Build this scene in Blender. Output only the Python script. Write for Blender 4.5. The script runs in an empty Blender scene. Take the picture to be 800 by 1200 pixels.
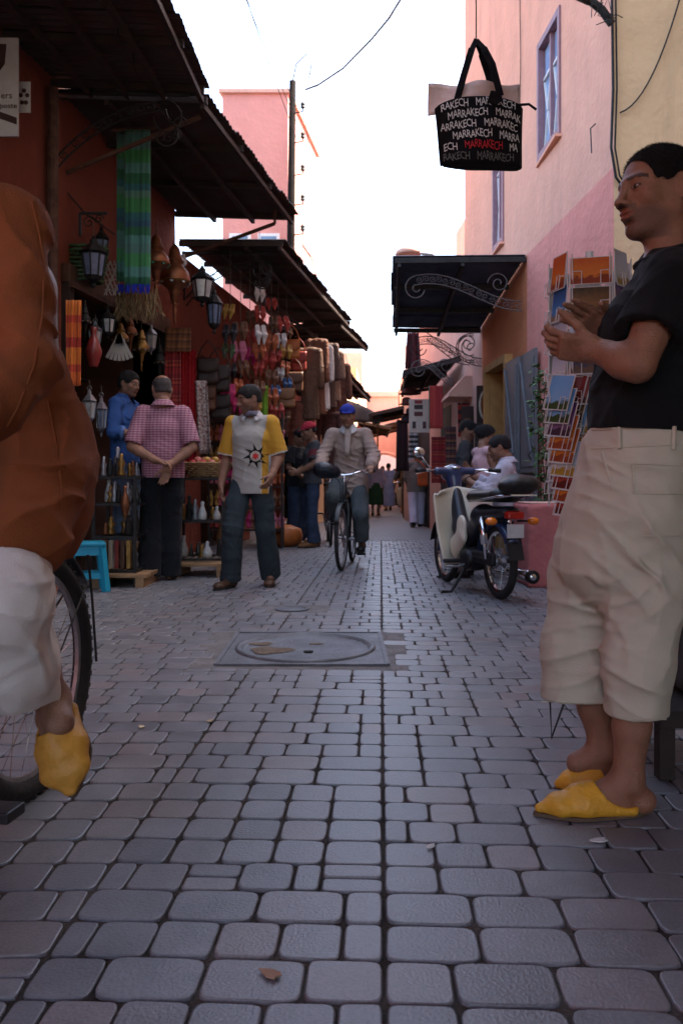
import bpy, bmesh, math, random
import numpy as np
from mathutils import Vector, Matrix, noise as mnoise
from mathutils.bvhtree import BVHTree
random.seed(7)
RNG = np.random.default_rng(11)
PI = math.pi
SC = bpy.context.scene
COL = SC.collection

# ------------------------------------------------------------------ camera, sky, sun, exposure
CAM_H = 0.855          # waist-high camera
FPX = 969.0            # focal length in pixels of the 800 x 1200 photograph
HOR = 570.0            # row of the horizon
cam_d = bpy.data.cameras.new('camera')
cam = bpy.data.objects.new('camera', cam_d)
COL.objects.link(cam)
cam.location = (0, 0, CAM_H)
cam.rotation_euler = (PI / 2, 0, 0)
cam_d.sensor_fit = 'VERTICAL'
cam_d.sensor_height = 22.3
cam_d.sensor_width = 14.9
cam_d.lens = FPX / 1200 * 22.3
cam_d.shift_y = -(600 - HOR) / 1200
cam_d.clip_start = 0.05
cam_d.clip_end = 2000
cam_d.dof.use_dof = True
cam_d.dof.focus_distance = 2.9
cam_d.dof.aperture_fstop = 4.0
SC.camera = cam

SUN_EL, SUN_AZ = math.radians(52), math.radians(72)      # azimuth clockwise from +Y
world = bpy.data.worlds.new('World')
SC.world = world
world.use_nodes = True
_nt = world.node_tree
_bg = _nt.nodes['Background']
_sky = _nt.nodes.new('ShaderNodeTexSky')
_sky.sky_type = 'NISHITA'
_sky.sun_disc = False
_sky.sun_elevation = SUN_EL
_sky.sun_rotation = SUN_AZ
_sky.air_density = 1.0
_sky.dust_density = 4.0
_sky.ozone_density = 0.6
_nt.links.new(_sky.outputs[0], _bg.inputs[0])
_bg.inputs[1].default_value = 0.14
sun_d = bpy.data.lights.new('sun', 'SUN')
sun = bpy.data.objects.new('sun', sun_d)
COL.objects.link(sun)
sun_d.energy = 3.2
sun_d.angle = math.radians(0.6)
sun_d.color = (1.0, 0.93, 0.82)
_sd = Vector((math.sin(SUN_AZ) * math.cos(SUN_EL), math.cos(SUN_AZ) * math.cos(SUN_EL), math.sin(SUN_EL)))
sun.rotation_euler = _sd.to_track_quat('Z', 'Y').to_euler()
sun.location = (20, 5, 25)
SC.view_settings.view_transform = 'Standard'
SC.view_settings.look = 'None'
SC.view_settings.gamma = 1
SC.view_settings.exposure = 2.8
SC.view_settings.use_curve_mapping = False
SC.cycles.use_denoising = True
SC.cycles.max_bounces = 8
SC.cycles.diffuse_bounces = 4

# ------------------------------------------------------------------ small helpers
def at(px, py, Y):
    """the point at depth Y metres on the ray through pixel (px, py) of the photograph"""
    return Vector(((px - 400) / FPX * Y, Y, CAM_H + (HOR - py) / FPX * Y))

def gnd(px, py, z=0.0):
    """the point of the ground seen at a pixel"""
    Y = (CAM_H - z) * FPX / (py - HOR)
    return Vector(((px - 400) / FPX * Y, Y, z))

def V(*a):
    return Vector(a)

def XL(Y):            # face of the left-hand shops
    return -2.49 + 0.155 * (Y - 6.9)

def XR(Y):            # face of the right-hand house
    return 2.30 - 0.052 * (Y - 7.0)

def lerp(a, b, t):
    return a + (b - a) * t

# ------------------------------------------------------------------ materials
_mats = {}
def mat(name, col, rough=0.8, var=0.12, scale=6.0, bump=0.0, bscale=60.0, metal=0.0, spec=0.3, hue=None,
        sheen=0.0, objvar=0.0, detail=4.0, stretch=None, emit=None, trans=0.0, coat=0.0, attr=None):
    if name in _mats:
        return _mats[name]
    m = bpy.data.materials.new(name)
    m.use_nodes = True
    nt = m.node_tree
    b = nt.nodes['Principled BSDF']
    b.inputs['Roughness'].default_value = rough
    b.inputs['Metallic'].default_value = metal
    b.inputs['Specular IOR Level'].default_value = spec
    if sheen:
        b.inputs['Sheen Weight'].default_value = sheen
        b.inputs['Sheen Roughness'].default_value = 0.6
    if coat:
        b.inputs['Coat Weight'].default_value = coat
        b.inputs['Coat Roughness'].default_value = 0.1
    if trans:
        b.inputs['Transmission Weight'].default_value = trans
    tc = nt.nodes.new('ShaderNodeTexCoord')
    src = tc.outputs['Object']
    if stretch:
        mp = nt.nodes.new('ShaderNodeMapping')
        mp.inputs['Scale'].default_value = stretch
        nt.links.new(src, mp.inputs[0])
        src = mp.outputs[0]
    c = Vector(col[:3])
    if attr:
        at_ = nt.nodes.new('ShaderNodeAttribute')
        at_.attribute_name = attr
        base_out = at_.outputs['Color']
    else:
        base_out = None
    nz = nt.nodes.new('ShaderNodeTexNoise')
    nz.inputs['Scale'].default_value = scale
    nz.inputs['Detail'].default_value = detail
    nz.inputs['Roughness'].default_value = 0.6
    nt.links.new(src, nz.inputs['Vector'])
    mx = nt.nodes.new('ShaderNodeMix')
    mx.data_type = 'RGBA'
    ramp = nt.nodes.new('ShaderNodeMapRange')
    ramp.inputs['From Min'].default_value = 0.3
    ramp.inputs['From Max'].default_value = 0.7
    nt.links.new(nz.outputs[0], ramp.inputs[0])
    nt.links.new(ramp.outputs[0], mx.inputs[0])
    if base_out is not None:
        d1 = nt.nodes.new('ShaderNodeMix'); d1.data_type = 'RGBA'; d1.blend_type = 'MULTIPLY'; d1.inputs[0].default_value = 1
        d1.inputs[7].default_value = (1 - var, 1 - var, 1 - var, 1)
        nt.links.new(base_out, d1.inputs[6])
        nt.links.new(d1.outputs[2], mx.inputs[6])
        nt.links.new(base_out, mx.inputs[7])
    else:
        lo = c * (1 - var)
        hi = c * (1 + var)
        if hue:
            lo = Vector(hue) * 1.0
        mx.inputs[6].default_value = (*lo, 1)
        mx.inputs[7].default_value = (*[min(1, x) for x in hi], 1)
    out = mx.outputs[2]
    if objvar:
        oi = nt.nodes.new('ShaderNodeObjectInfo')
        mr = nt.nodes.new('ShaderNodeMapRange')
        mr.inputs['To Min'].default_value = 1 - objvar
        mr.inputs['To Max'].default_value = 1 + objvar
        nt.links.new(oi.outputs['Random'], mr.inputs[0])
        m2 = nt.nodes.new('ShaderNodeVectorMath')
        m2.operation = 'SCALE'
        nt.links.new(out, m2.inputs[0])
        nt.links.new(mr.outputs[0], m2.inputs['Scale'])
        out = m2.outputs[0]
    nt.links.new(out, b.inputs['Base Color'])
    if bump:
        n2 = nt.nodes.new('ShaderNodeTexNoise')
        n2.inputs['Scale'].default_value = bscale
        n2.inputs['Detail'].default_value = 5
        nt.links.new(src, n2.inputs['Vector'])
        bp = nt.nodes.new('ShaderNodeBump')
        bp.inputs['Strength'].default_value = min(1, bump)
        bp.inputs['Distance'].default_value = 0.02
        nt.links.new(n2.outputs[0], bp.inputs['Height'])
        nt.links.new(bp.outputs[0], b.inputs['Normal'])
    if emit:
        b.inputs['Emission Color'].default_value = (*emit[:3], 1)
        b.inputs['Emission Strength'].default_value = emit[3]
    _mats[name] = m
    return m

def stripes_mat(name, cols, axis=2, scale=10.0, rough=0.9, noise_amt=0.02, sheen=0.2, seed=0.0):
    """woven bands: a list of (position 0..1, colour) repeated along an axis"""
    if name in _mats:
        return _mats[name]
    m = bpy.data.materials.new(name)
    m.use_nodes = True
    nt = m.node_tree
    b = nt.nodes['Principled BSDF']
    b.inputs['Roughness'].default_value = rough
    b.inputs['Sheen Weight'].default_value = sheen
    tc = nt.nodes.new('ShaderNodeTexCoord')
    sx = nt.nodes.new('ShaderNodeSeparateXYZ')
    nz = nt.nodes.new('ShaderNodeTexNoise')
    nz.inputs['Scale'].default_value = 3
    nt.links.new(tc.outputs['Object'], nz.inputs['Vector'])
    nt.links.new(tc.outputs['Object'], sx.inputs[0])
    a = nt.nodes.new('ShaderNodeMath'); a.operation = 'MULTIPLY_ADD'
    a.inputs[1].default_value = noise_amt
    nt.links.new(nz.outputs[0], a.inputs[0])
    nt.links.new(sx.outputs[axis], a.inputs[2])
    s = nt.nodes.new('ShaderNodeMath'); s.operation = 'MULTIPLY_ADD'
    s.inputs[1].default_value = scale
    s.inputs[2].default_value = seed
    nt.links.new(a.outputs[0], s.inputs[0])
    fr = nt.nodes.new('ShaderNodeMath'); fr.operation = 'FRACT'
    nt.links.new(s.outputs[0], fr.inputs[0])
    cr = nt.nodes.new('ShaderNodeValToRGB')
    cr.color_ramp.interpolation = 'CONSTANT'
    el = cr.color_ramp.elements
    while len(el) > 1:
        el.remove(el[-1])
    el[0].position = cols[0][0]; el[0].color = (*cols[0][1], 1)
    for p, c in cols[1:]:
        e = el.new(p); e.color = (*c, 1)
    nt.links.new(fr.outputs[0], cr.inputs[0])
    nt.links.new(cr.outputs[0], b.inputs['Base Color'])
    wv = nt.nodes.new('ShaderNodeTexNoise'); wv.inputs['Scale'].default_value = 140
    nt.links.new(tc.outputs['Object'], wv.inputs['Vector'])
    bp = nt.nodes.new('ShaderNodeBump'); bp.inputs['Strength'].default_value = 0.3; bp.inputs['Distance'].default_value = 0.01
    nt.links.new(wv.outputs[0], bp.inputs['Height'])
    nt.links.new(bp.outputs[0], b.inputs['Normal'])
    _mats[name] = m
    return m

# ------------------------------------------------------------------ objects
def empty(name, loc, label=None, cat=None, group=None):
    o = bpy.data.objects.new(name, None)
    COL.objects.link(o)
    o.location = loc
    o.empty_display_size = 0.1
    if label: o['label'] = label
    if cat: o['category'] = cat
    if group: o['group'] = group
    return o

def tag(o, label, cat, group=None):
    o['label'] = label
    o['category'] = cat
    if group: o['group'] = group
    return o

def wloc(o):
    p = Vector((0, 0, 0))
    while o is not None:
        p += o.location
        o = o.parent
    return p

def link(name, me, m=None, parent=None, smooth=False, kind=None):
    """mesh in world coordinates -> object whose origin is its parent's origin"""
    o = bpy.data.objects.new(name, me)
    COL.objects.link(o)
    if m is not None and not me.materials:
        me.materials.append(m)
    if parent is not None:
        me.transform(Matrix.Translation(-wloc(parent)))
        o.parent = parent
    if smooth:
        me.shade_smooth()
    if kind:
        o['kind'] = kind
    return o

def recenter(o):
    """move a top-level mesh object's origin to the middle of its base"""
    me = o.data
    n = len(me.vertices)
    a = np.empty(n * 3, dtype=np.float32)
    me.vertices.foreach_get('co', a)
    a = a.reshape(-1, 3)
    c = Vector(((a[:, 0].min() + a[:, 0].max()) / 2, (a[:, 1].min() + a[:, 1].max()) / 2, a[:, 2].min()))
    me.transform(Matrix.Translation(-c))
    o.location = o.location + c
    return o

def basis(d, up=V(0, 0, 1)):
    d = Vector(d).normalized()
    x = up.cross(d)
    if x.length < 1e-4:
        x = V(1, 0, 0).cross(d)
        if x.length < 1e-4:
            x = V(0, 1, 0)
    x.normalize()
    y = d.cross(x)
    return x, y, d

class MB:
    """collects shapes and links them as one mesh"""
    def __init__(s):
        s.v = []; s.f = []; s.mi = []; s.cur = 0; s.mats = []
    def use(s, m):
        if m not in s.mats: s.mats.append(m)
        s.cur = s.mats.index(m)
        return s
    def add(s, vs, fs):
        k = len(s.v)
        s.v += [tuple(v) for v in vs]
        s.f += [tuple(i + k for i in f) for f in fs]
        s.mi += [s.cur] * len(fs)
        return s
    def box(s, c, size, rz=0.0, M=None, ch=0.0):
        hx, hy, hz = size[0] / 2, size[1] / 2, size[2] / 2
        if M is None:
            M = Matrix.Translation(Vector(c)) @ Matrix.Rotation(rz, 4, 'Z')
        else:
            M = Matrix.Translation(Vector(c)) @ M.to_4x4()
        if ch <= 0:
            vs = [M @ V(x * hx, y * hy, z * hz) for z in (-1, 1) for y in (-1, 1) for x in (-1, 1)]
            return s.add(vs, [(0, 2, 3, 1), (4, 5, 7, 6), (0, 1, 5, 4), (2, 6, 7, 3), (0, 4, 6, 2), (1, 3, 7, 5)])
        bm = bmesh.new()
        bmesh.ops.create_cube(bm, size=1)
        for v in bm.verts:
            v.co = V(v.co.x * size[0], v.co.y * size[1], v.co.z * size[2])
        bmesh.ops.bevel(bm, geom=bm.edges[:], offset=ch, segments=2, affect='EDGES', profile=0.5)
        s.add([M @ v.co for v in bm.verts], [[v.index for v in f.verts] for f in bm.faces])
        bm.free()
        return s
    def beam(s, a, b, w, h=None, up=V(0, 0, 1)):
        a, b = Vector(a), Vector(b)
        h = h or w
        x, y, d = basis(b - a, up)
        vs = []
        for p in (a, b):
            for sx, sy in ((-1, -1), (1, -1), (1, 1), (-1, 1)):
                vs.append(p + x * sx * w / 2 + y * sy * h / 2)
        return s.add(vs, [(3, 2, 1, 0), (4, 5, 6, 7), (0, 1, 5, 4), (1, 2, 6, 5), (2, 3, 7, 6), (3, 0, 4, 7)])
    def tube(s, pts, r, n=8, closed=False, caps=True):
        pts = [Vector(p) for p in pts]
        N = len(pts)
        rs = r if hasattr(r, '__len__') else [r] * N
        up = None
        vs, fs = [], []
        for i, p in enumerate(pts):
            if closed:
                d = pts[(i + 1) % N] - pts[i - 1]
            else:
                d = pts[min(i + 1, N - 1)] - pts[max(i - 1, 0)]
            if d.length < 1e-9: d = V(0, 0, 1)
            d.normalize()
            if up is None:
                x, y, _ = basis(d)
            else:
                x = up - d * up.dot(d)
                x = x.normalized() if x.length > 1e-5 else basis(d)[0]
                y = d.cross(x)
            up = x
            for k in range(n):
                a = 2 * PI * k / n
                vs.append(p + (x * math.cos(a) + y * math.sin(a)) * rs[i])
        M = N if closed else N - 1
        for i in range(M):
            j = (i + 1) % N
            for k in range(n):
                l = (k + 1) % n
                fs.append((i * n + k, i * n + l, j * n + l, j * n + k))
        if caps and not closed:
            fs.append(tuple(range(n - 1, -1, -1)))
            fs.append(tuple((N - 1) * n + k for k in range(n)))
        return s.add(vs, fs)
    def lathe(s, prof, c, n=16, M=None, caps=True):
        """prof: (radius, height) from the bottom up, about z (or M's z)"""
        M = (Matrix.Translation(Vector(c)) @ M.to_4x4()) if M is not None else Matrix.Translation(Vector(c))
        vs, fs = [], []
        for r, z in prof:
            for k in range(n):
                a = 2 * PI * k / n
                vs.append(M @ V(r * math.cos(a), r * math.sin(a), z))
        for i in range(len(prof) - 1):
            for k in range(n):
                l = (k + 1) % n
                fs.append((i * n + k, i * n + l, (i + 1) * n + l, (i + 1) * n + k))
        if caps:
            fs.append(tuple(range(n - 1, -1, -1)))
            fs.append(tuple((len(prof) - 1) * n + k for k in range(n)))
        return s.add(vs, fs)
    def prism(s, poly, M, depth):
        """2D outline in M's xy plane extruded by depth along M's z"""
        n = len(poly)
        vs = [M @ V(x, y, 0) for x, y in poly] + [M @ V(x, y, depth) for x, y in poly]
        fs = [tuple(range(n - 1, -1, -1)), tuple(range(n, 2 * n))]
        fs += [(i, (i + 1) % n, n + (i + 1) % n, n + i) for i in range(n)]
        return s.add(vs, fs)
    def grid(s, fn, nu, nv, closed_u=False):
        vs = [fn(i / (nu if closed_u else nu - 1), j / (nv - 1)) for j in range(nv) for i in range(nu)]
        fs = []
        for j in range(nv - 1):
            for i in range(nu if closed_u else nu - 1):
                k = (i + 1) % nu
                fs.append((j * nu + i, j * nu + k, (j + 1) * nu + k, (j + 1) * nu + i))
        return s.add(vs, fs)
    def sheet(s, fn, nu, nv, th=0.004):
        """cloth: a grid with a back side th behind it and closed rims"""
        P = [[Vector(fn(i / (nu - 1), j / (nv - 1))) for i in range(nu)] for j in range(nv)]
        vs = [p for r in P for p in r]
        back = []
        for j in range(nv):
            for i in range(nu):
                du = P[j][min(i + 1, nu - 1)] - P[j][max(i - 1, 0)]
                dv = P[min(j + 1, nv - 1)][i] - P[max(j - 1, 0)][i]
                nn = du.cross(dv)
                nn = nn.normalized() if nn.length > 1e-9 else V(0, 1, 0)
                back.append(P[j][i] - nn * th)
        o = len(vs)
        vs += back
        fs = []
        for j in range(nv - 1):
            for i in range(nu - 1):
                a, b, c, d = j * nu + i, j * nu + i + 1, (j + 1) * nu + i + 1, (j + 1) * nu + i
                fs.append((a, b, c, d)); fs.append((o + d, o + c, o + b, o + a))
        rim = [i for i in range(nu)] + [j * nu + nu - 1 for j in range(1, nv)] + [(nv - 1) * nu + i for i in range(nu - 2, -1, -1)] + [j * nu for j in range(nv - 2, 0, -1)]
        for q in range(len(rim)):
            a, b = rim[q], rim[(q + 1) % len(rim)]
            fs.append((b, a, o + a, o + b))
        return s.add(vs, fs)
    def mesh(s, name='m'):
        me = bpy.data.meshes.new(name)
        me.from_pydata(s.v, [], s.f)
        for m in s.mats: me.materials.append(m)
        if len(s.mats) > 1:
            me.polygons.foreach_set('material_index', s.mi)
        me.update()
        return me
    def build(s, name, m=None, parent=None, smooth=False, kind=None, autosmooth=None):
        me = s.mesh(name)
        bm = bmesh.new(); bm.from_mesh(me)
        bmesh.ops.recalc_face_normals(bm, faces=bm.faces[:])
        bm.to_mesh(me); bm.free()
        o = link(name, me, m, parent, smooth or bool(autosmooth), kind)
        if autosmooth:
            me.set_sharp_from_angle(angle=math.radians(autosmooth))
        if parent is None:
            recenter(o)
        return o

def struct(o):
    o['kind'] = 'structure'
    return o

def copy_tree(o, loc=None, rz=None, parent=None, scale=None):
    c = o.copy()
    COL.objects.link(c)
    if parent is not None: c.parent = parent
    if loc is not None: c.location = loc
    if rz is not None: c.rotation_euler = (0, 0, rz)
    if scale is not None: c.scale = (scale, scale, scale)
    for ch in list(o.children):
        copy_tree(ch, parent=c)
    return c
# ------------------------------------------------------------------ soft shapes: distance fields turned into meshes
def _np(v):
    return np.array(v, dtype=np.float32)

class SDF:
    """a list of rounded primitives blended one after another; mesh() runs surface nets over the blocks that hold the surface"""
    def __init__(s, k=0.02):
        s.p = []; s.cuts = []; s.k = k; s.post = None; s.lo = None; s.hi = None
    def _add(s, fn, c, r, op, k):
        s.p.append((fn, _np(c), float(r), op, s.k if k is None else k)); return s
    def cone(s, a, b, ra, rb=None, k=None, op='+'):
        rb = ra if rb is None else rb
        a_, b_ = _np(a), _np(b)
        ab = b_ - a_
        L2 = float(ab @ ab) + 1e-12
        def fn(P):
            q = P - a_
            t = np.clip(q @ ab / L2, 0, 1)
            d = q - t[:, None] * ab
            return np.sqrt((d * d).sum(1)) - (ra + (rb - ra) * t)
        return s._add(fn, (a_ + b_) / 2, math.sqrt(L2) / 2 + max(ra, rb), op, k)
    def chain(s, pts, rs, k=None, op='+'):
        for i in range(len(pts) - 1):
            s.cone(pts[i], pts[i + 1], rs[i], rs[i + 1], k, op)
        return s
    def ell(s, c, r, R=None, k=None, op='+'):
        c_ = _np(c); r_ = _np(r if hasattr(r, '__len__') else (r, r, r))
        R_ = None if R is None else _np(R)          # rows are the axes
        def fn(P):
            q = P - c_
            if R_ is not None: q = q @ R_.T
            k0 = np.sqrt(((q / r_) ** 2).sum(1)); k1 = np.sqrt(((q / (r_ * r_)) ** 2).sum(1))
            return np.where(k1 > 1e-9, k0 * (k0 - 1) / np.maximum(k1, 1e-9), -r_.min())
        return s._add(fn, c_, r_.max(), op, k)
    def econe(s, a, b, ra, rb, xdir, k=None, op='+'):
        """tapered limb of elliptical section: ra, rb = (radius along xdir, radius across it)"""
        a_, b_ = _np(a), _np(b)
        ab = b_ - a_; L = float(np.sqrt(ab @ ab)); d_ = ab / L
        x_ = _np(xdir); x_ = x_ - d_ * float(x_ @ d_); x_ /= np.sqrt(x_ @ x_)
        y_ = np.cross(d_, x_)
        ra0, ra1 = ra; rb0, rb1 = rb
        def fn(P):
            q = P - a_
            w = q @ d_
            t = np.clip(w / L, 0, 1)
            rx = ra0 + (rb0 - ra0) * t; ry = ra1 + (rb1 - ra1) * t
            m = np.minimum(rx, ry)
            u = q @ x_; v = q @ y_; e = w - t * L
            k0 = np.sqrt((u / rx) ** 2 + (v / ry) ** 2 + (e / m) ** 2)
            k1 = np.sqrt((u / rx ** 2) ** 2 + (v / ry ** 2) ** 2 + (e / m ** 2) ** 2)
            return np.where(k1 > 1e-6, k0 * (k0 - 1) / np.maximum(k1, 1e-6), -m)
        return s._add(fn, (a_ + b_) / 2, L / 2 + max(ra0, ra1, rb0, rb1), op, k)
    def loft(s, pts, rr, xdir, k=None, op='+'):
        for i in range(len(pts) - 1):
            s.econe(pts[i], pts[i + 1], rr[i], rr[i + 1], xdir, k, op)
        return s
    def box(s, c, h, R=None, r=0.01, k=None, op='+'):
        c_ = _np(c); h_ = _np(h) - r
        R_ = None if R is None else _np(R)
        def fn(P):
            q = P - c_
            if R_ is not None: q = q @ R_.T
            q = np.abs(q) - h_
            return np.sqrt((np.maximum(q, 0) ** 2).sum(1)) + np.minimum(q.max(1), 0) - r
        return s._add(fn, c_, float(np.sqrt((h_ ** 2).sum())) + r, op, k)
    def sub(s, o, k=None, op='+'):
        """another field as one primitive"""
        lo = np.min([c - r for f, c, r, op_, k_ in o.p if op_ == '+'], axis=0); hi = np.max([c + r for f, c, r, op_, k_ in o.p if op_ == '+'], axis=0)
        return s._add(o.ev, (lo + hi) / 2, float(np.sqrt(((hi - lo) ** 2).sum())) / 2, op, k)
    def plane(s, c, n, k=0.004):
        """cut away everything on the side n points to"""
        c_ = _np(c); n_ = _np(Vector(n).normalized())
        s.cuts.append(lambda P: (P - c_) @ n_)
        return s
    def ev(s, P, sel=None):
        d = np.full(len(P), 0.25, dtype=np.float32)
        for fn, c, r, op, k in (s.p if sel is None else sel):
            q = fn(P).astype(np.float32)
            if op == '+':
                if k > 0:
                    h = np.maximum(k - np.abs(d - q), 0) / k
                    d = np.minimum(d, q) - h * h * k * 0.25
                else:
                    d = np.minimum(d, q)
            else:
                q = -q
                if k > 0:
                    h = np.maximum(k - np.abs(d - q), 0) / k
                    d = np.maximum(d, q) + h * h * k * 0.25
                else:
                    d = np.maximum(d, q)
        if s.post is not None:
            d = s.post(P, d)
        for c in s.cuts:
            d = np.maximum(d, c(P).astype(np.float32))
        return d
    def bounds(s):
        lo = np.min([c - r for f, c, r, op, k in s.p if op == '+'], axis=0)
        hi = np.max([c + r for f, c, r, op, k in s.p if op == '+'], axis=0)
        if s.lo is not None: lo = np.maximum(lo, _np(s.lo))
        if s.hi is not None: hi = np.minimum(hi, _np(s.hi))
        return lo, hi
    def grid(s, vox):
        lo, hi = s.bounds()
        lo = lo - 2.5 * vox - 0.01; hi = hi + 2.5 * vox + 0.01
        B = 12
        nb = np.ceil((hi - lo) / (vox * B)).astype(int)
        G = np.full(tuple(nb * B), 1.0, dtype=np.float32)
        ii = np.arange(B, dtype=np.float32)
        loc = np.stack(np.meshgrid(ii, ii, ii, indexing='ij'), -1).reshape(-1, 3) * vox
        half = B * vox / 2; diag = half * 1.7321
        bi = np.stack(np.meshgrid(*[np.arange(n) for n in nb], indexing='ij'), -1).reshape(-1, 3)
        cen = (lo + (bi * B) * vox + (B - 1) * vox / 2).astype(np.float32)
        dc = s.ev(cen)
        near = np.abs(dc) < diag * 1.35 + 0.035
        cs = np.array([c for f, c, r, op, k in s.p]); rs = np.array([r for f, c, r, op, k in s.p])
        for q in range(len(bi)):
            i, j, k = bi[q] * B
            if not near[q]:
                G[i:i + B, j:j + B, k:k + B] = dc[q]; continue
            dd = np.sqrt(((cs - cen[q]) ** 2).sum(1))
            sel = [s.p[n] for n in np.nonzero(dd < rs + diag + 0.09)[0]]
            if not sel: continue
            G[i:i + B, j:j + B, k:k + B] = s.ev(loc + (lo + bi[q] * B * vox).astype(np.float32), sel).reshape(B, B, B)
        return G, lo
    def mesh(s, name, vox):
        G, lo = s.grid(vox)
        vs, fs = surface_nets(G, lo, vox)
        return np_mesh(name, vs, fs)

def surface_nets(G, lo, vox):
    S = G < 0
    cnt = np.zeros(tuple(n - 1 for n in G.shape), dtype=np.int8)
    for a in (0, 1):
        for b in (0, 1):
            for c in (0, 1):
                cnt += S[a:G.shape[0] - 1 + a, b:G.shape[1] - 1 + b, c:G.shape[2] - 1 + c]
    act = (cnt > 0) & (cnt < 8)
    I = np.argwhere(act)
    idx = np.full(act.shape, -1, dtype=np.int32)
    idx[act] = np.arange(len(I))
    acc = np.zeros((len(I), 3)); n = np.zeros(len(I))
    cor = [(a, b, c) for a in (0, 1) for b in (0, 1) for c in (0, 1)]
    val = {c: G[I[:, 0] + c[0], I[:, 1] + c[1], I[:, 2] + c[2]] for c in cor}
    for c in cor:
        for ax in range(3):
            if c[ax] == 1: continue
            e = list(c); e[ax] = 1; e = tuple(e)
            v0, v1 = val[c], val[e]
            m = (v0 < 0) != (v1 < 0)
            t = np.where(m, v0 / np.where(m, v0 - v1, 1), 0)
            for d in range(3):
                acc[:, d] += np.where(m, c[d] + (t if d == ax else 0), 0)
            n += m
    vs = (I + acc / n[:, None]) * vox + lo
    faces = []
    for ax in range(3):
        u, w = (ax + 1) % 3, (ax + 2) % 3
        sl0 = [slice(None)] * 3; sl1 = [slice(None)] * 3
        sl0[ax] = slice(0, -1); sl1[ax] = slice(1, None)
        x = S[tuple(sl0)] != S[tuple(sl1)]
        E = np.argwhere(x)
        E = E[(E[:, u] > 0) & (E[:, w] > 0) & (E[:, u] < G.shape[u] - 1) & (E[:, w] < G.shape[w] - 1)]
        def cell(du, dw):
            q = E.copy(); q[:, u] += du; q[:, w] += dw
            return idx[q[:, 0], q[:, 1], q[:, 2]]
        quad = np.stack([cell(-1, -1), cell(0, -1), cell(0, 0), cell(-1, 0)], 1)
        ins = S[E[:, 0], E[:, 1], E[:, 2]]
        quad = np.where(ins[:, None], quad, quad[:, ::-1])
        faces.append(quad)
    return vs, np.concatenate(faces)

def np_mesh(name, vs, fs):
    me = bpy.data.meshes.new(name)
    nv, nf = len(vs), len(fs)
    me.vertices.add(nv); me.vertices.foreach_set('co', np.asarray(vs, dtype=np.float32).ravel())
    me.loops.add(nf * 4); me.loops.foreach_set('vertex_index', np.asarray(fs, dtype=np.int32).ravel())
    me.polygons.add(nf)
    me.polygons.foreach_set('loop_start', np.arange(0, nf * 4, 4, dtype=np.int32))
    me.update(calc_edges=True)
    me.validate()
    return me

def me_co(me):
    a = np.empty(len(me.vertices) * 3, dtype=np.float32)
    me.vertices.foreach_get('co', a)
    return a.reshape(-1, 3)

def vcol(me, cols, name='tint'):
    a = me.color_attributes.new(name, 'FLOAT_COLOR', 'POINT')
    c = np.ones((len(cols), 4), dtype=np.float32); c[:, :3] = cols
    a.data.foreach_set('color', c.ravel())

def wob(P, f, seed=0.0):
    """cheap smooth noise in -1..1, f = spatial frequency (scalar or 3 numbers)"""
    q = P * np.asarray(f, dtype=np.float32) + seed
    x, y, z = q[:, 0], q[:, 1], q[:, 2]
    return (np.sin(x + 1.7 * np.sin(y * 0.9 + seed) + 0.7) * 0.5 + np.sin(y * 1.3 + 1.9 * np.sin(z * 0.8 + 2.1)) * 0.5
            + np.sin(z * 1.1 + 1.6 * np.sin(x * 1.2 + 4.2 + seed)) * 0.5) / 1.5

def fuse(me_a, others):
    """join meshes into one (body made of a coarse and a fine region)"""
    bm = bmesh.new(); bm.from_mesh(me_a)
    for m in others: bm.from_mesh(m)
    bm.to_mesh(me_a); bm.free()
    return me_a
# ------------------------------------------------------------------ plaster
def plaster(name, col, stain=(0.3, 0.2, 0.15), amt=0.35, rough=0.95):
    m = mat(name, col, rough=rough, var=0.07, scale=2.2, bump=0.6, bscale=14, spec=0.15, detail=8)
    nt = m.node_tree
    b = nt.nodes['Principled BSDF']
    old = b.inputs['Base Color'].links[0].from_socket
    tc = nt.nodes.new('ShaderNodeTexCoord')
    mp = nt.nodes.new('ShaderNodeMapping'); mp.inputs['Scale'].default_value = (2.2, 2.2, 0.35)
    nt.links.new(tc.outputs['Object'], mp.inputs[0])
    n = nt.nodes.new('ShaderNodeTexNoise'); n.inputs['Scale'].default_value = 1.7; n.inputs['Detail'].default_value = 9; n.inputs['Roughness'].default_value = 0.7
    nt.links.new(mp.outputs[0], n.inputs['Vector'])
    r = nt.nodes.new('ShaderNodeMapRange'); r.inputs[1].default_value = 0.52; r.inputs[2].default_value = 0.75; r.inputs[4].default_value = amt
    nt.links.new(n.outputs[0], r.inputs[0])
    mx = nt.nodes.new('ShaderNodeMix'); mx.data_type = 'RGBA'
    nt.links.new(r.outputs[0], mx.inputs[0]); nt.links.new(old, mx.inputs[6]); mx.inputs[7].default_value = (*stain, 1)
    # patches where the colour wash has chipped off
    v = nt.nodes.new('ShaderNodeTexNoise'); v.inputs['Scale'].default_value = 5.5; v.inputs['Detail'].default_value = 10; v.inputs['Roughness'].default_value = 0.75
    nt.links.new(tc.outputs['Object'], v.inputs['Vector'])
    r2 = nt.nodes.new('ShaderNodeMapRange'); r2.inputs[1].default_value = 0.655; r2.inputs[2].default_value = 0.69; r2.inputs[4].default_value = 0.5
    nt.links.new(v.outputs[0], r2.inputs[0])
    m3 = nt.nodes.new('ShaderNodeMix'); m3.data_type = 'RGBA'
    nt.links.new(r2.outputs[0], m3.inputs[0]); nt.links.new(mx.outputs[2], m3.inputs[6]); m3.inputs[7].default_value = (0.45, 0.34, 0.27, 1)
    nt.links.new(m3.outputs[2], b.inputs['Base Color'])
    return m

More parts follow.
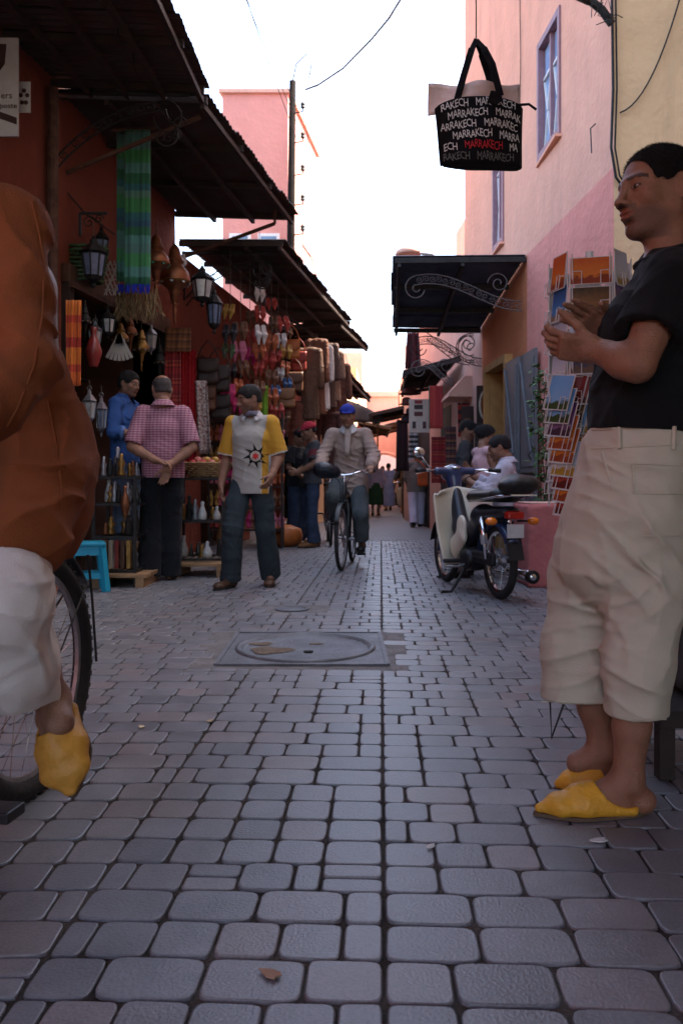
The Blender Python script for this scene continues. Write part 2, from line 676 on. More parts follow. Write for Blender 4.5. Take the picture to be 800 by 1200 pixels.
P_TERRA = plaster('terracotta_plaster', (0.185, 0.050, 0.031), (0.11, 0.036, 0.025))
P_PINK = plaster('pink_plaster', (0.74, 0.28, 0.215), (0.52, 0.22, 0.17), 0.45)
P_SALMON = plaster('salmon_plaster', (0.76, 0.375, 0.26), (0.54, 0.29, 0.21), 0.45)
P_ORANGE = plaster('orange_plaster', (0.58, 0.20, 0.09), (0.34, 0.13, 0.07), 0.3)
P_BEIGE = plaster('beige_plaster', (0.68, 0.455, 0.26), (0.42, 0.28, 0.17), 0.5)
P_PALE = plaster('pale_pink_plaster', (0.62, 0.37, 0.29), (0.42, 0.23, 0.18), 0.3)
P_ROSE = plaster('rose_plaster', (0.64, 0.29, 0.24), (0.46, 0.2, 0.16), 0.25)
WOOD = mat('old_wood', (0.10, 0.05, 0.03), 0.75, 0.35, 5, 0.4, 30, stretch=(8, 8, 1))
WOOD_D = mat('dark_wood', (0.035, 0.022, 0.018), 0.7, 0.3, 5, 0.3, 30)
WOOD_P = mat('pale_wood', (0.30, 0.18, 0.09), 0.75, 0.3, 6, 0.3, 30)
IRON = mat('black_iron', (0.03, 0.028, 0.027), 0.55, 0.3, 20, 0.2, 80, metal=0.6)
RUST = mat('rusty_iron', (0.10, 0.05, 0.035), 0.8, 0.4, 14, 0.3, 60, metal=0.2)
STEEL = mat('dull_steel', (0.32, 0.32, 0.33), 0.45, 0.2, 15, 0.1, 60, metal=0.8)
CHROME = mat('chrome', (0.7, 0.7, 0.72), 0.15, 0.05, 10, metal=1.0)
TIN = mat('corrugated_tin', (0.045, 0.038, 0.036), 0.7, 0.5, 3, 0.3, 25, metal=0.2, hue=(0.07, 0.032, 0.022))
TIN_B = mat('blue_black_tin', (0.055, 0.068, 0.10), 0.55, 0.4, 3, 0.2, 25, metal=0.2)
CONC = mat('concrete', (0.15, 0.14, 0.14), 0.95, 0.3, 7, 0.5, 45)
RUBBER = mat('rubber', (0.022, 0.021, 0.021), 0.75, 0.3, 20, 0.25, 70)
BLACKP = mat('black_plastic', (0.018, 0.018, 0.02), 0.45, 0.2, 20)
ROPE = mat('cord', (0.10, 0.08, 0.06), 0.9)
WHITE = mat('white_paint', (0.72, 0.70, 0.67), 0.6, 0.06, 8)
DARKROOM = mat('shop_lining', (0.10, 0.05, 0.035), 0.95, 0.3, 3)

# ------------------------------------------------------------------ ground and street
g = MB()
g.grid(lambda u, v: V(lerp(-220, 220, u), lerp(-120, 420, v), -0.06), 2, 2)
struct(g.build('ground', mat('packed_earth', (0.16, 0.13, 0.11), 0.95, 0.2, 0.6)))['label'] = 'packed earth under and around the street'

ST_A = math.atan(0.0475)
def street(u, v, z=0.0):
    c, s_ = math.cos(ST_A), math.sin(ST_A)
    return V(u * c + v * s_, -u * s_ + v * c, z)

JOINT = mat('dark_joint_dirt', (0.062, 0.052, 0.045), 1.0, 0.45, 3, 0.6, 90, spec=0.1, hue=(0.022, 0.018, 0.016))
sb = MB()
sb.add([(-5.5, -6, -0.0062), (6.5, -6, -0.0062), (6.5, 13.2, -0.0062), (-5.5, 13.2, -0.0062)], [(0, 1, 2, 3)])
street_o = struct(sb.build('street', JOINT))
street_o['label'] = 'street paved with grey stone setts in cross rows'

def sett_material(name, use_obj):
    m = bpy.data.materials.new(name)
    m.use_nodes = True
    nt = m.node_tree; b = nt.nodes['Principled BSDF']
    b.inputs['Specular IOR Level'].default_value = 0.5
    if use_obj:
        r = nt.nodes.new('ShaderNodeObjectInfo').outputs['Random']
    else:
        r = nt.nodes.new('ShaderNodeNewGeometry').outputs['Random Per Island']
    cr = nt.nodes.new('ShaderNodeValToRGB')
    e = cr.color_ramp.elements
    e[0].position = 0.0; e[0].color = (0.122, 0.121, 0.135, 1)
    e[1].position = 1.0; e[1].color = (0.183, 0.183, 0.2, 1)
    for p, c in ((0.25, (0.146, 0.149, 0.166)), (0.5, (0.168, 0.160, 0.171)), (0.8, (0.155, 0.161, 0.178)), (0.93, (0.178, 0.15, 0.152))):
        q = e.new(p); q.color = (*c, 1)
    nt.links.new(r, cr.inputs[0])
    geo = nt.nodes.new('ShaderNodeNewGeometry')
    n1 = nt.nodes.new('ShaderNodeTexNoise'); n1.inputs['Scale'].default_value = 5.5; n1.inputs['Detail'].default_value = 8; n1.inputs['Roughness'].default_value = 0.7
    nt.links.new(geo.outputs['Position'], n1.inputs['Vector'])
    n2 = nt.nodes.new('ShaderNodeTexNoise'); n2.inputs['Scale'].default_value = 160; n2.inputs['Detail'].default_value = 4
    nt.links.new(geo.outputs['Position'], n2.inputs['Vector'])
    mr = nt.nodes.new('ShaderNodeMapRange'); mr.inputs[1].default_value = 0.3; mr.inputs[2].default_value = 0.7; mr.inputs[3].default_value = 0.72; mr.inputs[4].default_value = 1.2
    nt.links.new(n1.outputs[0], mr.inputs[0])
    mr2 = nt.nodes.new('ShaderNodeMapRange'); mr2.inputs[1].default_value = 0.3; mr2.inputs[2].default_value = 0.7; mr2.inputs[3].default_value = 0.86; mr2.inputs[4].default_value = 1.14
    nt.links.new(n2.outputs[0], mr2.inputs[0])
    mul = nt.nodes.new('ShaderNodeMath'); mul.operation = 'MULTIPLY'
    nt.links.new(mr.outputs[0], mul.inputs[0]); nt.links.new(mr2.outputs[0], mul.inputs[1])
    sc = nt.nodes.new('ShaderNodeVectorMath'); sc.operation = 'SCALE'
    nt.links.new(cr.outputs[0], sc.inputs[0]); nt.links.new(mul.outputs[0], sc.inputs['Scale'])
    # small dark stains (chewing gum, oil)
    vo = nt.nodes.new('ShaderNodeTexVoronoi'); vo.inputs['Scale'].default_value = 3.1; vo.inputs['Randomness'].default_value = 1
    nt.links.new(geo.outputs['Position'], vo.inputs['Vector'])
    sp = nt.nodes.new('ShaderNodeMapRange'); sp.inputs[1].default_value = 0.035; sp.inputs[2].default_value = 0.055; sp.inputs[3].default_value = 0.35; sp.inputs[4].default_value = 0.0
    nt.links.new(vo.outputs['Distance'], sp.inputs[0])
    mx = nt.nodes.new('ShaderNodeMix'); mx.data_type = 'RGBA'
    nt.links.new(sp.outputs[0], mx.inputs[0]); nt.links.new(sc.outputs[0], mx.inputs[6]); mx.inputs[7].default_value = (0.05, 0.045, 0.045, 1)
    nt.links.new(mx.outputs[2], b.inputs['Base Color'])
    ro = nt.nodes.new('ShaderNodeMapRange'); ro.inputs[3].default_value = 0.26; ro.inputs[4].default_value = 0.50
    nt.links.new(n1.outputs[0], ro.inputs[0]); nt.links.new(ro.outputs[0], b.inputs['Roughness'])
    bp = nt.nodes.new('ShaderNodeBump'); bp.inputs['Strength'].default_value = 0.35; bp.inputs['Distance'].default_value = 0.004
    nt.links.new(n2.outputs[0], bp.inputs['Height']); nt.links.new(bp.outputs[0], b.inputs['Normal'])
    return m
SETT = sett_material('stone_sett', True)
SETT_FAR = sett_material('stone_sett_far', False)

def sett_shape(w, d, rnd, n=16):
    """rounded sett: outline with worn corners, a shoulder and a slightly domed top"""
    pts = []
    ex = rnd.uniform(0.25, 0.36)
    j = [rnd.uniform(-1, 1) for _ in range(6)]
    for k in range(n):
        a = 2 * PI * (k + 0.5) / n
        c, s_ = math.cos(a), math.sin(a)
        x = math.copysign(abs(c) ** ex, c) * w / 2
        y = math.copysign(abs(s_) ** ex, s_) * d / 2
        x *= 1 + 0.028 * j[0] * s_ + 0.022 * j[1] * math.sin(3 * a + j[2] * 3)
        y *= 1 + 0.028 * j[3] * c + 0.025 * j[4] * math.sin(2 * a + j[5] * 3)
        pts.append((x, y))
    rings = [(1.0, 0.0, -0.03), (1.0, 0.0, -0.0055), (1.0, 0.001, -0.0014), (1.0, 0.0036, 0.0)] if n > 8 else [(1.0, 0, -0.02), (1.0, 0.0, -0.004), (1.0, 0.004, 0.0)]
    vs, fs = [], []
    for sc, ins, z in rings:
        for x, y in pts:
            vs.append((x * (1 - 2 * ins / w), y * (1 - 2 * ins / d), z))
    for i in range(len(rings) - 1):
        for k in range(n):
            l = (k + 1) % n
            fs.append((i * n + k, i * n + l, (i + 1) * n + l, (i + 1) * n + k))
    vs.append((0, 0, 0.0))
    c = len(vs) - 1
    o = (len(rings) - 1) * n
    fs += [(o + k, o + (k + 1) % n, c) for k in range(n)]
    return vs, fs

MAN = (-0.19, 4.38, 0.98, 1.02)      # manhole surround: centre x, y, width, depth
MAN2 = (-0.345, 5.76, 0.40, 0.34)
def in_hole(p, pad=0.0):
    for cx, cy, w, d in (MAN, MAN2):
        if abs(p.x - cx) < w / 2 + pad and abs(p.y - cy) < d / 2 + pad: return True
    return False

srnd = random.Random(5)
setts = []       # (centre, width, depth, rotation)
ROWD = 0.1245
PANELS = [(-6.0, -0.609, 0.062), (-0.607, 0.005, 0.0), (0.007, 6.0, 0.0)]
for (u0, u1, tilt) in PANELS:
    for r in range(-4, 104):
        kind = srnd.random()
        v = 0.55 + r * ROWD
        lo = u0 if u0 > -5 else -3.6
        hi = u1 if u1 < 5 else 3.8
        from_right = u0 < -5
        u = hi if from_right else lo
        first = True
        while (u > lo + 0.03) if from_right else (u < hi - 0.03):
            if kind < 0.36: w = 0.178
            elif kind < 0.78: w = 0.119
            elif kind < 0.9: w = srnd.choice((0.178, 0.119, 0.119))
            else: w = srnd.choice((0.06, 0.06, 0.119, 0.119))
            if first and srnd.random() < 0.5: w = srnd.choice((0.06, 0.119))
            first = False
            left = (u - lo) if from_right else (hi - u)
            if w > left - 0.05: w = left
            if w < 0.045: break
            c = u - w / 2 if from_right else u + w / 2
            dv = tilt * (c - u1) if tilt else 0.0
            wav = 0.012 * math.sin(c * 2.3 + r * 0.13)
            split = kind >= 0.9 and w > 0.1 and srnd.random() < 0.75
            for q in ((-0.25, 0.25) if split else (0,)):
                p = street(c, v + dv + wav + q * ROWD)
                setts.append((p, w - 0.0042, (ROWD / 2 if split else ROWD) - 0.0042, -ST_A + math.atan(tilt) + srnd.uniform(-0.012, 0.012)))
            u = u - w if from_right else u + w
def sett_size(s):
    p = s[0]
    if p.y < 0.9: return 0
    px = 400 + p.x / p.y * FPX; py = HOR + CAM_H / p.y * FPX
    if not (-25 < px < 825 and py < 1225): return 0
    return s[1] * s[2] / p.y ** 3
inside = [s for s in setts if not in_hole(s[0], 0.0) and XL(s[0].y) - 0.5 < s[0].x < 3.4 and s[0].y < 13.1]
inside.sort(key=sett_size, reverse=True)
sett_bank = {}
for i, (p, w, d, rz) in enumerate(inside[:295]):
    key = (round(w, 3), round(d, 3), srnd.randrange(5))
    if key not in sett_bank:
        vs, fs = sett_shape(w, d, srnd)
        me = bpy.data.meshes.new('sett'); me.from_pydata(vs, [], fs); me.materials.append(SETT); me.shade_smooth(); me.set_sharp_from_angle(angle=.3)
        sett_bank[key] = me
    o = bpy.data.objects.new('sett', sett_bank[key])
    COL.objects.link(o)
    o.parent = street_o
    tl = srnd.uniform(-0.008, 0.008)
    o.location = V(p.x, p.y, srnd.uniform(-0.0015, 0.0025)) - street_o.location
    o.rotation_euler = (tl, srnd.uniform(-0.008, 0.008), rz + (PI if srnd.random() < 0.5 else 0))
rest = MB()
for p, w, d, rz in inside[295:]:
    near = p.y < 4.5
    vs, fs = sett_shape(w, d, srnd, 16 if near else 8)
    c, s_ = math.cos(rz), math.sin(rz)
    z = srnd.uniform(-0.0015, 0.0025)
    tx, ty = srnd.uniform(-0.012, 0.012), srnd.uniform(-0.012, 0.012)
    rest.add([(p.x + x * c - y * s_, p.y + x * s_ + y * c, zz + z + x * tx + y * ty) for x, y, zz in vs], fs)
rest.build('sett_field', SETT_FAR, street_o, autosmooth=17, kind='stuff')

# litter on the paving
for k, (px, py, c, lab) in enumerate(((566, 702, (0.6, 0.58, 0.55), 'torn white paper scrap lying near the scooter'), (246, 845, (0.45, 0.36, 0.24), 'straw-coloured scrap on the setts left of the manhole line'), (318, 1142, (0.3, 0.18, 0.12), 'broken brown twig in a joint near the bottom'), (505, 992, (0.55, 0.53, 0.5), 'flattened cigarette end on the right-hand setts'), (166, 852, (0.5, 0.42, 0.28), 'pale chip of wood beside the near bicycle'), (702, 985, (0.5, 0.48, 0.46), 'white thread of paper in front of the yellow slippers'), (455, 730, (0.5, 0.47, 0.44), 'crumpled paper bit beyond the manhole corner'))):
    p = gnd(px, py, .004); q = MB(); r_ = .012 + .004 * (k % 3)
    q.prism([(r_ * math.cos(a) * (1 + .4 * math.sin(3 * a + k)), r_ * .6 * math.sin(a)) for a in [2 * PI * i / 9 for i in range(9)]], Matrix.Translation(p) @ Matrix.Rotation(k * 1.3, 4, 'Z'), .003)
    tag(q.build('litter_scrap', mat('litter_%d' % k, c, .9)), lab, 'litter')

# far street: setts too small to tell apart
far_m = bpy.data.materials.new('far_setts'); far_m.use_nodes = True
_n = far_m.node_tree; _b = _n.nodes['Principled BSDF']; _b.inputs['Roughness'].default_value = 0.6
_tc = _n.nodes.new('ShaderNodeTexCoord')
_br = _n.nodes.new('ShaderNodeTexBrick')
_br.inputs['Scale'].default_value = 1.0; _br.inputs['Brick Width'].default_value = 0.15; _br.inputs['Row Height'].default_value = 0.125
_br.inputs['Mortar Size'].default_value = 0.008
_br.inputs['Color1'].default_value = (0.17, 0.155, 0.16, 1); _br.inputs['Color2'].default_value = (0.215, 0.19, 0.195, 1); _br.inputs['Mortar'].default_value = (0.04, 0.03, 0.026, 1)
_n.links.new(_tc.outputs['Object'], _br.inputs['Vector']); _n.links.new(_br.outputs[0], _b.inputs['Base Color'])
fs_ = MB(); fs_.add([(-5.5, 13.16, -0.002), (6.5, 13.16, -0.002), (9, 70, -0.002), (-6, 70, -0.002)], [(0, 1, 2, 3)])
struct(fs_.build('far_street', far_m))['label'] = 'far end of the paved street'

# manhole covers
IRONC = mat('worn_cast_iron', (0.12, 0.125, 0.14), 0.5, 0.4, 5, 0.35, 60, metal=0.25)
MUD = mat('dried_mud', (0.15, 0.115, 0.085), 0.95, 0.3, 12, 0.6, 60)
mh = empty('manhole_cover', (MAN[0], MAN[1], 0), 'large square-framed iron manhole cover with round lid set in the setts', 'manhole cover')
q = MB(); q.box((MAN[0], MAN[1], -0.0125), (1.16, 1.16, 0.02), ch=0.002); q.build('concrete_surround', CONC, mh)
q = MB()
for a, b in (((-0.41, -0.43), (0.41, -0.43)), ((-0.41, 0.43), (0.41, 0.43)), ((-0.41, -0.43), (-0.41, 0.43)), ((0.41, -0.43), (0.41, 0.43))):
    q.beam((MAN[0] + a[0], MAN[1] + a[1], -0.001), (MAN[0] + b[0], MAN[1] + b[1], -0.001), 0.022, 0.02)
q.build('edge_rim', IRONC, mh)
q = MB()
def _ring(cx, cy, prof, n=64):
    def fn(u, v):
        i = min(int(v * (len(prof) - 1) + 1e-6), len(prof) - 1)
        r, z = prof[i]; a = 2 * PI * u
        return V(cx + r * math.cos(a), cy + r * math.sin(a) * 1.06, z)
    q.grid(fn, n, len(prof), closed_u=True)
def sq(u, v):
    a = 2 * PI * u
    ro = 1 / max(abs(math.cos(a)), abs(math.sin(a)))
    r_in = 0.365
    x0, y0 = r_in * math.cos(a), r_in * math.sin(a) * 1.06
    x1, y1 = 0.40 * ro * math.cos(a), 0.42 * ro * math.sin(a)
    return V(MAN[0] + lerp(x0, x1, v), MAN[1] + lerp(y0, y1, v), 0.004)
q.grid(sq, 64, 2, closed_u=True)
q.build('frame_plate', IRONC, mh, smooth=False)
q = MB()
_ring(MAN[0], MAN[1], [(0.372, 0.002), (0.368, 0.014), (0.345, 0.016), (0.335, 0.004), (0.325, -0.001), (0.20, 0.000), (0.1, 0.001), (0.001, 0.001)])
q.build('lid', IRONC, mh, smooth=True)
q = MB(); q.lathe([(0.02, 0.0), (0.028, 0.006), (0.012, 0.009)], (MAN[0] + 0.02, MAN[1] - 0.12, 0.0), 10); q.build('lifting_hole', mat('hole_black', (0.012, 0.012, 0.012), 0.9), mh)  # black colour stands in for the dark inside of the hole
q = MB()
for (x, y, w, d) in ((-0.18, -0.08, 0.22, 0.18), (-0.24, 0.10, 0.12, 0.10), (0.05, 0.1, 0.08, 0.05)):
    pts = [(x + w / 2 * math.cos(a) * (1 + 0.25 * math.sin(3 * a + x * 30)), y + d / 2 * math.sin(a) * (1 + 0.2 * math.sin(5 * a + y * 20))) for a in [2 * PI * k / 18 for k in range(18)]]
    q.add([(MAN[0] + a, MAN[1] + b, 0.0032) for a, b in pts] + [(MAN[0] + x, MAN[1] + y, 0.007)], [(k, (k + 1) % 18, 18) for k in range(18)])
q.build('mud_patch', MUD, mh, smooth=True)
m2 = empty('drain_cover', (MAN2[0], MAN2[1], 0), 'small drain cover in a concrete square beyond the large manhole', 'drain cover')
q = MB(); q.box((MAN2[0], MAN2[1], -0.0125), (0.52, 0.46, 0.02), ch=0.002); q.build('concrete_square', CONC, m2)
q = MB(); q.lathe([(0.12, 0.0), (0.12, 0.007), (0.10, 0.008), (0.095, 0.003), (0.001, 0.004)], (MAN2[0], MAN2[1], 0), 24); q.build('lid', IRONC, m2)

# ------------------------------------------------------------------ walls along the street
def wall(mb, Xf, Y0, Y1, z0, z1, th):
    """slab whose street face follows Xf(Y); th > 0 grows to the right, < 0 to the left"""
    p = [(Xf(Y0), Y0), (Xf(Y1), Y1), (Xf(Y1) + th, Y1), (Xf(Y0) + th, Y0)]
    vs = [(x, y, z0) for x, y in p] + [(x, y, z1) for x, y in p]
    mb.add(vs, [(3, 2, 1, 0), (4, 5, 6, 7), (0, 1, 5, 4), (1, 2, 6, 5), (2, 3, 7, 6), (3, 0, 4, 7)])
    return mb

# left: near shop house, Y -6 .. 10
lh = empty('shop_house', (XL(5) - 1, 5, 0), 'terracotta shop house with a dark open front full of lanterns', 'building')
q = MB()
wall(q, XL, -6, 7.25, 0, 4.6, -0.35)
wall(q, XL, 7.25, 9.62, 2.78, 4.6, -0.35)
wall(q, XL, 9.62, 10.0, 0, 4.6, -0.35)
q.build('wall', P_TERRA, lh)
q = MB()
sh = lambda y: XL(y) - 2.2
wall(q, sh, 7.0, 9.9, 0, 2.9, -0.1)
q.add([(XL(7.25), 7.25, 0), (sh(7.25), 7.25, 0), (sh(7.25), 7.25, 2.9), (XL(7.25), 7.25, 2.9)], [(0, 1, 2, 3)])
q.add([(XL(9.62), 9.62, 0), (sh(9.62), 9.62, 0), (sh(9.62), 9.62, 2.9), (XL(9.62), 9.62, 2.9)], [(0, 1, 2, 3)])
q.add([(XL(7.25) - .02, 7.25, 2.9), (sh(7.25), 7.25, 2.9), (sh(9.62), 9.62, 2.9), (XL(9.62) - .02, 9.62, 2.9)], [(0, 1, 2, 3)])
q.add([(XL(7.25) - .02, 7.25, 0.06), (sh(7.25), 7.25, 0.06), (sh(9.62), 9.62, 0.06), (XL(9.62) - .02, 9.62, 0.06)], [(0, 1, 2, 3)])
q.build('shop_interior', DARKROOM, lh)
q = MB(); q.beam((XL(7.2) + 0.03, 7.2, 2.72), (XL(9.65) + 0.03, 9.65, 2.72), 0.09, 0.16); q.build('lintel', WOOD, lh)
q = MB(); q.beam((XL(7.2) + 0.09, 7.2, 2.62), (XL(9.65) + 0.09, 9.65, 2.62), 0.035, 0.05); q.build('hanging_rail', RUST, lh)
for y in (7.27, 9.6):
    q = MB(); q.box((XL(y) + 0.02, y, 1.33), (0.1, 0.11, 2.66)); q.build('door_post', WOOD_D, lh)
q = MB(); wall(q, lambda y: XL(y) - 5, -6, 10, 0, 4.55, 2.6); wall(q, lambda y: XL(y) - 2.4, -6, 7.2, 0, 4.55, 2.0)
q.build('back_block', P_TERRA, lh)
q = MB(); q.tube([(XL(6.95) + 0.06, 6.95, 0), (XL(6.95) + 0.06, 6.95, 4.2)], 0.045, 10); q.build('drain_pipe', RUST, lh)

# left: low shop house, Y 10 .. 16.2
l2 = empty('shop_house', (XL(13) - 1, 13, 0), 'low red shop house behind the hanging slippers and leather bags', 'building')
q = MB()
wall(q, XL, 10.003, 10.95, 0, 3.72, -0.3)
wall(q, XL, 10.95, 13.0, 2.6, 3.72, -0.3)
wall(q, XL, 13.0, 13.4, 0, 3.72, -0.3)
wall(q, XL, 13.4, 16.0, 2.6, 3.72, -0.3)
wall(q, XL, 16.0, 16.2, 0, 3.72, -0.3)
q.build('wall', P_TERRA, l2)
q = MB()
wall(q, lambda y: XL(y) - 1.8, 10.1, 16.15, 0, 3.7, -3)
q.add([(XL(10.2) - .3, 10.2, 2.75), (XL(10.2) - 1.8, 10.2, 2.75), (XL(16.1) - 1.8, 16.1, 2.75), (XL(16.1) - .3, 16.1, 2.75)], [(0, 1, 2, 3)])
for y in (10.94, 13.02, 13.38):
    q.add([(XL(y) - .01, y, 0), (XL(y) - 1.8, y, 0), (XL(y) - 1.8, y, 2.75), (XL(y) - .01, y, 2.75)], [(0, 1, 2, 3)])
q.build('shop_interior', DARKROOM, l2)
q = MB(); wall(q, lambda y: XL(y) - 0.3, 10.01, 16.19, 3.5, 3.6, -1.6); q.build('roof', CONC, l2)

# left: tall pink house, Y 16.2 .. 26
def tall_window(root, c, w, h, axis, frame_m, pane_m, out):
    """window in a wall: frame, crossbars and panes; axis = direction along the wall, out = outward normal"""
    ax = Vector(axis).normalized(); ou = Vector(out).normalized()
    fr = MB()
    for s in (-1, 1):
        fr.beam(Vector(c) + ax * s * w / 2 + V(0, 0, -h / 2), Vector(c) + ax * s * w / 2 + V(0, 0, h / 2), 0.06, 0.05, ou)
        fr.beam(Vector(c) + ax * -w / 2 + V(0, 0, s * h / 2), Vector(c) + ax * w / 2 + V(0, 0, s * h / 2), 0.05, 0.06, V(0, 0, 1))
    f = fr.build('window', frame_m, root)
    return f
PANE = mat('window_glass', (0.10, 0.16, 0.24), 0.08, 0.3, 3, spec=0.8)
VIOLET = mat('violet_frame', (0.16, 0.10, 0.13), 0.6, 0.2, 10)
p3 = empty('pink_house', (XL(20) - 2, 20, 0), 'tall rose house rising above the left-hand awnings beside the pole', 'building')
q = MB(); wall(q, XL, 16.2, 19.3, 0, 8.55, -1.28); q.build('wall', P_ROSE, p3)
q = MB(); wall(q, lambda y: XL(y) + 0.06, 16.14, 19.34, 8.55, 8.62, -1.4); q.build('parapet', P_PALE, p3)
for (y0, z0) in ((17.6, 6.0), (17.6, 4.6)):
    w = MB(); wall(w, lambda y: XL(y) + 0.03, y0, y0 + 0.9, z0, z0 + 1.2, -0.1); f = w.build('window', WHITE, p3)
    w = MB(); wall(w, lambda y: XL(y) + 0.034, y0 + 0.08, y0 + 0.42, z0 + 0.08, z0 + 1.12, -0.08); w.build('pane', PANE, f)
    w = MB(); wall(w, lambda y: XL(y) + 0.034, y0 + 0.48, y0 + 0.82, z0 + 0.08, z0 + 1.12, -0.08); w.build('pane', PANE, f)
for x0, z0 in ((-1.98, 5.35), (-1.42, 5.35)):
    w = MB(); w.box((x0, 16.18, z0), (0.42, 0.06, 0.9)); f = w.build('window', WHITE, p3)
    w = MB(); w.box((x0, 16.152, z0), (0.3, 0.02, 0.78)); w.build('pane', PANE, f)

# left: far houses
lm_ = empty('mid_house', (XL(22) - 2, 22, 0), 'low beige house behind the low dark awning on the left', 'building')
q = MB(); wall(q, XL, 19.31, 26, 0, 4.1, -5); q.build('wall', P_BEIGE, lm_)
for yy in (20.2, 22.6):
    w = MB(); wall(w, lambda y: XL(y) + 0.02, yy, yy + 1.3, 0, 2.3, -0.06); w.build('door', WOOD_D, lm_)
def XLF(Y): return XL(26) + 0.05 * (Y - 26)
for i, (y0, y1, z1, m, lab) in enumerate(((26.0, 33, 4.6, P_BEIGE, 'low pale house on the far left beyond the tarpaulin awning'), (33.0, 41.6, 6.2, P_PALE, 'pink house on the far left next to the arch'))):
    b_ = empty('far_house', (XLF(y0) - 2, (y0 + y1) / 2, 0), lab, 'building')
    q = MB(); wall(q, XLF, y0 + 0.01, y1, 0, z1, -6); q.build('wall', m, b_)
    for k in range(3):
        yy = y0 + 1 + k * 1.8
        w = MB(); wall(w, lambda y: XLF(y) + 0.02, yy, yy + 0.7, 2.9, 3.8, -0.06); w.build('window', VIOLET, b_)
    w = MB(); wall(w, lambda y: XLF(y) + 0.02, y0 + 2, y0 + 3.1, 0, 2.2, -0.06); w.build('door', WOOD_D, b_)

# end of the street: gate wall with an arch
gt = empty('gate_wall', (2, 42, 0), 'salmon wall with a round arch closing the end of the street', 'wall')
def arch_wall(Y, x0, x1, z1, ax, ar, zs, th, m):
    q = MB()
    n = 20
    arc = [(ax + ar * math.cos(PI - PI * k / n), zs + ar * math.sin(PI - PI * k / n)) for k in range(n + 1)]
    for d in (0, th):
        pass
    outer = [(x0, 0), (x0, z1), (x1, z1), (x1, 0)]
    M = Matrix(((1, 0, 0, 0), (0, 0, 1, Y), (0, 1, 0, 0), (0, 0, 0, 1)))
    # left jamb, right jamb, and strips above the arch
    q.prism([(x0, 0), (ax - ar, 0), (ax - ar, z1), (x0, z1)], M, th)
    q.prism([(ax + ar, 0), (x1, 0), (x1, z1), (ax + ar, z1)], M, th)
    for k in range(n):
        q.prism([arc[k], arc[k + 1], (arc[k + 1][0], z1), (arc[k][0], z1)], M, th)
    return q.build('wall', m, gt)
arch_wall(42, -6, 10, 5.7, 2.15, 1.25, 1.25, 1.2, P_PALE)
q = MB(); q.tube([(2.15 + 1.3 * math.cos(PI * k / 20), 41.95, 1.25 + 1.3 * math.sin(PI * k / 20)) for k in range(21)], 0.1, 6); q.build('arch_moulding', P_PALE, gt)
q = MB(); q.box((2.0, 41.9, 5.5), (16, 0.12, 0.18)); q.build('cornice', P_PALE, gt)
bh = empty('house_behind_arch', (2, 56, 0), 'pale sunlit house seen over and through the far arch', 'building')
q = MB(); q.box((2, 57, 3.2), (30, 4, 6.4)); q.build('wall', P_PALE, bh)
q = MB(); q.box((2.6, 54.9, 5.3), (1.2, 0.1, 1.2)); q.build('window', VIOLET, bh)

# right: corner house, Y 7 .. 13.3
rh = empty('corner_house', (XR(10) + 1, 10, 0), 'tall pink corner house with violet windows and a beige end wall', 'building')
E_ = 0.6
q = MB()
wall(q, XR, 7.0, 9.65, 0, 3.56, E_)
q.build('wall', P_PINK, rh)
q = MB()
wall(q, XR, 9.652, 10.3, 0, 3.56, E_); wall(q, XR, 10.3, 11.5, 2.5, 3.56, E_); wall(q, XR, 11.5, 12.0, 0, 3.56, E_)
q.build('wall', P_ORANGE, rh)
q = MB(); wall(q, XR, 12.002, 13.3, 0, 3.56, E_); q.build('wall', P_PALE, rh)
# upper storeys with two window openings, leaning back a little towards the top
WIN = [(8.42, 9.22, 4.46, 5.76), (10.75, 11.35, 4.05, 5.5)]
q = MB()
XU = lambda y: XR(y) + 0.006
ys = [7.0, 8.42, 9.22, 10.75, 11.35, 13.3]
for i in range(5):
    y0, y1 = ys[i], ys[i + 1]
    w = [w_ for w_ in WIN if abs(w_[0] - y0) < 1e-6]
    if w:
        wall(q, XU, y0, y1, 3.562, w[0][2], E_); wall(q, XU, y0, y1, w[0][3], 10.4, E_)
    else:
        wall(q, XU, y0, y1, 3.562, 10.4, E_)
q.build('wall', P_SALMON, rh)
q = MB(); q.box(((2.3 + 5.0) / 2 + 0.302, 7.1, 5.2), (5.0 - 2.3 - 0.6, 0.2, 10.4)); q.add([(2.301, 6.996, 0), (2.92, 6.996, 0), (2.92, 6.996, 10.4), (2.301, 6.996, 10.4)], [(0, 1, 2, 3)])
q.build('end_wall', P_BEIGE, rh)
q = MB(); wall(q, lambda y: XR(y) + E_ + 0.002, 7.2, 13.28, 0, 10.38, 3.5); q.build('rear_block', P_SALMON, rh)
q = MB()
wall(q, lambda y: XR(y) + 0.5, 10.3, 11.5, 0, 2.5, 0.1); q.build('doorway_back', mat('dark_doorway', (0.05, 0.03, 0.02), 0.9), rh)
FRAME = mat('violet_window_frame', (0.28, 0.15, 0.17), 0.55, 0.15, 10)
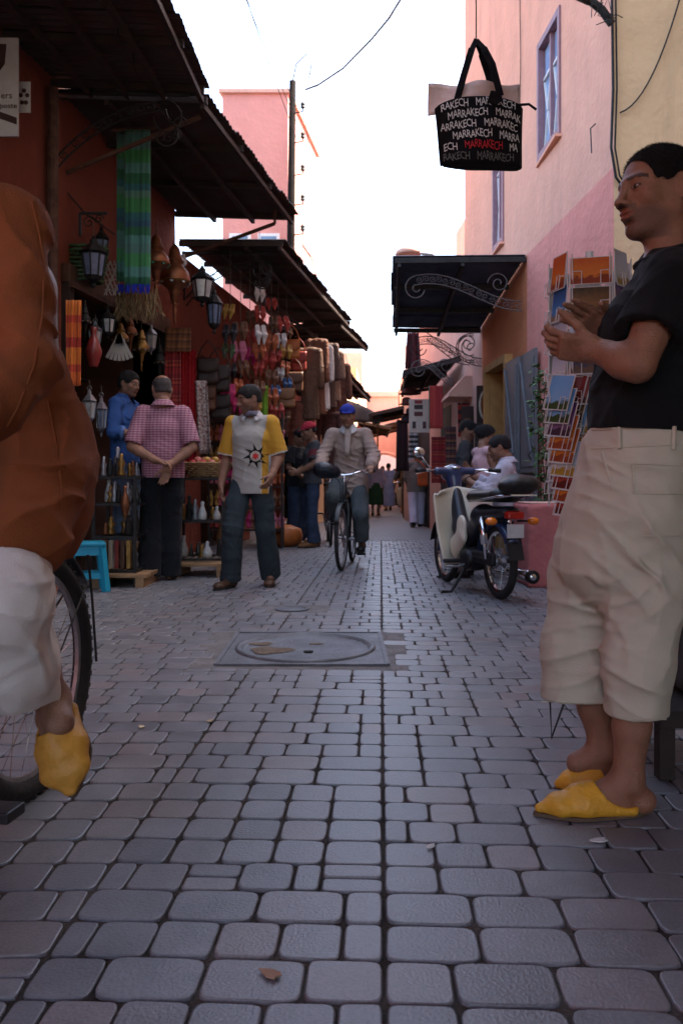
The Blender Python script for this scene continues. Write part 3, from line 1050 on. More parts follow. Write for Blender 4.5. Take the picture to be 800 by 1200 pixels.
def house_window(y0, y1, z0, z1):
    X = lambda y: XR(y)
    f = MB()
    for y in (y0 + 0.035, y1 - 0.035):
        f.box((X(y) + 0.03, y, (z0 + z1) / 2), (0.09, 0.07, z1 - z0))
    for z in (z0 + 0.035, z1 - 0.035):
        f.beam((X(y0 + .07) + 0.03, y0 + 0.07, z), (X(y1 - .07) + 0.03, y1 - 0.07, z), 0.09, 0.07)
    root = f.build('window', FRAME, rh)
    mid = (y0 + y1) / 2
    for (a, b) in ((y0 + 0.08, mid - 0.02), (mid + 0.02, y1 - 0.08)):
        p = MB(); wall(p, lambda y: X(y) + 0.06, a, b, z0 + 0.08, z1 - 0.08, 0.015); p.build('pane', PANE_L, root)
        bars = MB()
        w = b - a; xm = X((a + b) / 2) + 0.045
        bars.beam((xm, a + 0.01, z0 + 0.1), (xm, b - 0.01, z1 - 0.45), 0.02, 0.02)
        bars.beam((xm, b - 0.01, z0 + 0.1), (xm, a + 0.01, z1 - 0.45), 0.02, 0.02)
        bars.beam((xm, a, z1 - 0.42), (xm, b, z1 - 0.42), 0.025, 0.03)
        bars.build('lattice', WHITE, root)
    c = MB(); c.box((X(mid) + 0.04, mid, (z0 + z1) / 2), (0.05, 0.05, z1 - z0 - 0.14)); c.build('mullion', FRAME, root)
    s = MB(); s.box((X(mid) - 0.0, mid, z0 - 0.03), (0.08, y1 - y0 + 0.04, 0.03)); s.build('sill', P_SALMON, root)
PANE_L = mat('curtained_glass', (0.28, 0.40, 0.62), 0.12, 0.25, 3, spec=0.7)
for w_ in WIN: house_window(*w_)
# cables, cracked render and brackets on the corner
q = MB()
def drape(a, b, sag, n=14):
    a, b = Vector(a), Vector(b)
    return [a.lerp(b, t) - V(0, 0, sag * 4 * t * (1 - t)) for t in [k / n for k in range(n + 1)]]
pth = [V(2.27, 6.97, 7.2), V(2.27, 6.96, 5.2), V(2.28, 6.95, 4.2), V(2.26, 6.94, 3.7), V(2.3, 6.94, 3.45), V(2.45, 6.95, 3.25), V(2.62, 6.96, 3.2)]
q.tube(pth, 0.012, 6)
q.tube([p + V(0.03, -0.005, 0.01 * math.sin(i * 2)) for i, p in enumerate(pth)], 0.008, 6)
q.build('corner_cable', IRON, rh)
q = MB(); q.tube(drape((2.34, 6.96, 4.0), (3.0, 6.95, 5.6), 0.35), 0.007, 6); q.build('slack_cable', IRON, rh)
q = MB(); q.tube([at(690, 0, 6.9), at(705, 12, 6.9), at(716, 28, 6.9)], 0.035, 8); q.tube([at(668, -8, 6.8), at(690, 2, 6.9)], 0.03, 8)
for k in range(9):
    a = at(700 + k, 8 + k * 2, 6.86)
    q.tube([a, a + V(random.uniform(-.08, .12), -0.03, random.uniform(-.02, .12)), a + V(random.uniform(-.1, .2), -0.04, random.uniform(-.1, .1))], 0.004, 5)
q.build('cable_bundle', IRON, rh)
q = MB(); q.tube([(XR(y) - 0.015, y, 8.6 - (y - 9) * 0.1 + 0.05 * math.sin(y * 9)) for y in np.linspace(9.0, 10.2, 14)] , 0.006, 5)
q.tube([(XR(9.9) - 0.012, 9.9 + 0.02 * math.sin(z * 5), z) for z in np.linspace(5.2, 8.6, 20)], 0.006, 5); q.build('wall_wire', ROPE, rh)
q = MB(); q.tube([(XR(7.4) - 0.01, 7.4, 4.1), (XR(7.4) - 0.06, 7.38, 4.05), (XR(7.3) - 0.08, 7.3, 3.8)], 0.006, 5); q.build('wall_hook', IRON, rh)

# right: next house, Y 13.3 .. 21, and far ones
r2_ = empty('low_house', (XR(16) + 1, 16, 0), 'low pink house beyond the corner house behind the carpets', 'building')
q = MB(); wall(q, lambda y: XR(y) + 0.03, 13.31, 21, 0, 4.4, 5); q.build('wall', P_PALE, r2_)
q = MB(); wall(q, lambda y: XR(y) + 1.9, 13.32, 24, 4.3, 8.2, 5); q.build('hidden_shade_storey', P_PALE, r2_)  # storey added out of view to keep the sun off the left shops
q = MB(); wall(q, lambda y: XR(y) + 0.02, 14.6, 15.6, 0, 2.3, 0.04); q.build('doorway', WOOD_D, r2_)
q = MB(); wall(q, lambda y: XR(y) + 0.02, 17, 18.6, 0, 2.3, 0.04); q.build('doorway', WOOD_D, r2_)
def XRF(Y): return XR(21) + 0.03 + 0.06 * (Y - 21)
for i, (y0, y1, z1, m, lab) in enumerate(((21.0, 30, 3.6, P_PALE, 'low pink house on the far right of the street'), (30.0, 41.6, 4.8, P_SALMON, 'salmon house on the far right next to the arch'))):
    b_ = empty('far_house', (XRF(y0) + 2, (y0 + y1) / 2, 0), lab, 'building')
    q = MB(); wall(q, XRF, y0 + 0.01, y1, 0, z1, 6); q.build('wall', m, b_)
    for k in range(2):
        yy = y0 + 1.5 + k * 3
        w = MB(); wall(w, lambda y: XRF(y) - 0.02, yy, yy + 1.1, 0, 2.3, 0.06); w.build('door', WOOD_D, b_)
        w = MB(); wall(w, lambda y: XRF(y) - 0.02, yy + 1.6, yy + 2.2, 2.5, 3.3, 0.06); w.build('window', VIOLET, b_)

# right: house beside the camera, out of frame, that keeps the near street in shade
nb = empty('near_house', (4.5, 0, 0), 'unseen beige house behind the leaning man, added to shade the near street', 'building')
q = MB(); q.box((4.55, 0.4, 4.6), (3.0, 13.1, 9.2)); q.build('wall', P_BEIGE, nb)
q = MB(); q.box((3.02, 2.4, 1.2), (0.08, 2.0, 2.4)); q.build('door', WOOD_D, nb)

# unseen covers added to darken the foreground: reed mat, awning the bag hangs from
REED = mat('reed_mat', (0.16, 0.11, 0.06), 0.95, 0.4, 14, 0.4, 60, stretch=(1, 12, 1))
rm = empty('unseen_reed_shade', (0.4, -2, 3.6), 'unseen reed mat added across the lane to darken the foreground', 'shade')
q = MB(); q.sheet(lambda u, v: V(lerp(-1.6, 3.05, u), lerp(-6, 2.5, v), 3.75 - 0.12 * math.sin(u * PI) + 0.02 * math.sin(v * 17)), 16, 16, 0.02); q.build('mat', REED, rm, smooth=True)
q = MB(); q.sheet(lambda u, v: V(lerp(-1.6, .3, u), lerp(2.51, 3.9, v), 3.75 - 0.08 * math.sin(u * PI) + 0.02 * math.sin(v * 9)), 10, 8, 0.02); q.build('mat', REED, rm, smooth=True)
for y in (-5.8, -3, -0.4, 2.4):
    q = MB(); q.tube([(-1.7, y, 3.8), (3.1, y, 3.8)], 0.03, 8); q.build('pole', WOOD, rm)
ra = empty('unseen_canvas_awning', (2.2, 2, 3.5), 'unseen canvas awning added to darken the foreground, with the bag hanging from it', 'awning')
q = MB(); q.sheet(lambda u, v: V(lerp(0.75, 3.06, u), lerp(2.55, 3.9, v), 3.42 + 0.2 * u + 0.015 * math.sin(v * 14)), 12, 12, 0.01); q.build('canvas', mat('brown_canvas', (0.17, 0.10, 0.06), 0.9, 0.2, 5), ra, smooth=True)
for y in (2.6, 3.78):
    q = MB(); q.tube([(0.55, y, 3.40), (3.07, y, 3.60)], 0.022, 8); q.build('rod', IRON, ra)
# ------------------------------------------------------------------ tin awnings on scrolled brackets
def corr_sheet(mb, A, B, C, D, pitch=0.076, amp=0.012, jit=0.0):
    """sheet A-B (wall side, near-far) to D-C (street side); ridges run from wall to street"""
    A, B, C, D = map(Vector, (A, B, C, D))
    n = max(4, int((B - A).length / pitch) * 4)
    nrm = (B - A).cross(D - A).normalized()
    if nrm.z < 0: nrm = -nrm
    vs, fs = [], []
    for i in range(n + 1):
        t = i / n
        o = nrm * amp * math.sin(i * PI / 2)
        vs += [A.lerp(B, t) + o, D.lerp(C, t) + o + V(0, 0, jit * math.sin(i * 0.35))]
    for i in range(n):
        fs.append((2 * i, 2 * i + 2, 2 * i + 3, 2 * i + 1))
    k = len(vs)
    vs += [v - nrm * 0.003 for v in vs]
    fs += [tuple(k + j for j in reversed(f)) for f in fs]
    for i in range(n):
        fs.append((2 * i + 1, 2 * i + 3, k + 2 * i + 3, k + 2 * i + 1))
    mb.add(vs, fs)

def scroll(mb, c, ex, ez, r0, turns, w, start=0.0, shrink=0.16, n=40, r=0.008):
    """iron spiral in the plane of ex and ez"""
    pts = []
    for k in range(n + 1):
        t = k / n
        a = start + turns * 2 * PI * t
        rr = r0 * (1 - t * (1 - shrink))
        pts.append(Vector(c) + ex * rr * math.cos(a) + ez * rr * math.sin(a))
    mb.tube(pts, r, 5)
    return pts

def bracket(root, wall_pt, tip, drop, up_curl=0.16, m=None, lace=True):
    """wall bracket: straight stay, a laced S-scroll that ends in a curl below the tip"""
    m = m or IRON
    w = Vector(wall_pt); t = Vector(tip)
    ex = (t - w); ex.z = 0; L = ex.length; ex.normalize(); ez = V(0, 0, 1)
    q = MB()
    q.beam(w + V(0, 0, -0.02), t + V(0, 0, -0.02), 0.03, 0.04)
    lo = w + V(0, 0, -drop)
    q.beam(lo, w, 0.03, 0.04)
    def S(off):
        pts = []
        for k in range(41):
            u = k / 40
            x = L * (0.03 + 0.80 * u)
            z = -drop * 0.96 + drop * 0.86 * (u ** 0.8) * (1.04 - 0.06 * u) + 0.07 * math.sin(u * PI * 1.1)
            pts.append(lo.lerp(w, 0) * 0 + V(w.x, w.y, w.z) + ex * x + ez * (z + off * (1 - 0.25 * u)))
        c = pts[-1] - ez * (up_curl - off * 0.7)
        for k in range(1, 26):
            a = PI / 2 - k / 25 * PI * 1.55
            rr = (up_curl - off * -0.3) * (1 - 0.35 * k / 25) if off <= 0 else up_curl * (1 - 0.35 * k / 25)
            pts.append(c + ex * rr * math.cos(a) * 1.0 + ez * rr * math.sin(a))
        return pts
    A_, B_ = S(0.0), S(-0.10)
    q.tube(A_, 0.009, 5); q.tube(B_, 0.009, 5)
    if lace:
        for k in range(3, len(A_) - 3, 4):
            p = (A_[k] + B_[k]) / 2
            r_ = (A_[k] - B_[k]).length * 0.42
            if r_ > 0.012: scroll(q, p, ex, ez, r_, 1.3, 0, start=k * 0.8, shrink=0.25, n=14, r=0.005)
    q.build('scroll_bracket', m, root, smooth=True)

def awning(label, nw, no, fo, fw, sheets, m, group=None, rafters=4, purlins=2, fas=None, under=None, amp=0.012):
    """corners: near wall, near outer, far outer, far wall"""
    nw, no, fo, fw = map(Vector, (nw, no, fo, fw))
    root = empty('awning', (nw + fo) / 2, label, 'awning', group)
    for i in range(sheets):
        a, b = i / sheets, (i + 1) / sheets + (0.03 if i < sheets - 1 else 0)
        q = MB()
        dz = V(0, 0, 0.006 * (i % 2))
        ov = random.uniform(0, 0.05)
        A, B = nw.lerp(fw, a) + dz, nw.lerp(fw, min(1, b)) + dz
        D, C = no.lerp(fo, a) + dz, no.lerp(fo, min(1, b)) + dz
        corr_sheet(q, A, B, C + (C - B).normalized() * ov, D + (D - A).normalized() * ov, amp=amp, jit=0.008)
        q.build('tin_sheet', m, root)
    for i in range(rafters):
        t = (i + 0.02) / (rafters - 1) * 0.98 if rafters > 1 else 0.5
        q = MB(); q.beam(nw.lerp(fw, t) - V(0, 0, 0.05), no.lerp(fo, t) - V(0, 0, 0.05), 0.045, 0.06); q.build('rafter', under or WOOD_D, root)
    for i in range(purlins):
        t = (i + 1) / purlins * 0.97
        q = MB(); q.beam(nw.lerp(no, t) - V(0, 0, 0.10), fw.lerp(fo, t) - V(0, 0, 0.10), 0.04, 0.05); q.build('purlin', under or WOOD_D, root)
    return root

# left row
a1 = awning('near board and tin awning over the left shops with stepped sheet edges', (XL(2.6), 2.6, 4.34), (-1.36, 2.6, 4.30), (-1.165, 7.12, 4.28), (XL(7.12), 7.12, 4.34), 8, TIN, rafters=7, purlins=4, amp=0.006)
bracket(a1, (XL(7.05), 7.05, 4.24), (-1.30, 7.05, 4.22), 0.62, 0.15)
for y in (5.55, 6.0, 6.45):
    q = MB(); c = V(-1.62, y, 4.13); q.tube([c + V(0, 0, 0.1), c, c + V(0.02, 0, -0.05), c + V(0.05, 0, -0.07), c + V(0.075, 0, -0.05)], 0.006, 5); q.build('hook', IRON, a1)
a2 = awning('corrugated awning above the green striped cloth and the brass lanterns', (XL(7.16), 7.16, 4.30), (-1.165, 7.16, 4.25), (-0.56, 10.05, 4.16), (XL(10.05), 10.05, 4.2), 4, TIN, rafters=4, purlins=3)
q = MB(); q.beam((XL(7.3), 7.3, 3.62), (-1.24, 7.3, 4.12), 0.03); q.build('stay', RUST, a2)
q = MB(); q.beam((XL(9.9), 9.9, 3.55), at(322, 262, 9.9), 0.035); q.build('stay', RUST, a2)
q = MB(); q.beam(at(322, 262, 9.9), at(322, 240, 9.9), 0.03); q.build('stay', RUST, a2)
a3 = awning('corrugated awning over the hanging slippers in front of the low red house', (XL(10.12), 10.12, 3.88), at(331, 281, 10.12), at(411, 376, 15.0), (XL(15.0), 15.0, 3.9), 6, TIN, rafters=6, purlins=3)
bracket(a3, (XL(10.3), 10.3, 3.78), (-0.80, 10.3, 3.78), 0.6, 0.14)
a4 = awning('ragged tin awning in front of the tall rose house', (XL(14.9), 14.9, 3.72), at(400, 374, 14.9), at(432, 405, 17.0), (XL(17), 17.0, 3.78), 3, TIN, rafters=4, purlins=2)
a5 = awning('low dark tin awning beyond the leather bags', (XL(15.4), 15.4, 3.3), at(395, 421, 15.4), at(434, 466, 21.4), (XL(21.4) , 21.4, 3.35), 6, TIN, rafters=7, purlins=3)
# tarpaulin awning further on
TARP = mat('dark_tarpaulin', (0.045, 0.045, 0.05), 0.6, 0.3, 4, 0.2, 20)
BLUET = mat('blue_tarpaulin', (0.03, 0.12, 0.42), 0.5, 0.2, 4)
a6 = empty('tarpaulin_awning', (0.7, 23, 2.7), 'dark tarpaulin awning with a blue underside far down on the left', 'awning')
q = MB(); q.sheet(lambda u, v: V(lerp(XL(23) - 0.1, 1.16, u), lerp(22.6, 25.4, v), 3.25 - 0.5 * u ** 1.4 + 0.02 * math.sin(v * 20 + u * 4)), 14, 10, 0.01); q.build('top_sheet', TARP, a6, smooth=True)
q = MB(); q.sheet(lambda u, v: V(lerp(XL(23) - 0.1, 1.16, u), 22.6 + 0.02 * math.sin(u * 25), lerp(3.24 - 0.5 * u ** 1.4, 2.62, v)), 14, 6, 0.01); q.build('front_flap', TARP, a6, smooth=True)
q = MB(); q.sheet(lambda u, v: V(lerp(0.2, 1.1, u), 22.75, lerp(2.9, 2.62, v)), 6, 4, 0.01); q.build('blue_lining', BLUET, a6)
q = MB(); q.beam((1.1, 25.2, 0), (1.1, 25.2, 2.75), 0.05); q.build('post', WOOD, a6)
q = MB(); q.beam((0.62, 22.7, 0), (0.62, 22.7, 2.95), 0.05); q.build('post', WOOD, a6)

# further down the lane
awning('rusty awning far down on the left before the pink house', (XLF(27), 27, 3.0), (XLF(27) + 1.1, 27, 2.8), (XLF(31) + 1.0, 31, 2.8), (XLF(31), 31, 3.0), 3, TIN, rafters=3, purlins=1)
awning('small rusty awning far down on the right', (XRF(22), 22, 3.0), (XRF(22) - .9, 22, 2.8), (XRF(25) - .9, 25, 2.8), (XRF(25), 25, 3.0), 3, TIN, rafters=3, purlins=1)
awning('pale tin awning beside the far arch', (XRF(32), 32, 3.4), (XRF(32) - 1.2, 32, 3.1), (XRF(37) - 1.2, 37, 3.1), (XRF(37), 37, 3.4), 3, mat('pale_tin', (0.3, 0.24, 0.2), .6, .3, 3), rafters=3, purlins=1)
# right row
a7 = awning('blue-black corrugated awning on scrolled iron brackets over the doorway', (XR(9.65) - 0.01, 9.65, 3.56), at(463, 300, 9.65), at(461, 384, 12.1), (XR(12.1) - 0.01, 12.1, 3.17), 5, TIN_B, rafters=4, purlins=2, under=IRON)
def flat_scroll(root, Y, x0, x1, z):
    """long laced S scroll under the awning, from the wall out"""
    ex, ez = V(-1, 0, 0), V(0, 0, 1)
    q = MB()
    A_, B_ = [], []
    for k in range(50):
        u = k / 49
        x = lerp(x1, x0, u)
        zz = z + 0.16 * math.cos(u * PI * 1.15) * -1 + 0.02
        A_.append(V(x, Y, zz + 0.055)); B_.append(V(x, Y, zz - 0.055))
    for (e, s) in ((A_[-1], 1),):
        c = A_[-1] + V(0.02, 0, -0.15)
        for k in range(1, 24):
            a = PI / 2 + k / 24 * PI * 1.5
            A_.append(c + V(math.cos(a) * 0.15 * (1 - 0.4 * k / 24), 0, math.sin(a) * 0.15 * (1 - 0.4 * k / 24)))
            B_.append(c + V(math.cos(a) * 0.05 * (1 - 0.3 * k / 24), 0, math.sin(a) * 0.05 * (1 - 0.3 * k / 24)))
    q.tube(A_, 0.008, 5); q.tube(B_, 0.008, 5)
    for k in range(2, 48, 3):
        scroll(q, (A_[k] + B_[k]) / 2, ex, ez, 0.042, 1.4, 0, start=k, n=12, r=0.0045)
    scroll(q, V(lerp(x1, x0, 0.22), Y, z + 0.13), ex, ez, 0.13, 1.6, 0, start=0, n=40, r=0.008)
    q.build('scroll_bracket', mat('grey_iron', (0.10, 0.085, 0.08), .7), root, smooth=True)
flat_scroll(a7, 9.75, at(486, 330, 9.75).x, XR(9.75) - 0.03, 3.12)
flat_scroll(a7, 11.9, at(490, 380, 11.9).x, XR(11.9) - 0.03, 2.78)
# round iron scroll bracket on the wall further on
rs = empty('iron_scroll_bracket', (XR(12.6) - 0.5, 12.6, 2.9), 'round iron scroll bracket on the pale pink wall under the blue-black awning', 'bracket')
q = MB()
c = at(551, 408, 12.6)
for r_, t_ in ((0.22, 1.0), (0.19, 1.0)):
    q.tube([c + V(r_ * math.cos(a), 0, r_ * math.sin(a)) for a in [2 * PI * k / 32 for k in range(32)]], 0.008, 5, closed=True)
for k in range(16):
    a = 2 * PI * k / 16
    q.tube([c + V(0.19 * math.cos(a), 0, 0.19 * math.sin(a)), c + V(0.22 * math.cos(a + .1), 0, 0.22 * math.sin(a + .1))], 0.005, 4)
scroll(q, c, V(1, 0, 0), V(0, 0, 1), 0.15, 1.5, 0, start=2, r=0.008)
q.tube([at(500, 398, 12.6), at(515, 410, 12.6), at(535, 425, 12.6), at(550, 428, 12.6)], 0.008, 5)
q.tube([at(500, 390, 12.6), at(518, 402, 12.6), at(538, 418, 12.6)], 0.008, 5)
for k in range(7):
    scroll(q, at(503 + k * 6, 397 + k * 4, 12.6), V(1, 0, 0), V(0, 0, 1), 0.05, 1.2, 0, start=k, n=12, r=0.005)
q.beam(at(497, 386, 12.6), (XR(12.6), 12.6, at(497, 386, 12.6).z), 0.02)
q.build('scroll_work', RUST, rs, smooth=True)
a8 = awning('small dark awning with iron scrolls beside the hung carpets', (XR(13.5) - 0.02, 13.5, 2.98), at(474, 434, 14.2), at(470, 458, 16.0), (XR(16) - 0.02, 16.0, 2.8), 3, TIN, rafters=3, purlins=2)
flat_scroll(a8, 13.7, at(489, 440, 13.7).x, XR(13.7) - 0.1, 2.72)
# little plaster hood
hd = empty('door_hood', (XR(13.2), 13.0, 2.3), 'little pink plaster hood over the doorway beside the mirror', 'hood')
q = MB()
x = XR(12.9)
A = at(522, 467, 13.0); B = at(545, 447, 13.0)
q.prism([(x + 0.05, A.z + 0.0), (A.x, A.z), (A.x + 0.02, A.z + 0.06), (x - 0.1, B.z + 0.05), (x + 0.05, B.z + 0.05)], Matrix(((1, 0, 0, 0), (0, 0, 1, 12.7), (0, 1, 0, 0), (0, 0, 0, 1))), 0.9)
q.build('hood_body', P_PALE, hd)

# ------------------------------------------------------------------ pole and overhead wires
pl = empty('utility_pole', (at(341, 570, 15.3).x, 15.3, 0), 'dark wooden utility pole with insulators beside the rose house', 'pole')
px_ = at(341, 570, 15.3).x
q = MB(); q.tube([(px_ - 0.06, 15.3, 0), (px_ - 0.02, 15.3, 4), (px_ + 0.03, 15.3, 8.35)], [0.09, 0.08, 0.06], 10); q.build('shaft', mat('weathered_pole', (0.010, 0.007, 0.006), 0.9, 0.4, 8, 0.3, 40, spec=.05), pl, smooth=True)
for z in (7.75, 7.2, 6.6, 6.05, 5.5):
    q = MB(); q.tube([(px_, 15.3, z), (px_ + 0.22, 15.2, z), (px_ + 0.22, 15.2, z + 0.06)], 0.012, 5)
    q.lathe([(0.02, 0), (0.045, 0.02), (0.03, 0.06), (0.045, 0.08), (0.02, 0.12)], (px_ + 0.22, 15.2, z + 0.05), 8); q.build('insulator', IRON, pl)
q = MB(); q.tube([V(px_ + 0.02, 15.3, 8.3), V(px_ + 0.1, 15.25, 8.65), V(px_ + 0.3, 15.1, 8.75), V(px_ + 0.38, 15.1, 8.55), V(px_ + 0.34, 15.1, 8.3)], 0.012, 5); q.build('gooseneck', IRON, pl)
wires = []
q = MB()
pts = [at(358, 105, 15.1), at(372, 100, 14.6), at(402, 80, 13.2), at(436, 45, 11.6), at(455, 22, 10.8), at(470, -2, 10), V(1.35, 8.6, 6.9), V(2.31, 7.4, 7.9)]
q.tube(pts, 0.016, 6); w_ = q.build('overhead_cable', IRON); tag(w_, 'thick overhead cable running from the pole to the corner house', 'cable')
q = MB(); q.tube([p + V(0.02, 0, 0.02 + 0.025 * math.sin(i * 3)) for i, p in enumerate(pts[:6])], 0.007, 5)
w_ = q.build('overhead_cable', IRON); tag(w_, 'thin wire twisted round the thick overhead cable', 'cable')
for k, (z, x1) in enumerate(((7.85, 0.55), (7.3, 0.6), (6.7, 0.65), (6.15, 0.7), (5.6, 0.75))):
    q = MB(); q.tube(drape((px_ + 0.22, 15.2, z), (x1 + 0.15 * k, 41, z * 0.75), 0.5, 20), 0.006, 4)
    w_ = q.build('overhead_wire', IRON); tag(w_, 'thin wire running down the street from the %s pole insulator' % ('topmost', 'second', 'third', 'fourth', 'lowest')[k], 'wire', 'thin wires along the street')
for k in range(3):
    q = MB(); q.tube(drape((px_ + 0.1, 15.3, 7.9 - k * 0.3), (-2.6 + k * 0.2, 6.5, 9.2), 0.2, 12), 0.006, 4)
    w_ = q.build('overhead_wire', IRON); tag(w_, '%s thin wire running from the pole back over the near awning' % ('upper', 'middle', 'lower')[k], 'wire', 'thin wires over the awning')
lp = empty('street_lamp', (XR(14), 14, 4.2), 'pale pink street lamp hood above the blue-black awning', 'lamp')
c = at(478, 297, 14)
q = MB(); q.tube([(XR(14), 14, c.z - 0.3), (c.x + 0.4, 14, c.z - 0.02), (c.x, 14, c.z + 0.02)], 0.025, 8); q.build('arm', STEEL, lp)
q = MB(); q.lathe([(0.02, 0.14), (0.1, 0.12), (0.2, 0.06), (0.22, 0.0), (0.2, -0.01), (0.02, 0.0)], c - V(0, 0, 0.02), 16); q.build('lamp_hood', P_PALE, lp, smooth=True)
ant = empty('aerial', (1.0, 30, 4), 'thin aerial mast standing against the sky beyond the small awning', 'aerial')
a_ = at(467, 410, 30); b0 = at(467, 470, 30)
q = MB(); q.tube([b0 - V(0, 0, 2.2), a_], 0.02, 5); q.build('mast', IRON, ant)
for k in range(3):
    q = MB(); z = a_.z - 0.15 - k * 0.35; q.tube([(a_.x, 30, z), (a_.x + 0.3, 30, z)], 0.012, 4); q.build('rod', IRON, ant)
# ------------------------------------------------------------------ people
def skin_mat(name, col):
    if name in _mats: return _mats[name]
    m = mat(name, col, 0.5, 0.28, 22, 0.35, 260, spec=0.45, attr='tint', detail=8)
    b = m.node_tree.nodes['Principled BSDF']
    b.inputs['Subsurface Weight'].default_value = 0.08
    b.inputs['Subsurface Radius'].default_value = (0.02, 0.008, 0.005)
    b.inputs['Subsurface Scale'].default_value = 0.4
    return m
SKIN = skin_mat('skin', (0.3, 0.16, 0.1))
HAIR = mat('black_hair', (0.012, 0.010, 0.010), 0.6, 0.5, 90, 1.0, 330, spec=0.3)
HAIR_G = mat('greying_hair', (0.06, 0.05, 0.048), 0.7, 0.4, 60, 0.6, 200)

class Fig:
    """frame of a figure: F forward, L left, U up, feet at base"""
    def __init__(s, base, yaw, h=1.72):
        s.b = Vector(base); s.s = h / 1.72
        s.F = V(math.cos(yaw), math.sin(yaw), 0); s.L = V(-math.sin(yaw), math.cos(yaw), 0); s.U = V(0, 0, 1)
    def P(s, f, l, u):
        return s.b + (s.F * f + s.L * l + s.U * u) * s.s
    def D(s, f, l, u):
        return (s.F * f + s.L * l + s.U * u).normalized()

def std_pose(**kw):
    j = dict(pelvis=(0, 0, .95), waist=(0.0, 0, 1.08), chest=(0.0, 0, 1.27), neck=(-.015, 0, 1.46), head=(.02, 0, 1.605), hf=(1, 0, 0), hu=(0, 0, 1),
             shl=(-.01, .162, 1.392), shr=(-.01, -.162, 1.392), ell=(-.03, .215, 1.12), elr=(-.03, -.215, 1.12), wrl=(.04, .225, .87), wrr=(.04, -.225, .87),
             hdl=(.1, 0, -1), hdr=(.1, 0, -1), hnl=(0, -1, 0), hnr=(0, 1, 0), hcl=.35, hcr=.35,
             hpl=(0, .085, .92), hpr=(0, -.085, .92), knl=(.02, .10, .50), knr=(.02, -.10, .50), anl=(-.01, .10, .085), anr=(-.01, -.10, .085),
             tol=(.19, .13, .03), tor=(.19, -.13, .03))
    j.update(kw)
    return j

def world_pose(fig, j):
    w = {}
    for k, v in j.items():
        if k in ('hcl', 'hcr'): w[k] = v
        elif k in ('hf', 'hu', 'hdl', 'hdr', 'hnl', 'hnr'): w[k] = fig.D(*v)
        else: w[k] = fig.P(*v)
    return w

def head_frame(w):
    f = w['hf'].normalized()
    u = (w['hu'] - f * w['hu'].dot(f)).normalized()
    l = u.cross(f)
    return f, l, u

def head_sdf(w, s=1.0, fine=True):
    f, l, u = head_frame(w)
    c = w['head']
    R = np.array([f, l, u], dtype=np.float32)
    H = lambda x, y, z: c + (f * x + l * y + u * z) * s
    S = SDF(0.02)
    e = lambda p, r, k=None, op='+': S.ell(H(*p), [q * s for q in r], R, None if k is None else k * s, op)
    co = lambda a, b, r0, r1, k=None, op='+': S.cone(H(*a), H(*b), r0 * s, r1 * s, None if k is None else k * s, op)
    e((-.010, 0, .028), (.100, .077, .087))
    e((.036, 0, -.030), (.056, .060, .080), .03)
    for q in (-1, 1):
        co((-.004, .053 * q, -.058), (.060, .016 * q, -.100), .020, .017, .025)
        e((.060, .044 * q, -.024), (.022, .020, .018), .022)
        e((-.005, .045 * q, -.02), (.035, .028, .05), .02)
    e((.074, 0, -.101), (.019, .022, .016), .02)
    if fine:
        for q in (-1, 1):
            co((.078, .040 * q, .021), (.090, .008 * q, .018), .010, .011, .014)
            e((.104, .030 * q, .000), (.017, .019, .013), .014, '-')
            e((.0795, .0305 * q, .000), (.0135, .0165, .0125), .006)
        co((.093, 0, .014), (.112, 0, -.028), .0085, .0105, .012)
        e((.117, 0, -.034), (.011, .0115, .010), .008)
        for q in (-1, 1):
            e((.104, .0135 * q, -.037), (.012, .0075, .0085), .006)
        e((.082, 0, -.060), (.019, .029, .026), .018)
        e((.098, 0, -.0565), (.0085, .024, .0055), .005)
        e((.0965, 0, -.0690), (.0095, .021, .0070), .005)
        e((.109, 0, -.0625), (.010, .024, .0014), .003, '-')
        e((.093, 0, -.0825), (.006, .02, .004), .008, '-')
        for q in (-1, 1):
            Re = np.array([(f * .95 - l * q * .3 ).normalized(), (l * .95 + f * .3 * q).normalized(), u], dtype=np.float32)
            S.ell(H(-.010, .079 * q, -.006), [.019 * s, .0085 * s, .033 * s], Re, .004 * s)
            S.ell(H(-.002, .087 * q, -.004), [.010 * s, .006 * s, .018 * s], Re, .004 * s, '-')
    else:
        e((.112, 0, -.025), (.014, .012, .022), .015)
        for q in (-1, 1): e((-.008, .080 * q, -.006), (.018, .009, .03), .006)
    nb = w['neck']
    S.cone(H(-.020, 0, -.055), nb, .054 * s, .058 * s, .03 * s)
    return S, H, R, c

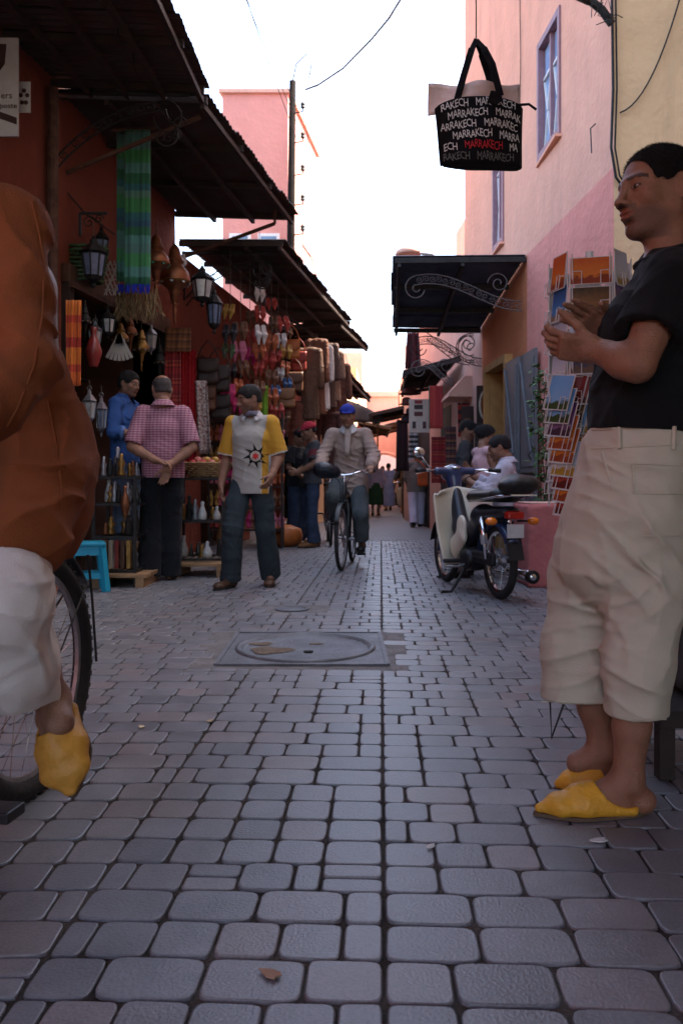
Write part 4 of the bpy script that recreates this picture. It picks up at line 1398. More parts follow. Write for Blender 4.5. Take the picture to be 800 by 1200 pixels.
def head_tint(P, R, c, s, base, lip=(0.9, 0.62, 0.6), brow=True, stubble=0.0, beard=0.0):
    q = ((P - np.array(c)) @ R.T) / s
    x, y, z = q[:, 0], q[:, 1], q[:, 2]
    col = np.tile(np.array(base, dtype=np.float32), (len(P), 1))
    hd = (z > -.14) & (x > -.15)
    if stubble or beard:
        a = np.clip((-.038 - z - 0.25 * np.maximum(0, .07 - x)) / .02, 0, 1) * np.clip((x - .0) / .03, 0, 1) * (z > -.125)
        moust = (np.abs(z + .047) < .008) & (np.abs(y) < .03) & (x > .08)
        a = np.maximum(a, moust * 1.0)
        k = max(stubble, beard)
        col *= (1 - a * k)[:, None]
    lp = ((np.abs(z + .0628) < .0135 * (1 - (y / .03) ** 2)) & (np.abs(y) < .026) & (x > .088))
    col[lp] = np.array(base) * np.array(lip)
    if brow:
        ay = np.abs(y)
        b = (np.abs(z - (.024 + .10 * (ay - .03) * (ay < .04) - .25 * np.maximum(ay - .04, 0))) < .0052) & (ay > .011) & (ay < .054) & (x > .05)
        col[b] = np.array(base) * 0.22
        yy = (ay - .0305) / .0155
        op = (np.abs(z - .0005) < .0052 * (1 - yy ** 2)) & (np.abs(yy) < 1) & (x > .075)
        col[op] = (0.45, 0.42, 0.38)
        ir = op & (np.abs(ay - .0305) < .0062)
        col[ir] = (0.02, 0.014, 0.01)
        lid = (np.abs(np.abs(z - .0005) - .0058 * (1 - yy ** 2)) < .0016) & (np.abs(yy) < 1) & (x > .075)
        col[lid] = np.array(base) * 0.25
    na = (np.abs(z + .042) < .004) & (np.abs(np.abs(y) - .009) < .005) & (x > .1)
    col[na] = np.array(base) * 0.25
    return col

def hand_sdf(S, wr, d, n, side, curl, s=1.0, spread=1.0, thumb=None):
    """wr wrist, d towards the fingers, n palm normal; side +1 left hand, -1 right"""
    d = Vector(d).normalized(); n = Vector(n); n = (n - d * n.dot(d)).normalized()
    t = n.cross(d) * side          # towards the thumb
    t = -t if False else t
    W = Vector(wr)
    g = lambda a, b, c_: W + (d * a + t * b + n * c_) * s
    R = np.array([d, t, n], dtype=np.float32)
    S.box(g(.048, 0, 0), [.044 * s, .037 * s, .0125 * s], R, .011 * s, .014 * s)
    S.ell(g(.030, .024, .008), [.030 * s, .017 * s, .014 * s], R, .012 * s)
    S.cone(g(-.03, 0, 0), g(.02, 0, 0), .025 * s, .022 * s, .02 * s)
    for i, (o, L) in enumerate(((.029, .070), (.010, .079), (-.010, .073), (-.028, .057))):
        a = g(.088 - abs(i - 1.2) * .004, o, 0)
        ang = curl * (0.75 + 0.12 * i)
        dr = (d + t * o * 2.2 * spread).normalized()
        p = a - dr * .018 * s
        tot = 0
        rr = [.0092, .0090, .0080, .0066]
        segs = (.018 + L * .44, L * .31, L * .25)
        for k, sg in enumerate(segs):
            tot += ang * (0.8 if k == 0 else 1.0)
            v = dr * math.cos(tot) + n * math.sin(tot)
            if k == 0: v = (dr * math.cos(tot * .8) + n * math.sin(tot * .8))
            qn = p + v * sg * s
            S.cone(p, qn, rr[k] * s, rr[k + 1] * s, .005 * s)
            p = qn
    tv = thumb or (0.75, 0.62, 0.28)
    v1 = (d * tv[0] + t * tv[1] + n * tv[2]).normalized()
    p0 = g(.018, .022, .006); p1 = p0 + v1 * .045 * s
    v2 = (v1 + d * 0.35 + n * 0.15 * curl).normalized(); p2 = p1 + v2 * .033 * s; p3 = p2 + (v2 + d * .1).normalized() * .024 * s
    S.chain([p0, p1, p2, p3], [.0125 * s, .0115 * s, .0098 * s, .0075 * s], .006 * s)
    return S

def foot_sdf(S, an, toe, s=1.0, up=V(0, 0, 1), bare=True):
    an, toe = Vector(an), Vector(toe)
    d = toe - an; d = (d - up * d.dot(up)).normalized()
    l = up.cross(d)
    heel = an - up * .05 * s - d * .035 * s
    R = np.array([d, l, up], dtype=np.float32)
    S.ell(heel, [.036 * s, .031 * s, .034 * s], R, .02 * s)
    S.cone(an, an + d * .07 * s - up * .035 * s, .034 * s, .032 * s, .03 * s)
    S.econe(an + d * .02 * s - up * .055 * s, toe - d * .04 * s + up * .0 * s, (.033 * s, .026 * s), (.044 * s, .016 * s), l, .02 * s)
    if bare:
        for i in range(5):
            o = (.030 - i * .015) * s
            S.cone(toe + l * o * -1 - d * (.05 + abs(i) * .004) * s, toe + l * o * -1 - d * (.005 + i * .006) * s, .012 * s, .010 * s, .006 * s)
    return S

def body_parts(w, s, arms=True, legs=True, hands=True, bulk=1.0, fingers=True, feet=True):
    """skin below the head"""
    S = SDF(0.03 * s)
    F = (w['shl'] - w['shr']).normalized()
    S.loft([w['pelvis'], w['waist'], w['chest'], (w['shl'] + w['shr']) / 2 - V(0, 0, .03 * s)],
           [(.118 * s * bulk, .080 * s * bulk), (.120 * s * bulk, .082 * s * bulk), (.155 * s * bulk, .105 * s * bulk), (.13 * s, .075 * s)], F)
    S.cone((w['shl'] + w['shr']) / 2, w['neck'] + V(0, 0, .04 * s), .06 * s, .054 * s)
    for q in 'lr':
        sh, el, wr = w['sh' + q], w['el' + q], w['wr' + q]
        S.cone((w['shl'] + w['shr']) / 2, sh, .06 * s, .055 * s)
        if arms:
            S.chain([sh, sh.lerp(el, .45), el], [.056 * s * bulk, .049 * s * bulk, .040 * s * bulk], .02 * s)
            S.chain([el, el.lerp(wr, .3), wr], [.040 * s * bulk, .043 * s * bulk, .027 * s], .015 * s)
        if hands and fingers:
            hand_sdf(S, wr, w['hd' + q], w['hn' + q], 1 if q == 'l' else -1, w['hc' + q], s)
        elif hands:
            S.cone(wr, wr + w['hd' + q] * .13 * s, .032 * s, .02 * s, .02 * s)
        if legs:
            hp, kn, an = w['hp' + q], w['kn' + q], w['an' + q]
            S.chain([hp, hp.lerp(kn, .5), kn], [.066 * s * bulk, .064 * s * bulk, .054 * s], .03 * s)
            S.chain([kn, kn.lerp(an, .3), kn.lerp(an, .65), an], [.055 * s, .056 * s, .044 * s, .035 * s], .02 * s)
            if feet: foot_sdf(S, an, w['to' + q], s)
    return S

def person(name, label, fig, j, skin, vox, hvox, hair=None, group=None, arms=True, legs=True, bulk=1.0, face=True, hs=1.0, stubble=0.3, feet=True, fingers=True, beard=0.0):
    w = world_pose(fig, j)
    w['fig'] = fig
    root = empty(name, fig.b, label, 'person', group)
    s = fig.s
    S, H, R, c = head_sdf(w, s * hs, face)
    hm = S.mesh('head', hvox)
    vcol(hm, head_tint(me_co(hm), R, c, s * hs, skin, stubble=stubble, beard=beard, brow=face))
    fh = hvox < .004
    B = body_parts(w, s, arms, legs, not fh, bulk, fingers, feet)
    bm_ = B.mesh('body', vox)
    vcol(bm_, np.tile(np.array(skin, dtype=np.float32), (len(bm_.vertices), 1)))
    parts_ = [hm]
    if fh:
        for q in 'lr':
            G = SDF(.015)
            G.chain([w['el' + q].lerp(w['wr' + q], .55), w['wr' + q]], [.0365 * s, .027 * s], .015 * s)
            hand_sdf(G, w['wr' + q], w['hd' + q], w['hn' + q], 1 if q == 'l' else -1, w['hc' + q], s)
            gm_ = G.mesh('hand', .0028)
            vcol(gm_, np.tile(np.array(skin, dtype=np.float32), (len(gm_.vertices), 1)))
            parts_.append(gm_)
    fuse(bm_, parts_)
    link('body', bm_, SKIN, root, smooth=True)
    w['root'] = root; w['H'] = H; w['R'] = R; w['hs'] = s * hs
    return w

def add_hair(w, m, grow=.006, front=.062, low=-.035, vox=.006, name='hair', side=.0, bald=False, rough=.0015, hl=.0):
    H, R, s = w['H'], w['R'], w['hs']
    S = SDF(.004)
    g = grow
    S.ell(H(-.010, 0, .028), [(.100 + g) * s, (.077 + g) * s, (.087 + g) * s], R, 0)
    S.ell(H(-.03, 0, -.03), [(.07 + g) * s, (.066 + g) * s, .07 * s], R, .02)
    # face opening and nape
    S.ell(H(front + .075, 0, -.020 + hl), [.085 * s, .12 * s, .088 * s], R, .008, '-')
    S.box(H(.07, 0, -.075), [.10 * s, .12 * s, .075 * s], R, .01, .012, '-')
    S.box(H(-.03, 0, low - .1), [.2 * s, .2 * s, .1 * s], R, .01, .012, '-')
    if bald: S.ell(H(.03, 0, .08), [.12 * s, .062 * s, .075 * s], R, .01, '-')
    for q in (-1, 1):
        S.ell(H(-.004, .088 * q, -.004), [.021 * s, .02 * s, .034 * s], R, .004, '-')
    S.post = lambda P, d: d + rough * wob(P, 220, 1.0) + rough * wob(P, 90, 3.0)
    me = S.mesh(name, vox)
    return link(name, me, m, w['root'], smooth=True)

def cloth(name, S, vox, m, w, folds=(), amp=.004, freq=(16, 16, 8), seed=0.0, amp2=.002, amp3=.005):
    def post(P, d):
        o = amp * wob(P, freq, seed) + amp2 * wob(P, [q * 2.6 for q in freq], seed + 3)
        o = o - amp3 * np.clip(1 - 2.2 * np.abs(wob(P, [q * 1.5 for q in freq], seed + 7)), 0, 1) ** 2 + amp3 * .4
        for c, r, dr, fr, a in folds:
            v = P - _np(c)
            g = np.exp(-(v * v).sum(1) / (r * r))
            ph = fr * (v @ _np(Vector(dr).normalized())) + 1.3 * wob(P, 9, seed) + .5 * wob(P, 23, seed + 1)
            o = o - a * g * (1.8 * (1 - np.abs(np.sin(ph))) ** 2.2 - .6)
        return d + o
    S.post = post
    me = S.mesh(name, vox)
    return link(name, me, m, w['root'], smooth=True)

def trousers(w, r_hip=.112, r_knee=.085, r_hem=.085, hem=0.06, waist=None, depth=.115, bulk=1.0, hemcut=True):
    """hem: height above the ankle joint along the shin at which the cloth ends (metres, may be negative)"""
    s = w['fig'].s
    S = SDF(.03 * s)
    F = (w['hpl'] - w['hpr']).normalized()
    top = waist or w['pelvis'].lerp(w['waist'], .45)
    S.econe(top, (w['hpl'] + w['hpr']) / 2 - V(0, 0, .0), (.138 * s * bulk, (depth - .012) * s), (.142 * s * bulk, (depth - .006) * s), F)
    for q in 'lr':
        hp, kn, an = w['hp' + q], w['kn' + q], w['an' + q]
        d = (an - kn).normalized()
        end = an - d * hem
        G = SDF(.03 * s)
        G.chain([hp.lerp((w['hpl'] + w['hpr']) / 2, .15), hp.lerp(kn, .5), kn], [min(r_hip, .092) * s, (r_hip + r_knee) / 2 * s, r_knee * s], .03 * s)
        G.chain([kn, kn.lerp(end, .5), end], [r_knee * s, (r_knee + r_hem) / 2 * s, r_hem * s], .02 * s)
        if hemcut:
            x, y, _ = basis(d)
            R = np.array([x, y, d], dtype=np.float32)
            G.box(end + d * .10, [r_hem * s + .05, r_hem * s + .05, .10], R, .004, .004, '-')
            G.cone(end - d * .03, end + d * .1, r_hem * s * .6, r_hem * s * .8, .004, '-')
        S.sub(G)
    n = (top - w['pelvis']).normalized()
    S.plane(top, n)
    return S

def shirt(w, hemz=-.02, r=1.0, sleeve=.5, r_sl=.068, r_sl_end=.066, r_cuff=None, wid=(.178, .172, .182), dep=(.128, .120, .130), neck=.075, long_=False, openhem=True):
    """sleeve: fraction of the upper arm covered (<=1), or 1+fraction of the forearm"""
    s = w['fig'].s
    F = (w['shl'] - w['shr']).normalized()
    S = SDF(.03 * s)
    up = (w['chest'] - w['pelvis']).normalized()
    hem = w['pelvis'] + up * hemz
    mid = (w['shl'] + w['shr']) / 2
    wid = (max(wid[0], .178), wid[1], wid[2]); dep = (max(dep[0], .138), dep[1], dep[2])
    S.loft([hem - up * .03, w['waist'], w['chest'], mid - up * .035 * s], [(wid[0] * s, dep[0] * s), (wid[1] * s, dep[1] * s), (wid[2] * s, dep[2] * s), (.15 * s, .088 * s)], F)
    for q in 'lr':
        sh, el, wr = w['sh' + q], w['el' + q], w['wr' + q]
        S.cone(mid, sh, .072 * s, .068 * s)
        A = SDF(.03 * s)
        if sleeve <= 1:
            end = sh.lerp(el, sleeve)
            A.chain([sh, end], [r_sl * s, r_sl_end * s], .03 * s)
            d = (el - sh).normalized(); rr = r_sl_end
        else:
            end = el.lerp(wr, sleeve - 1)
            A.chain([sh, sh.lerp(el, .5), el], [r_sl * s, r_sl * .95 * s, r_sl_end * s], .03 * s)
            rc = r_cuff or r_sl_end * .8
            A.chain([el, end], [r_sl_end * s, rc * s], .02 * s)
            d = (wr - el).normalized(); rr = rc
        x, y, _ = basis(d)
        R = np.array([x, y, d], dtype=np.float32)
        A.box(end + d * .06, [rr * s + .03, rr * s + .03, .06], R, .003, .003, '-')
        A.cone(end - d * .03, end + d * .08, rr * s * .66, rr * s * .82, .003, '-')
        S.sub(A, .012)
    S.plane(hem, -up)
    if openhem: S.econe(hem - up * .08, hem + up * .03, (wid[0] * s * .93, dep[0] * s * .93), (wid[0] * s * .8, dep[0] * s * .8), F, .004, '-')
    S.ell(w['neck'] + V(0, 0, .03 * s) + w['fig'].F * .012, [neck * s, neck * s, .06 * s], None, .008, '-')
    return S

def collar(w, m, r=.075, h=.045, name='collar', open_=.5, tilt=.3):
    """turned-down shirt collar"""
    f = w['fig']; s = f.s
    c = w['neck'] + V(0, 0, .012 * s)
    q = MB()
    def fn(u, v):
        a = lerp(open_, 2 * PI - open_, u)
        e = min(u, 1 - u)
        fr = math.exp(-(e / .16) ** 2)
        rr = r * s * (.90 + .62 * v)
        z = h * s * (0.75 - 1.15 * v - .85 * v * fr - .35 * fr)
        return c + f.F * (math.cos(a) * rr * 1.02 + .006) + f.L * math.sin(a) * rr + V(0, 0, z)
    q.sheet(fn, 28, 5, .004)
    return q.build(name, m, w['root'], smooth=True)

def shoe(w, q, m, sole_m=None, name='shoe', L=.0, r=.045, low=True, s=None):
    an, toe = w['an' + q], w['to' + q]
    s = s or w['fig'].s
    up = V(0, 0, 1)
    d = toe - an; d.z = 0; d.normalize()
    l = up.cross(d)
    z0 = toe.z - .03 * s
    S = SDF(.02)
    heel = V(an.x, an.y, z0) - d * .03 * s
    tip = V(toe.x, toe.y, z0) + d * .02 * s
    S.econe(heel + up * .045 * s, tip - d * .04 * s + up * .032 * s, (.038 * s, .045 * s), (.044 * s, .03 * s), l)
    S.ell(tip - d * .04 * s + up * .03 * s, [.055 * s, .044 * s, .032 * s], np.array([d, l, up], dtype=np.float32))
    S.cone(heel + up * .05 * s, V(an.x, an.y, z0 + .09 * s), .04 * s, .042 * s)
    S.plane(V(0, 0, z0 + .012), -up, .003)
    S.cone(V(an.x, an.y, z0 + .07 * s), V(an.x, an.y, z0 + .2), .036 * s, .04 * s, .004, '-')
    me = S.mesh(name, .006 if s > .5 else .01)
    o = link(name, me, m, w['root'], smooth=True)
    b = MB()
    n = 20
    pts = []
    for k in range(n):
        a = 2 * PI * k / n
        x = math.cos(a); y = math.sin(a)
        c = heel.lerp(tip, .5)
        Lh = (tip - heel).length / 2 + .034 * s
        pts.append(c + d * x * Lh + l * y * (.046 if x > 0 else .04) * s * (1 if abs(x) < .8 else .92))
    b.add([V(p.x, p.y, z0) for p in pts] + [V(p.x, p.y, z0 + .016) for p in pts], [tuple(range(n - 1, -1, -1)), tuple(range(n, 2 * n))] + [(k, (k + 1) % n, n + (k + 1) % n, n + k) for k in range(n)])
    b.build('sole', sole_m or RUBBER, o)
    return o

def cap(w, m, name='cap', vox=.007):
    H, R, s = w['H'], w['R'], w['hs']
    S = SDF(.01)
    S.ell(H(-.008, 0, .045), [.110 * s, .088 * s, .085 * s], R)
    S.box(H(0, 0, -.045), [.2 * s, .2 * s, .075 * s], R, .004, .004, '-')
    S.ell(H(-.008, 0, .03), [.103 * s, .080 * s, .06 * s], R, .004, '-')
    S.econe(H(.08, 0, .042), H(.148, 0, .034), (.070 * s, .006 * s), (.045 * s, .005 * s), np.array(R[1]), .008)
    S.ell(H(-.008, 0, .131), [.008 * s] * 3, R, .004)
    me = S.mesh(name, vox)
    return link(name, me, m, w['root'], smooth=True)

def fabric(name, col, var=.12, rough=.92, bump=.25, bscale=300, sheen=.0, scale=5, crease=.8, cs=9):
    """woven cloth: fine weave plus soft creases"""
    if name in _mats: return _mats[name]
    m = mat(name, col, rough, var, scale, bump, bscale, spec=.15, sheen=min(sheen, .05))
    nt = m.node_tree
    b = nt.nodes['Principled BSDF']
    old = b.inputs['Normal'].links[0].from_socket
    tc = nt.nodes.new('ShaderNodeTexCoord')
    n = nt.nodes.new('ShaderNodeTexNoise'); n.inputs['Scale'].default_value = cs; n.inputs['Detail'].default_value = 3.5; n.inputs['Distortion'].default_value = 0.9
    n.noise_type = 'RIDGED_MULTIFRACTAL'
    nt.links.new(tc.outputs['Object'], n.inputs['Vector'])
    bp = nt.nodes.new('ShaderNodeBump'); bp.inputs['Strength'].default_value = crease; bp.inputs['Distance'].default_value = 0.03
    nt.links.new(n.outputs[0], bp.inputs['Height']); nt.links.new(old, bp.inputs['Normal']); nt.links.new(bp.outputs[0], b.inputs['Normal'])
    return m
# ------------------------------------------------------------------ bicycle
def wheel(root, c, ax, R, tyre_r, knobs=0, spokes=28, m_tyre=None, rim_m=None, name='wheel', hub_r=.022, n=48, rim_w=.018):
    """c hub centre, ax axle direction"""
    ax = Vector(ax).normalized()
    u = V(0, 0, 1); u = (u - ax * u.dot(ax)).normalized(); v = ax.cross(u)
    ring = lambda r, o=0.0: [c + (u * math.cos(a) + v * math.sin(a)) * r + ax * o for a in [2 * PI * k / n for k in range(n)]]
    q = MB(); q.tube(ring(R - tyre_r), tyre_r, 10, closed=True)
    if knobs:
        for k in range(knobs):
            a = 2 * PI * k / knobs
            for o, s_ in ((-.5, 0), (.5, .5), (0, .25)):
                aa = a + s_ * 2 * PI / knobs
                rad = (u * math.cos(aa) + v * math.sin(aa)); tg = ax.cross(rad)
                M = Matrix((rad, tg, ax)).transposed()
                q.box(c + rad * (R - .001 - abs(o) * .006) + ax * o * tyre_r * 1.1, (.008, .013, .010), M=M)
    w = q.build(name, m_tyre or RUBBER, root, smooth=not knobs, autosmooth=40 if knobs else None)
    q = MB()
    rr = R - tyre_r * 2
    prof = [(rr + .004, -rim_w / 2), (rr + .004, rim_w / 2), (rr - .010, rim_w / 3), (rr - .010, -rim_w / 3)]
    vs, fs = [], []
    for k in range(n):
        a = 2 * PI * k / n
        for r_, o in prof: vs.append(c + (u * math.cos(a) + v * math.sin(a)) * r_ + ax * o)
    for k in range(n):
        l = (k + 1) % n
        for i in range(4):
            fs.append((k * 4 + i, k * 4 + (i + 1) % 4, l * 4 + (i + 1) % 4, l * 4 + i))
    q.add(vs, fs); q.build('rim', rim_m or STEEL, w, smooth=False)
    q = MB(); M = Matrix((v, u, ax)).transposed()
    q.lathe([(.008, -.055), (.012, -.05), (hub_r + .006, -.034), (hub_r * .6, -.028), (hub_r * .6, .028), (hub_r + .006, .034), (.012, .05), (.008, .055)], c, 12, M=M)
    q.build('hub', STEEL, w, smooth=True)
    if spokes:
        q = MB()
        for k in range(spokes):
            a = 2 * PI * k / spokes; b = a + (.28 if k % 4 < 2 else -.28)
            p0 = c + (u * math.cos(b) + v * math.sin(b)) * hub_r + ax * (.032 if k % 2 else -.032)
            p1 = c + (u * math.cos(a) + v * math.sin(a)) * (rr - .006)
            q.tube([p0, p1], .0013 if R < .4 else .002, 4, caps=False)
        o = q.build('spokes', CHROME, w); o['kind'] = 'stuff'
    return w

def bicycle(label, rear, head, frame_m, near=False, R=.335, basket=False, wb=1.06, steer=0.0, tr=None):
    """rear = ground point under the rear hub, head = heading (unit)"""
    h = Vector(head).normalized(); l = V(-h.y, h.x, 0)
    B = lambda f, s, u: Vector(rear) + h * f + l * s + V(0, 0, u)
    root = empty('bicycle', Vector(rear), label, 'bicycle')
    wheel(root, B(0, 0, R), l, R, tr or .02, knobs=58 if near else 0, spokes=32 if near else 24)
    hs = (h * math.cos(steer) + l * math.sin(steer)); ls = V(-hs.y, hs.x, 0)
    wheel(root, B(wb, 0, R), ls, R, tr or .02, knobs=58 if near else 0, spokes=32 if near else 24)
    bb = B(.44, 0, .285)
    q = MB()
    st = B(.26, 0, .80); hd0 = B(.86, 0, .70); hd1 = B(.83, 0, .86)
    q.tube([bb, st], .015, 8); q.tube([bb, hd0], .017, 8); q.tube([st - V(0, 0, .04), hd1 - V(0, 0, .03)], .015, 8); q.tube([hd0, hd1], .019, 8)
    for s in (-.06, .06):
        q.tube([B(0, s, R), bb + l * s * .5], .009, 6); q.tube([B(0, s, R), st - V(0, 0, .05) + l * s * .3], .008, 6)
    q.build('frame', frame_m, root, smooth=True)
    q = MB()
    for s in (-.055, .055):
        q.tube([hd0 + l * s * .7, B(.90, s, .60), B(.96, s, .48), B(wb, s, R)], .011, 8)
    q.tube([hd0 - l * .05, hd0 + l * .05], .018, 8)
    q.build('fork', frame_m, root, smooth=True)
    q = MB()
    st_t = B(.81, 0, .97)
    q.tube([hd1, st_t], .013, 8)
    q.tube([st_t + l * .30 - h * .14 + V(0, 0, .045), st_t + l * .20 - h * .02 + V(0, 0, .05), st_t + l * .08 + h * .035 + V(0, 0, .01), st_t + h * .03, st_t - l * .08 + h * .035 + V(0, 0, .01), st_t - l * .20 - h * .02 + V(0, 0, .05), st_t - l * .30 - h * .14 + V(0, 0, .045)], .011, 8)
    hb = q.build('handlebar', CHROME, root, smooth=True)
    for s in (-1, 1):
        q = MB(); q.tube([st_t + l * .30 * s - h * .14 + V(0, 0, .045), st_t + l * .235 * s - h * .06 + V(0, 0, .05)], .017, 8); q.build('grip', BLACKP, hb, smooth=True)
        q = MB(); q.tube([st_t + l * .20 * s + h * .005 + V(0, 0, .045), st_t + l * .24 * s + h * .03 + V(0, 0, .02), st_t + l * .28 * s - h * .05 + V(0, 0, .0)], .006, 6); q.build('brake_lever', STEEL, hb)
        q = MB(); q.tube([st_t + l * .20 * s + V(0, 0, .045), st_t + l * .14 * s + h * .12 + V(0, 0, .06), st_t + l * .03 * s + h * .12 - V(0, 0, .08), hd0 + l * .03 * s + h * .03], .004, 5); q.build('brake_cable', BLACKP, hb)
    S = SDF(.03)
    sd = B(.24, 0, .885)
    S.ell(sd - h * .07, [.085, .085, .035], np.array([h, l, V(0, 0, 1)], dtype=np.float32)); S.cone(sd, sd + h * .15, .045, .02); S.plane(sd - V(0, 0, .02), (0, 0, -1))
    link('saddle', S.mesh('saddle', .008), BLACKP, root, smooth=True)
    q = MB(); q.tube([st - V(0, 0, .1), sd - V(0, 0, .01)], .012, 8); q.build('seat_post', CHROME, root)
    M = Matrix((h, V(0, 0, 1), l)).transposed()
    q = MB(); q.lathe([(.09, -.003), (.092, 0), (.09, .003)], bb - l * .05, 24, M=M); q.tube([bb - l * .07, bb + l * .07], .018, 8); q.build('chainring', STEEL, root)
    for s, a in ((1, -PI / 2 - .25), (-1, PI / 2 - .25)):
        p1 = bb + l * .085 * s + (h * math.cos(a) + V(0, 0, 1) * math.sin(a)) * .17
        q = MB(); q.tube([bb + l * .065 * s, p1], .011, 6); cr = q.build('crank', STEEL, root)
        q = MB(); q.box(p1 + l * .055 * s, (.075, .095, .026), math.atan2(h.y, h.x), ch=.004); q.build('pedal', BLACKP, cr)
    q = MB()
    cp = [B(0, -.05, R + .035), bb - l * .05 + V(0, 0, .09), bb - l * .05 + h * .09, bb - l * .05 - V(0, 0, .09), B(0, -.05, R - .035), B(-.035, -.05, R)]
    q.tube(cp, .005, 4, closed=True); q.build('chain', IRON, root)
    for (cx, a0, a1, hh) in ((0, .15, 2.5, h), (wb, .5, 2.5, hs)):
        q = MB(); ll = V(-hh.y, hh.x, 0)
        def fn(u, v):
            a = lerp(a0, a1, u)
            r_ = R + .018
            return B(cx, 0, R) + hh * math.cos(a) * r_ + V(0, 0, 1) * math.sin(a) * r_ + ll * (v - .5) * .055
        q.sheet(fn, 22, 5, .003); q.build('mudguard', frame_m, root, smooth=True)
        q = MB()
        for s in (-1, 1):
            q.tube([B(cx, 0, R) + ll * .06 * s, B(cx, 0, R) + hh * math.cos(a1) * (R + .016) + V(0, 0, 1) * math.sin(a1) * (R + .016) + ll * .027 * s], .003, 5)
        q.build('mudguard_stay', IRON, root)
    return root, B
# ------------------------------------------------------------------ man leaning on the right
def leaning_man():
    Y0 = 2.25
    fig = Fig((at(755, 0, Y0).x, Y0, 0), PI, 1.79)      # faces left
    X = lambda px, Y: (px - 400) / FPX * Y
    def L(px, py, Y):          # photograph pixel at depth Y -> figure coordinates
        p = at(px, py, Y)
        d = p - fig.b
        return (d.dot(fig.F) / fig.s, d.dot(fig.L) / fig.s, d.z / fig.s)
    yl, yr = 2.06, 2.44
    j = std_pose(
        pelvis=L(752, 560, 2.27), waist=L(757, 478, 2.27), chest=L(768, 385, 2.26), neck=L(783, 296, 2.26), head=L(771, 226, 2.27),
        hf=(.955, .27, -.03), hu=(.02, 0, 1),
        shl=L(786, 330, 2.09), shr=L(775, 318, 2.42), ell=L(746, 428, 2.02), elr=L(748, 425, 2.40), wrl=L(698, 411, 2.11), wrr=L(712, 388, 2.33),
        hdl=(.93, -.30, .18), hdr=(.88, .36, .36), hnl=(.25, -.75, .6), hnr=(-.1, .55, -.85), hcl=.62, hcr=.10,
        hpl=L(757, 590, 2.18), hpr=L(748, 590, 2.36), knl=L(748, 735, 2.16), knr=L(676, 735, 2.36), anl=L(735, 915, 2.155), anr=L(708, 880, 2.335),
        tol=L(650, 943, 2.15), tor=L(672, 916, 2.34))
    w = person('person', 'man in black t-shirt, beige cropped trousers and yellow slippers leaning, rubbing his hands', fig, j, (0.285, 0.125, 0.070), .006, .003, hs=1.04, stubble=.45, feet=True)
    root = w['root']
    # fine hands over the coarse ones are part of the body mesh
    add_hair(w, HAIR, grow=.003, front=.055, low=-.035, vox=.0032, rough=.0014, hl=.022)
    # clipped hair standing out from the scalp
    hr = root.children[-1].data; cs_ = me_co(hr); nr = np.empty(len(cs_) * 3, dtype=np.float32); hr.vertices.foreach_get('normal', nr); nr = nr.reshape(-1, 3)
    q = MB(); rg = random.Random(3)
    for i in range(0, len(cs_)):
        p = Vector(cs_[i]) + root.location; n_ = Vector(nr[i])
        for _ in range(2):
            p2 = p + V(rg.gauss(0, .0015), rg.gauss(0, .0015), rg.gauss(0, .0015)); t_ = n_ + V(rg.gauss(0, .5), rg.gauss(0, .5), rg.gauss(0, .5)) ; x_ = n_.cross(V(rg.random(), rg.random(), rg.random())).normalized() * .0005
            q.add([p2 + x_, p2 - x_, p2 + t_ * .0042], [(0, 1, 2)])
    me_ = q.mesh('s'); o_ = link('hair_strands', me_, HAIR, root.children[-1], kind='stuff')
    # t-shirt
    BLK = fabric('black_cotton', (0.006, 0.006, 0.007), sheen=.03)
    S = shirt(w, hemz=.122, sleeve=.66, r_sl=.078, r_sl_end=.082, wid=(.196, .19, .19), dep=(.152, .145, .138), neck=.07)
    el, sh = w['ell'], w['shl']
    cloth('t_shirt', S, .006, BLK, w, folds=[(w['waist'], .14, (0.5, .2, 1), 60, .006), (w['shl'].lerp(w['chest'], .5), .12, (1, 0, .8), 55, .006), (sh.lerp(el, .5), .1, (1, .2, -.6), 60, .004)], amp=.005, freq=(11, 11, 8), amp3=.008)
    q = MB(); c = w['neck'] - V(0, 0, .012); q.tube([c + fig.F * (.072 * math.cos(a) + .012) + fig.L * .072 * math.sin(a) + V(0, 0, -.022 * math.cos(a)) for a in [2 * PI * k / 30 for k in range(30)]], .011, 8, closed=True); q.build('neckband', BLK, root, smooth=True)
    # cropped cargo trousers
    KHAKI = fabric('khaki_cotton', (0.48, 0.43, 0.335), var=.08, bump=.35, bscale=420, crease=.45)
    s = fig.s
    S = SDF(.035)
    F = V(0, 1, 0)
    P_ = lambda px, py, Y: at(px, py, Y)
    S.loft([P_(752, 492, 2.26), P_(744, 545, 2.26), P_(735, 600, 2.26), P_(722, 650, 2.27)], [(.175, .128), (.19, .145), (.195, .158), (.185, .165)], F)
    # near leg
    S.loft([P_(752, 600, 2.17), P_(757, 690, 2.17), P_(745, 780, 2.165), P_(745, 858, 2.16)], [(.105, .125), (.098, .105), (.088, .090), (.088, .084)], F)
    # far leg, knee pushed forward
    S.loft([P_(728, 610, 2.36), P_(697, 690, 2.36), P_(680, 760, 2.36), P_(676, 842, 2.36)], [(.11, .14), (.108, .132), (.102, .112), (.10, .107)], F)
    S.plane((0, 0, .222), (0.05, 0, -1))
    for (a, b, r) in ((P_(748, 790, 2.165), P_(748, 848, 2.16), (.088, .08)), (P_(680, 775, 2.36), P_(676, 833, 2.36), (.10, .107))):
        d = (b - a).normalized()
        S.econe(b - d * .0, b + d * .05, (r[0] * .5, r[1] * .5), (r[0] * .7, r[1] * .7), F, .004, '-')
    S.plane(P_(752, 499, 2.26), (0.03, 0, 1))
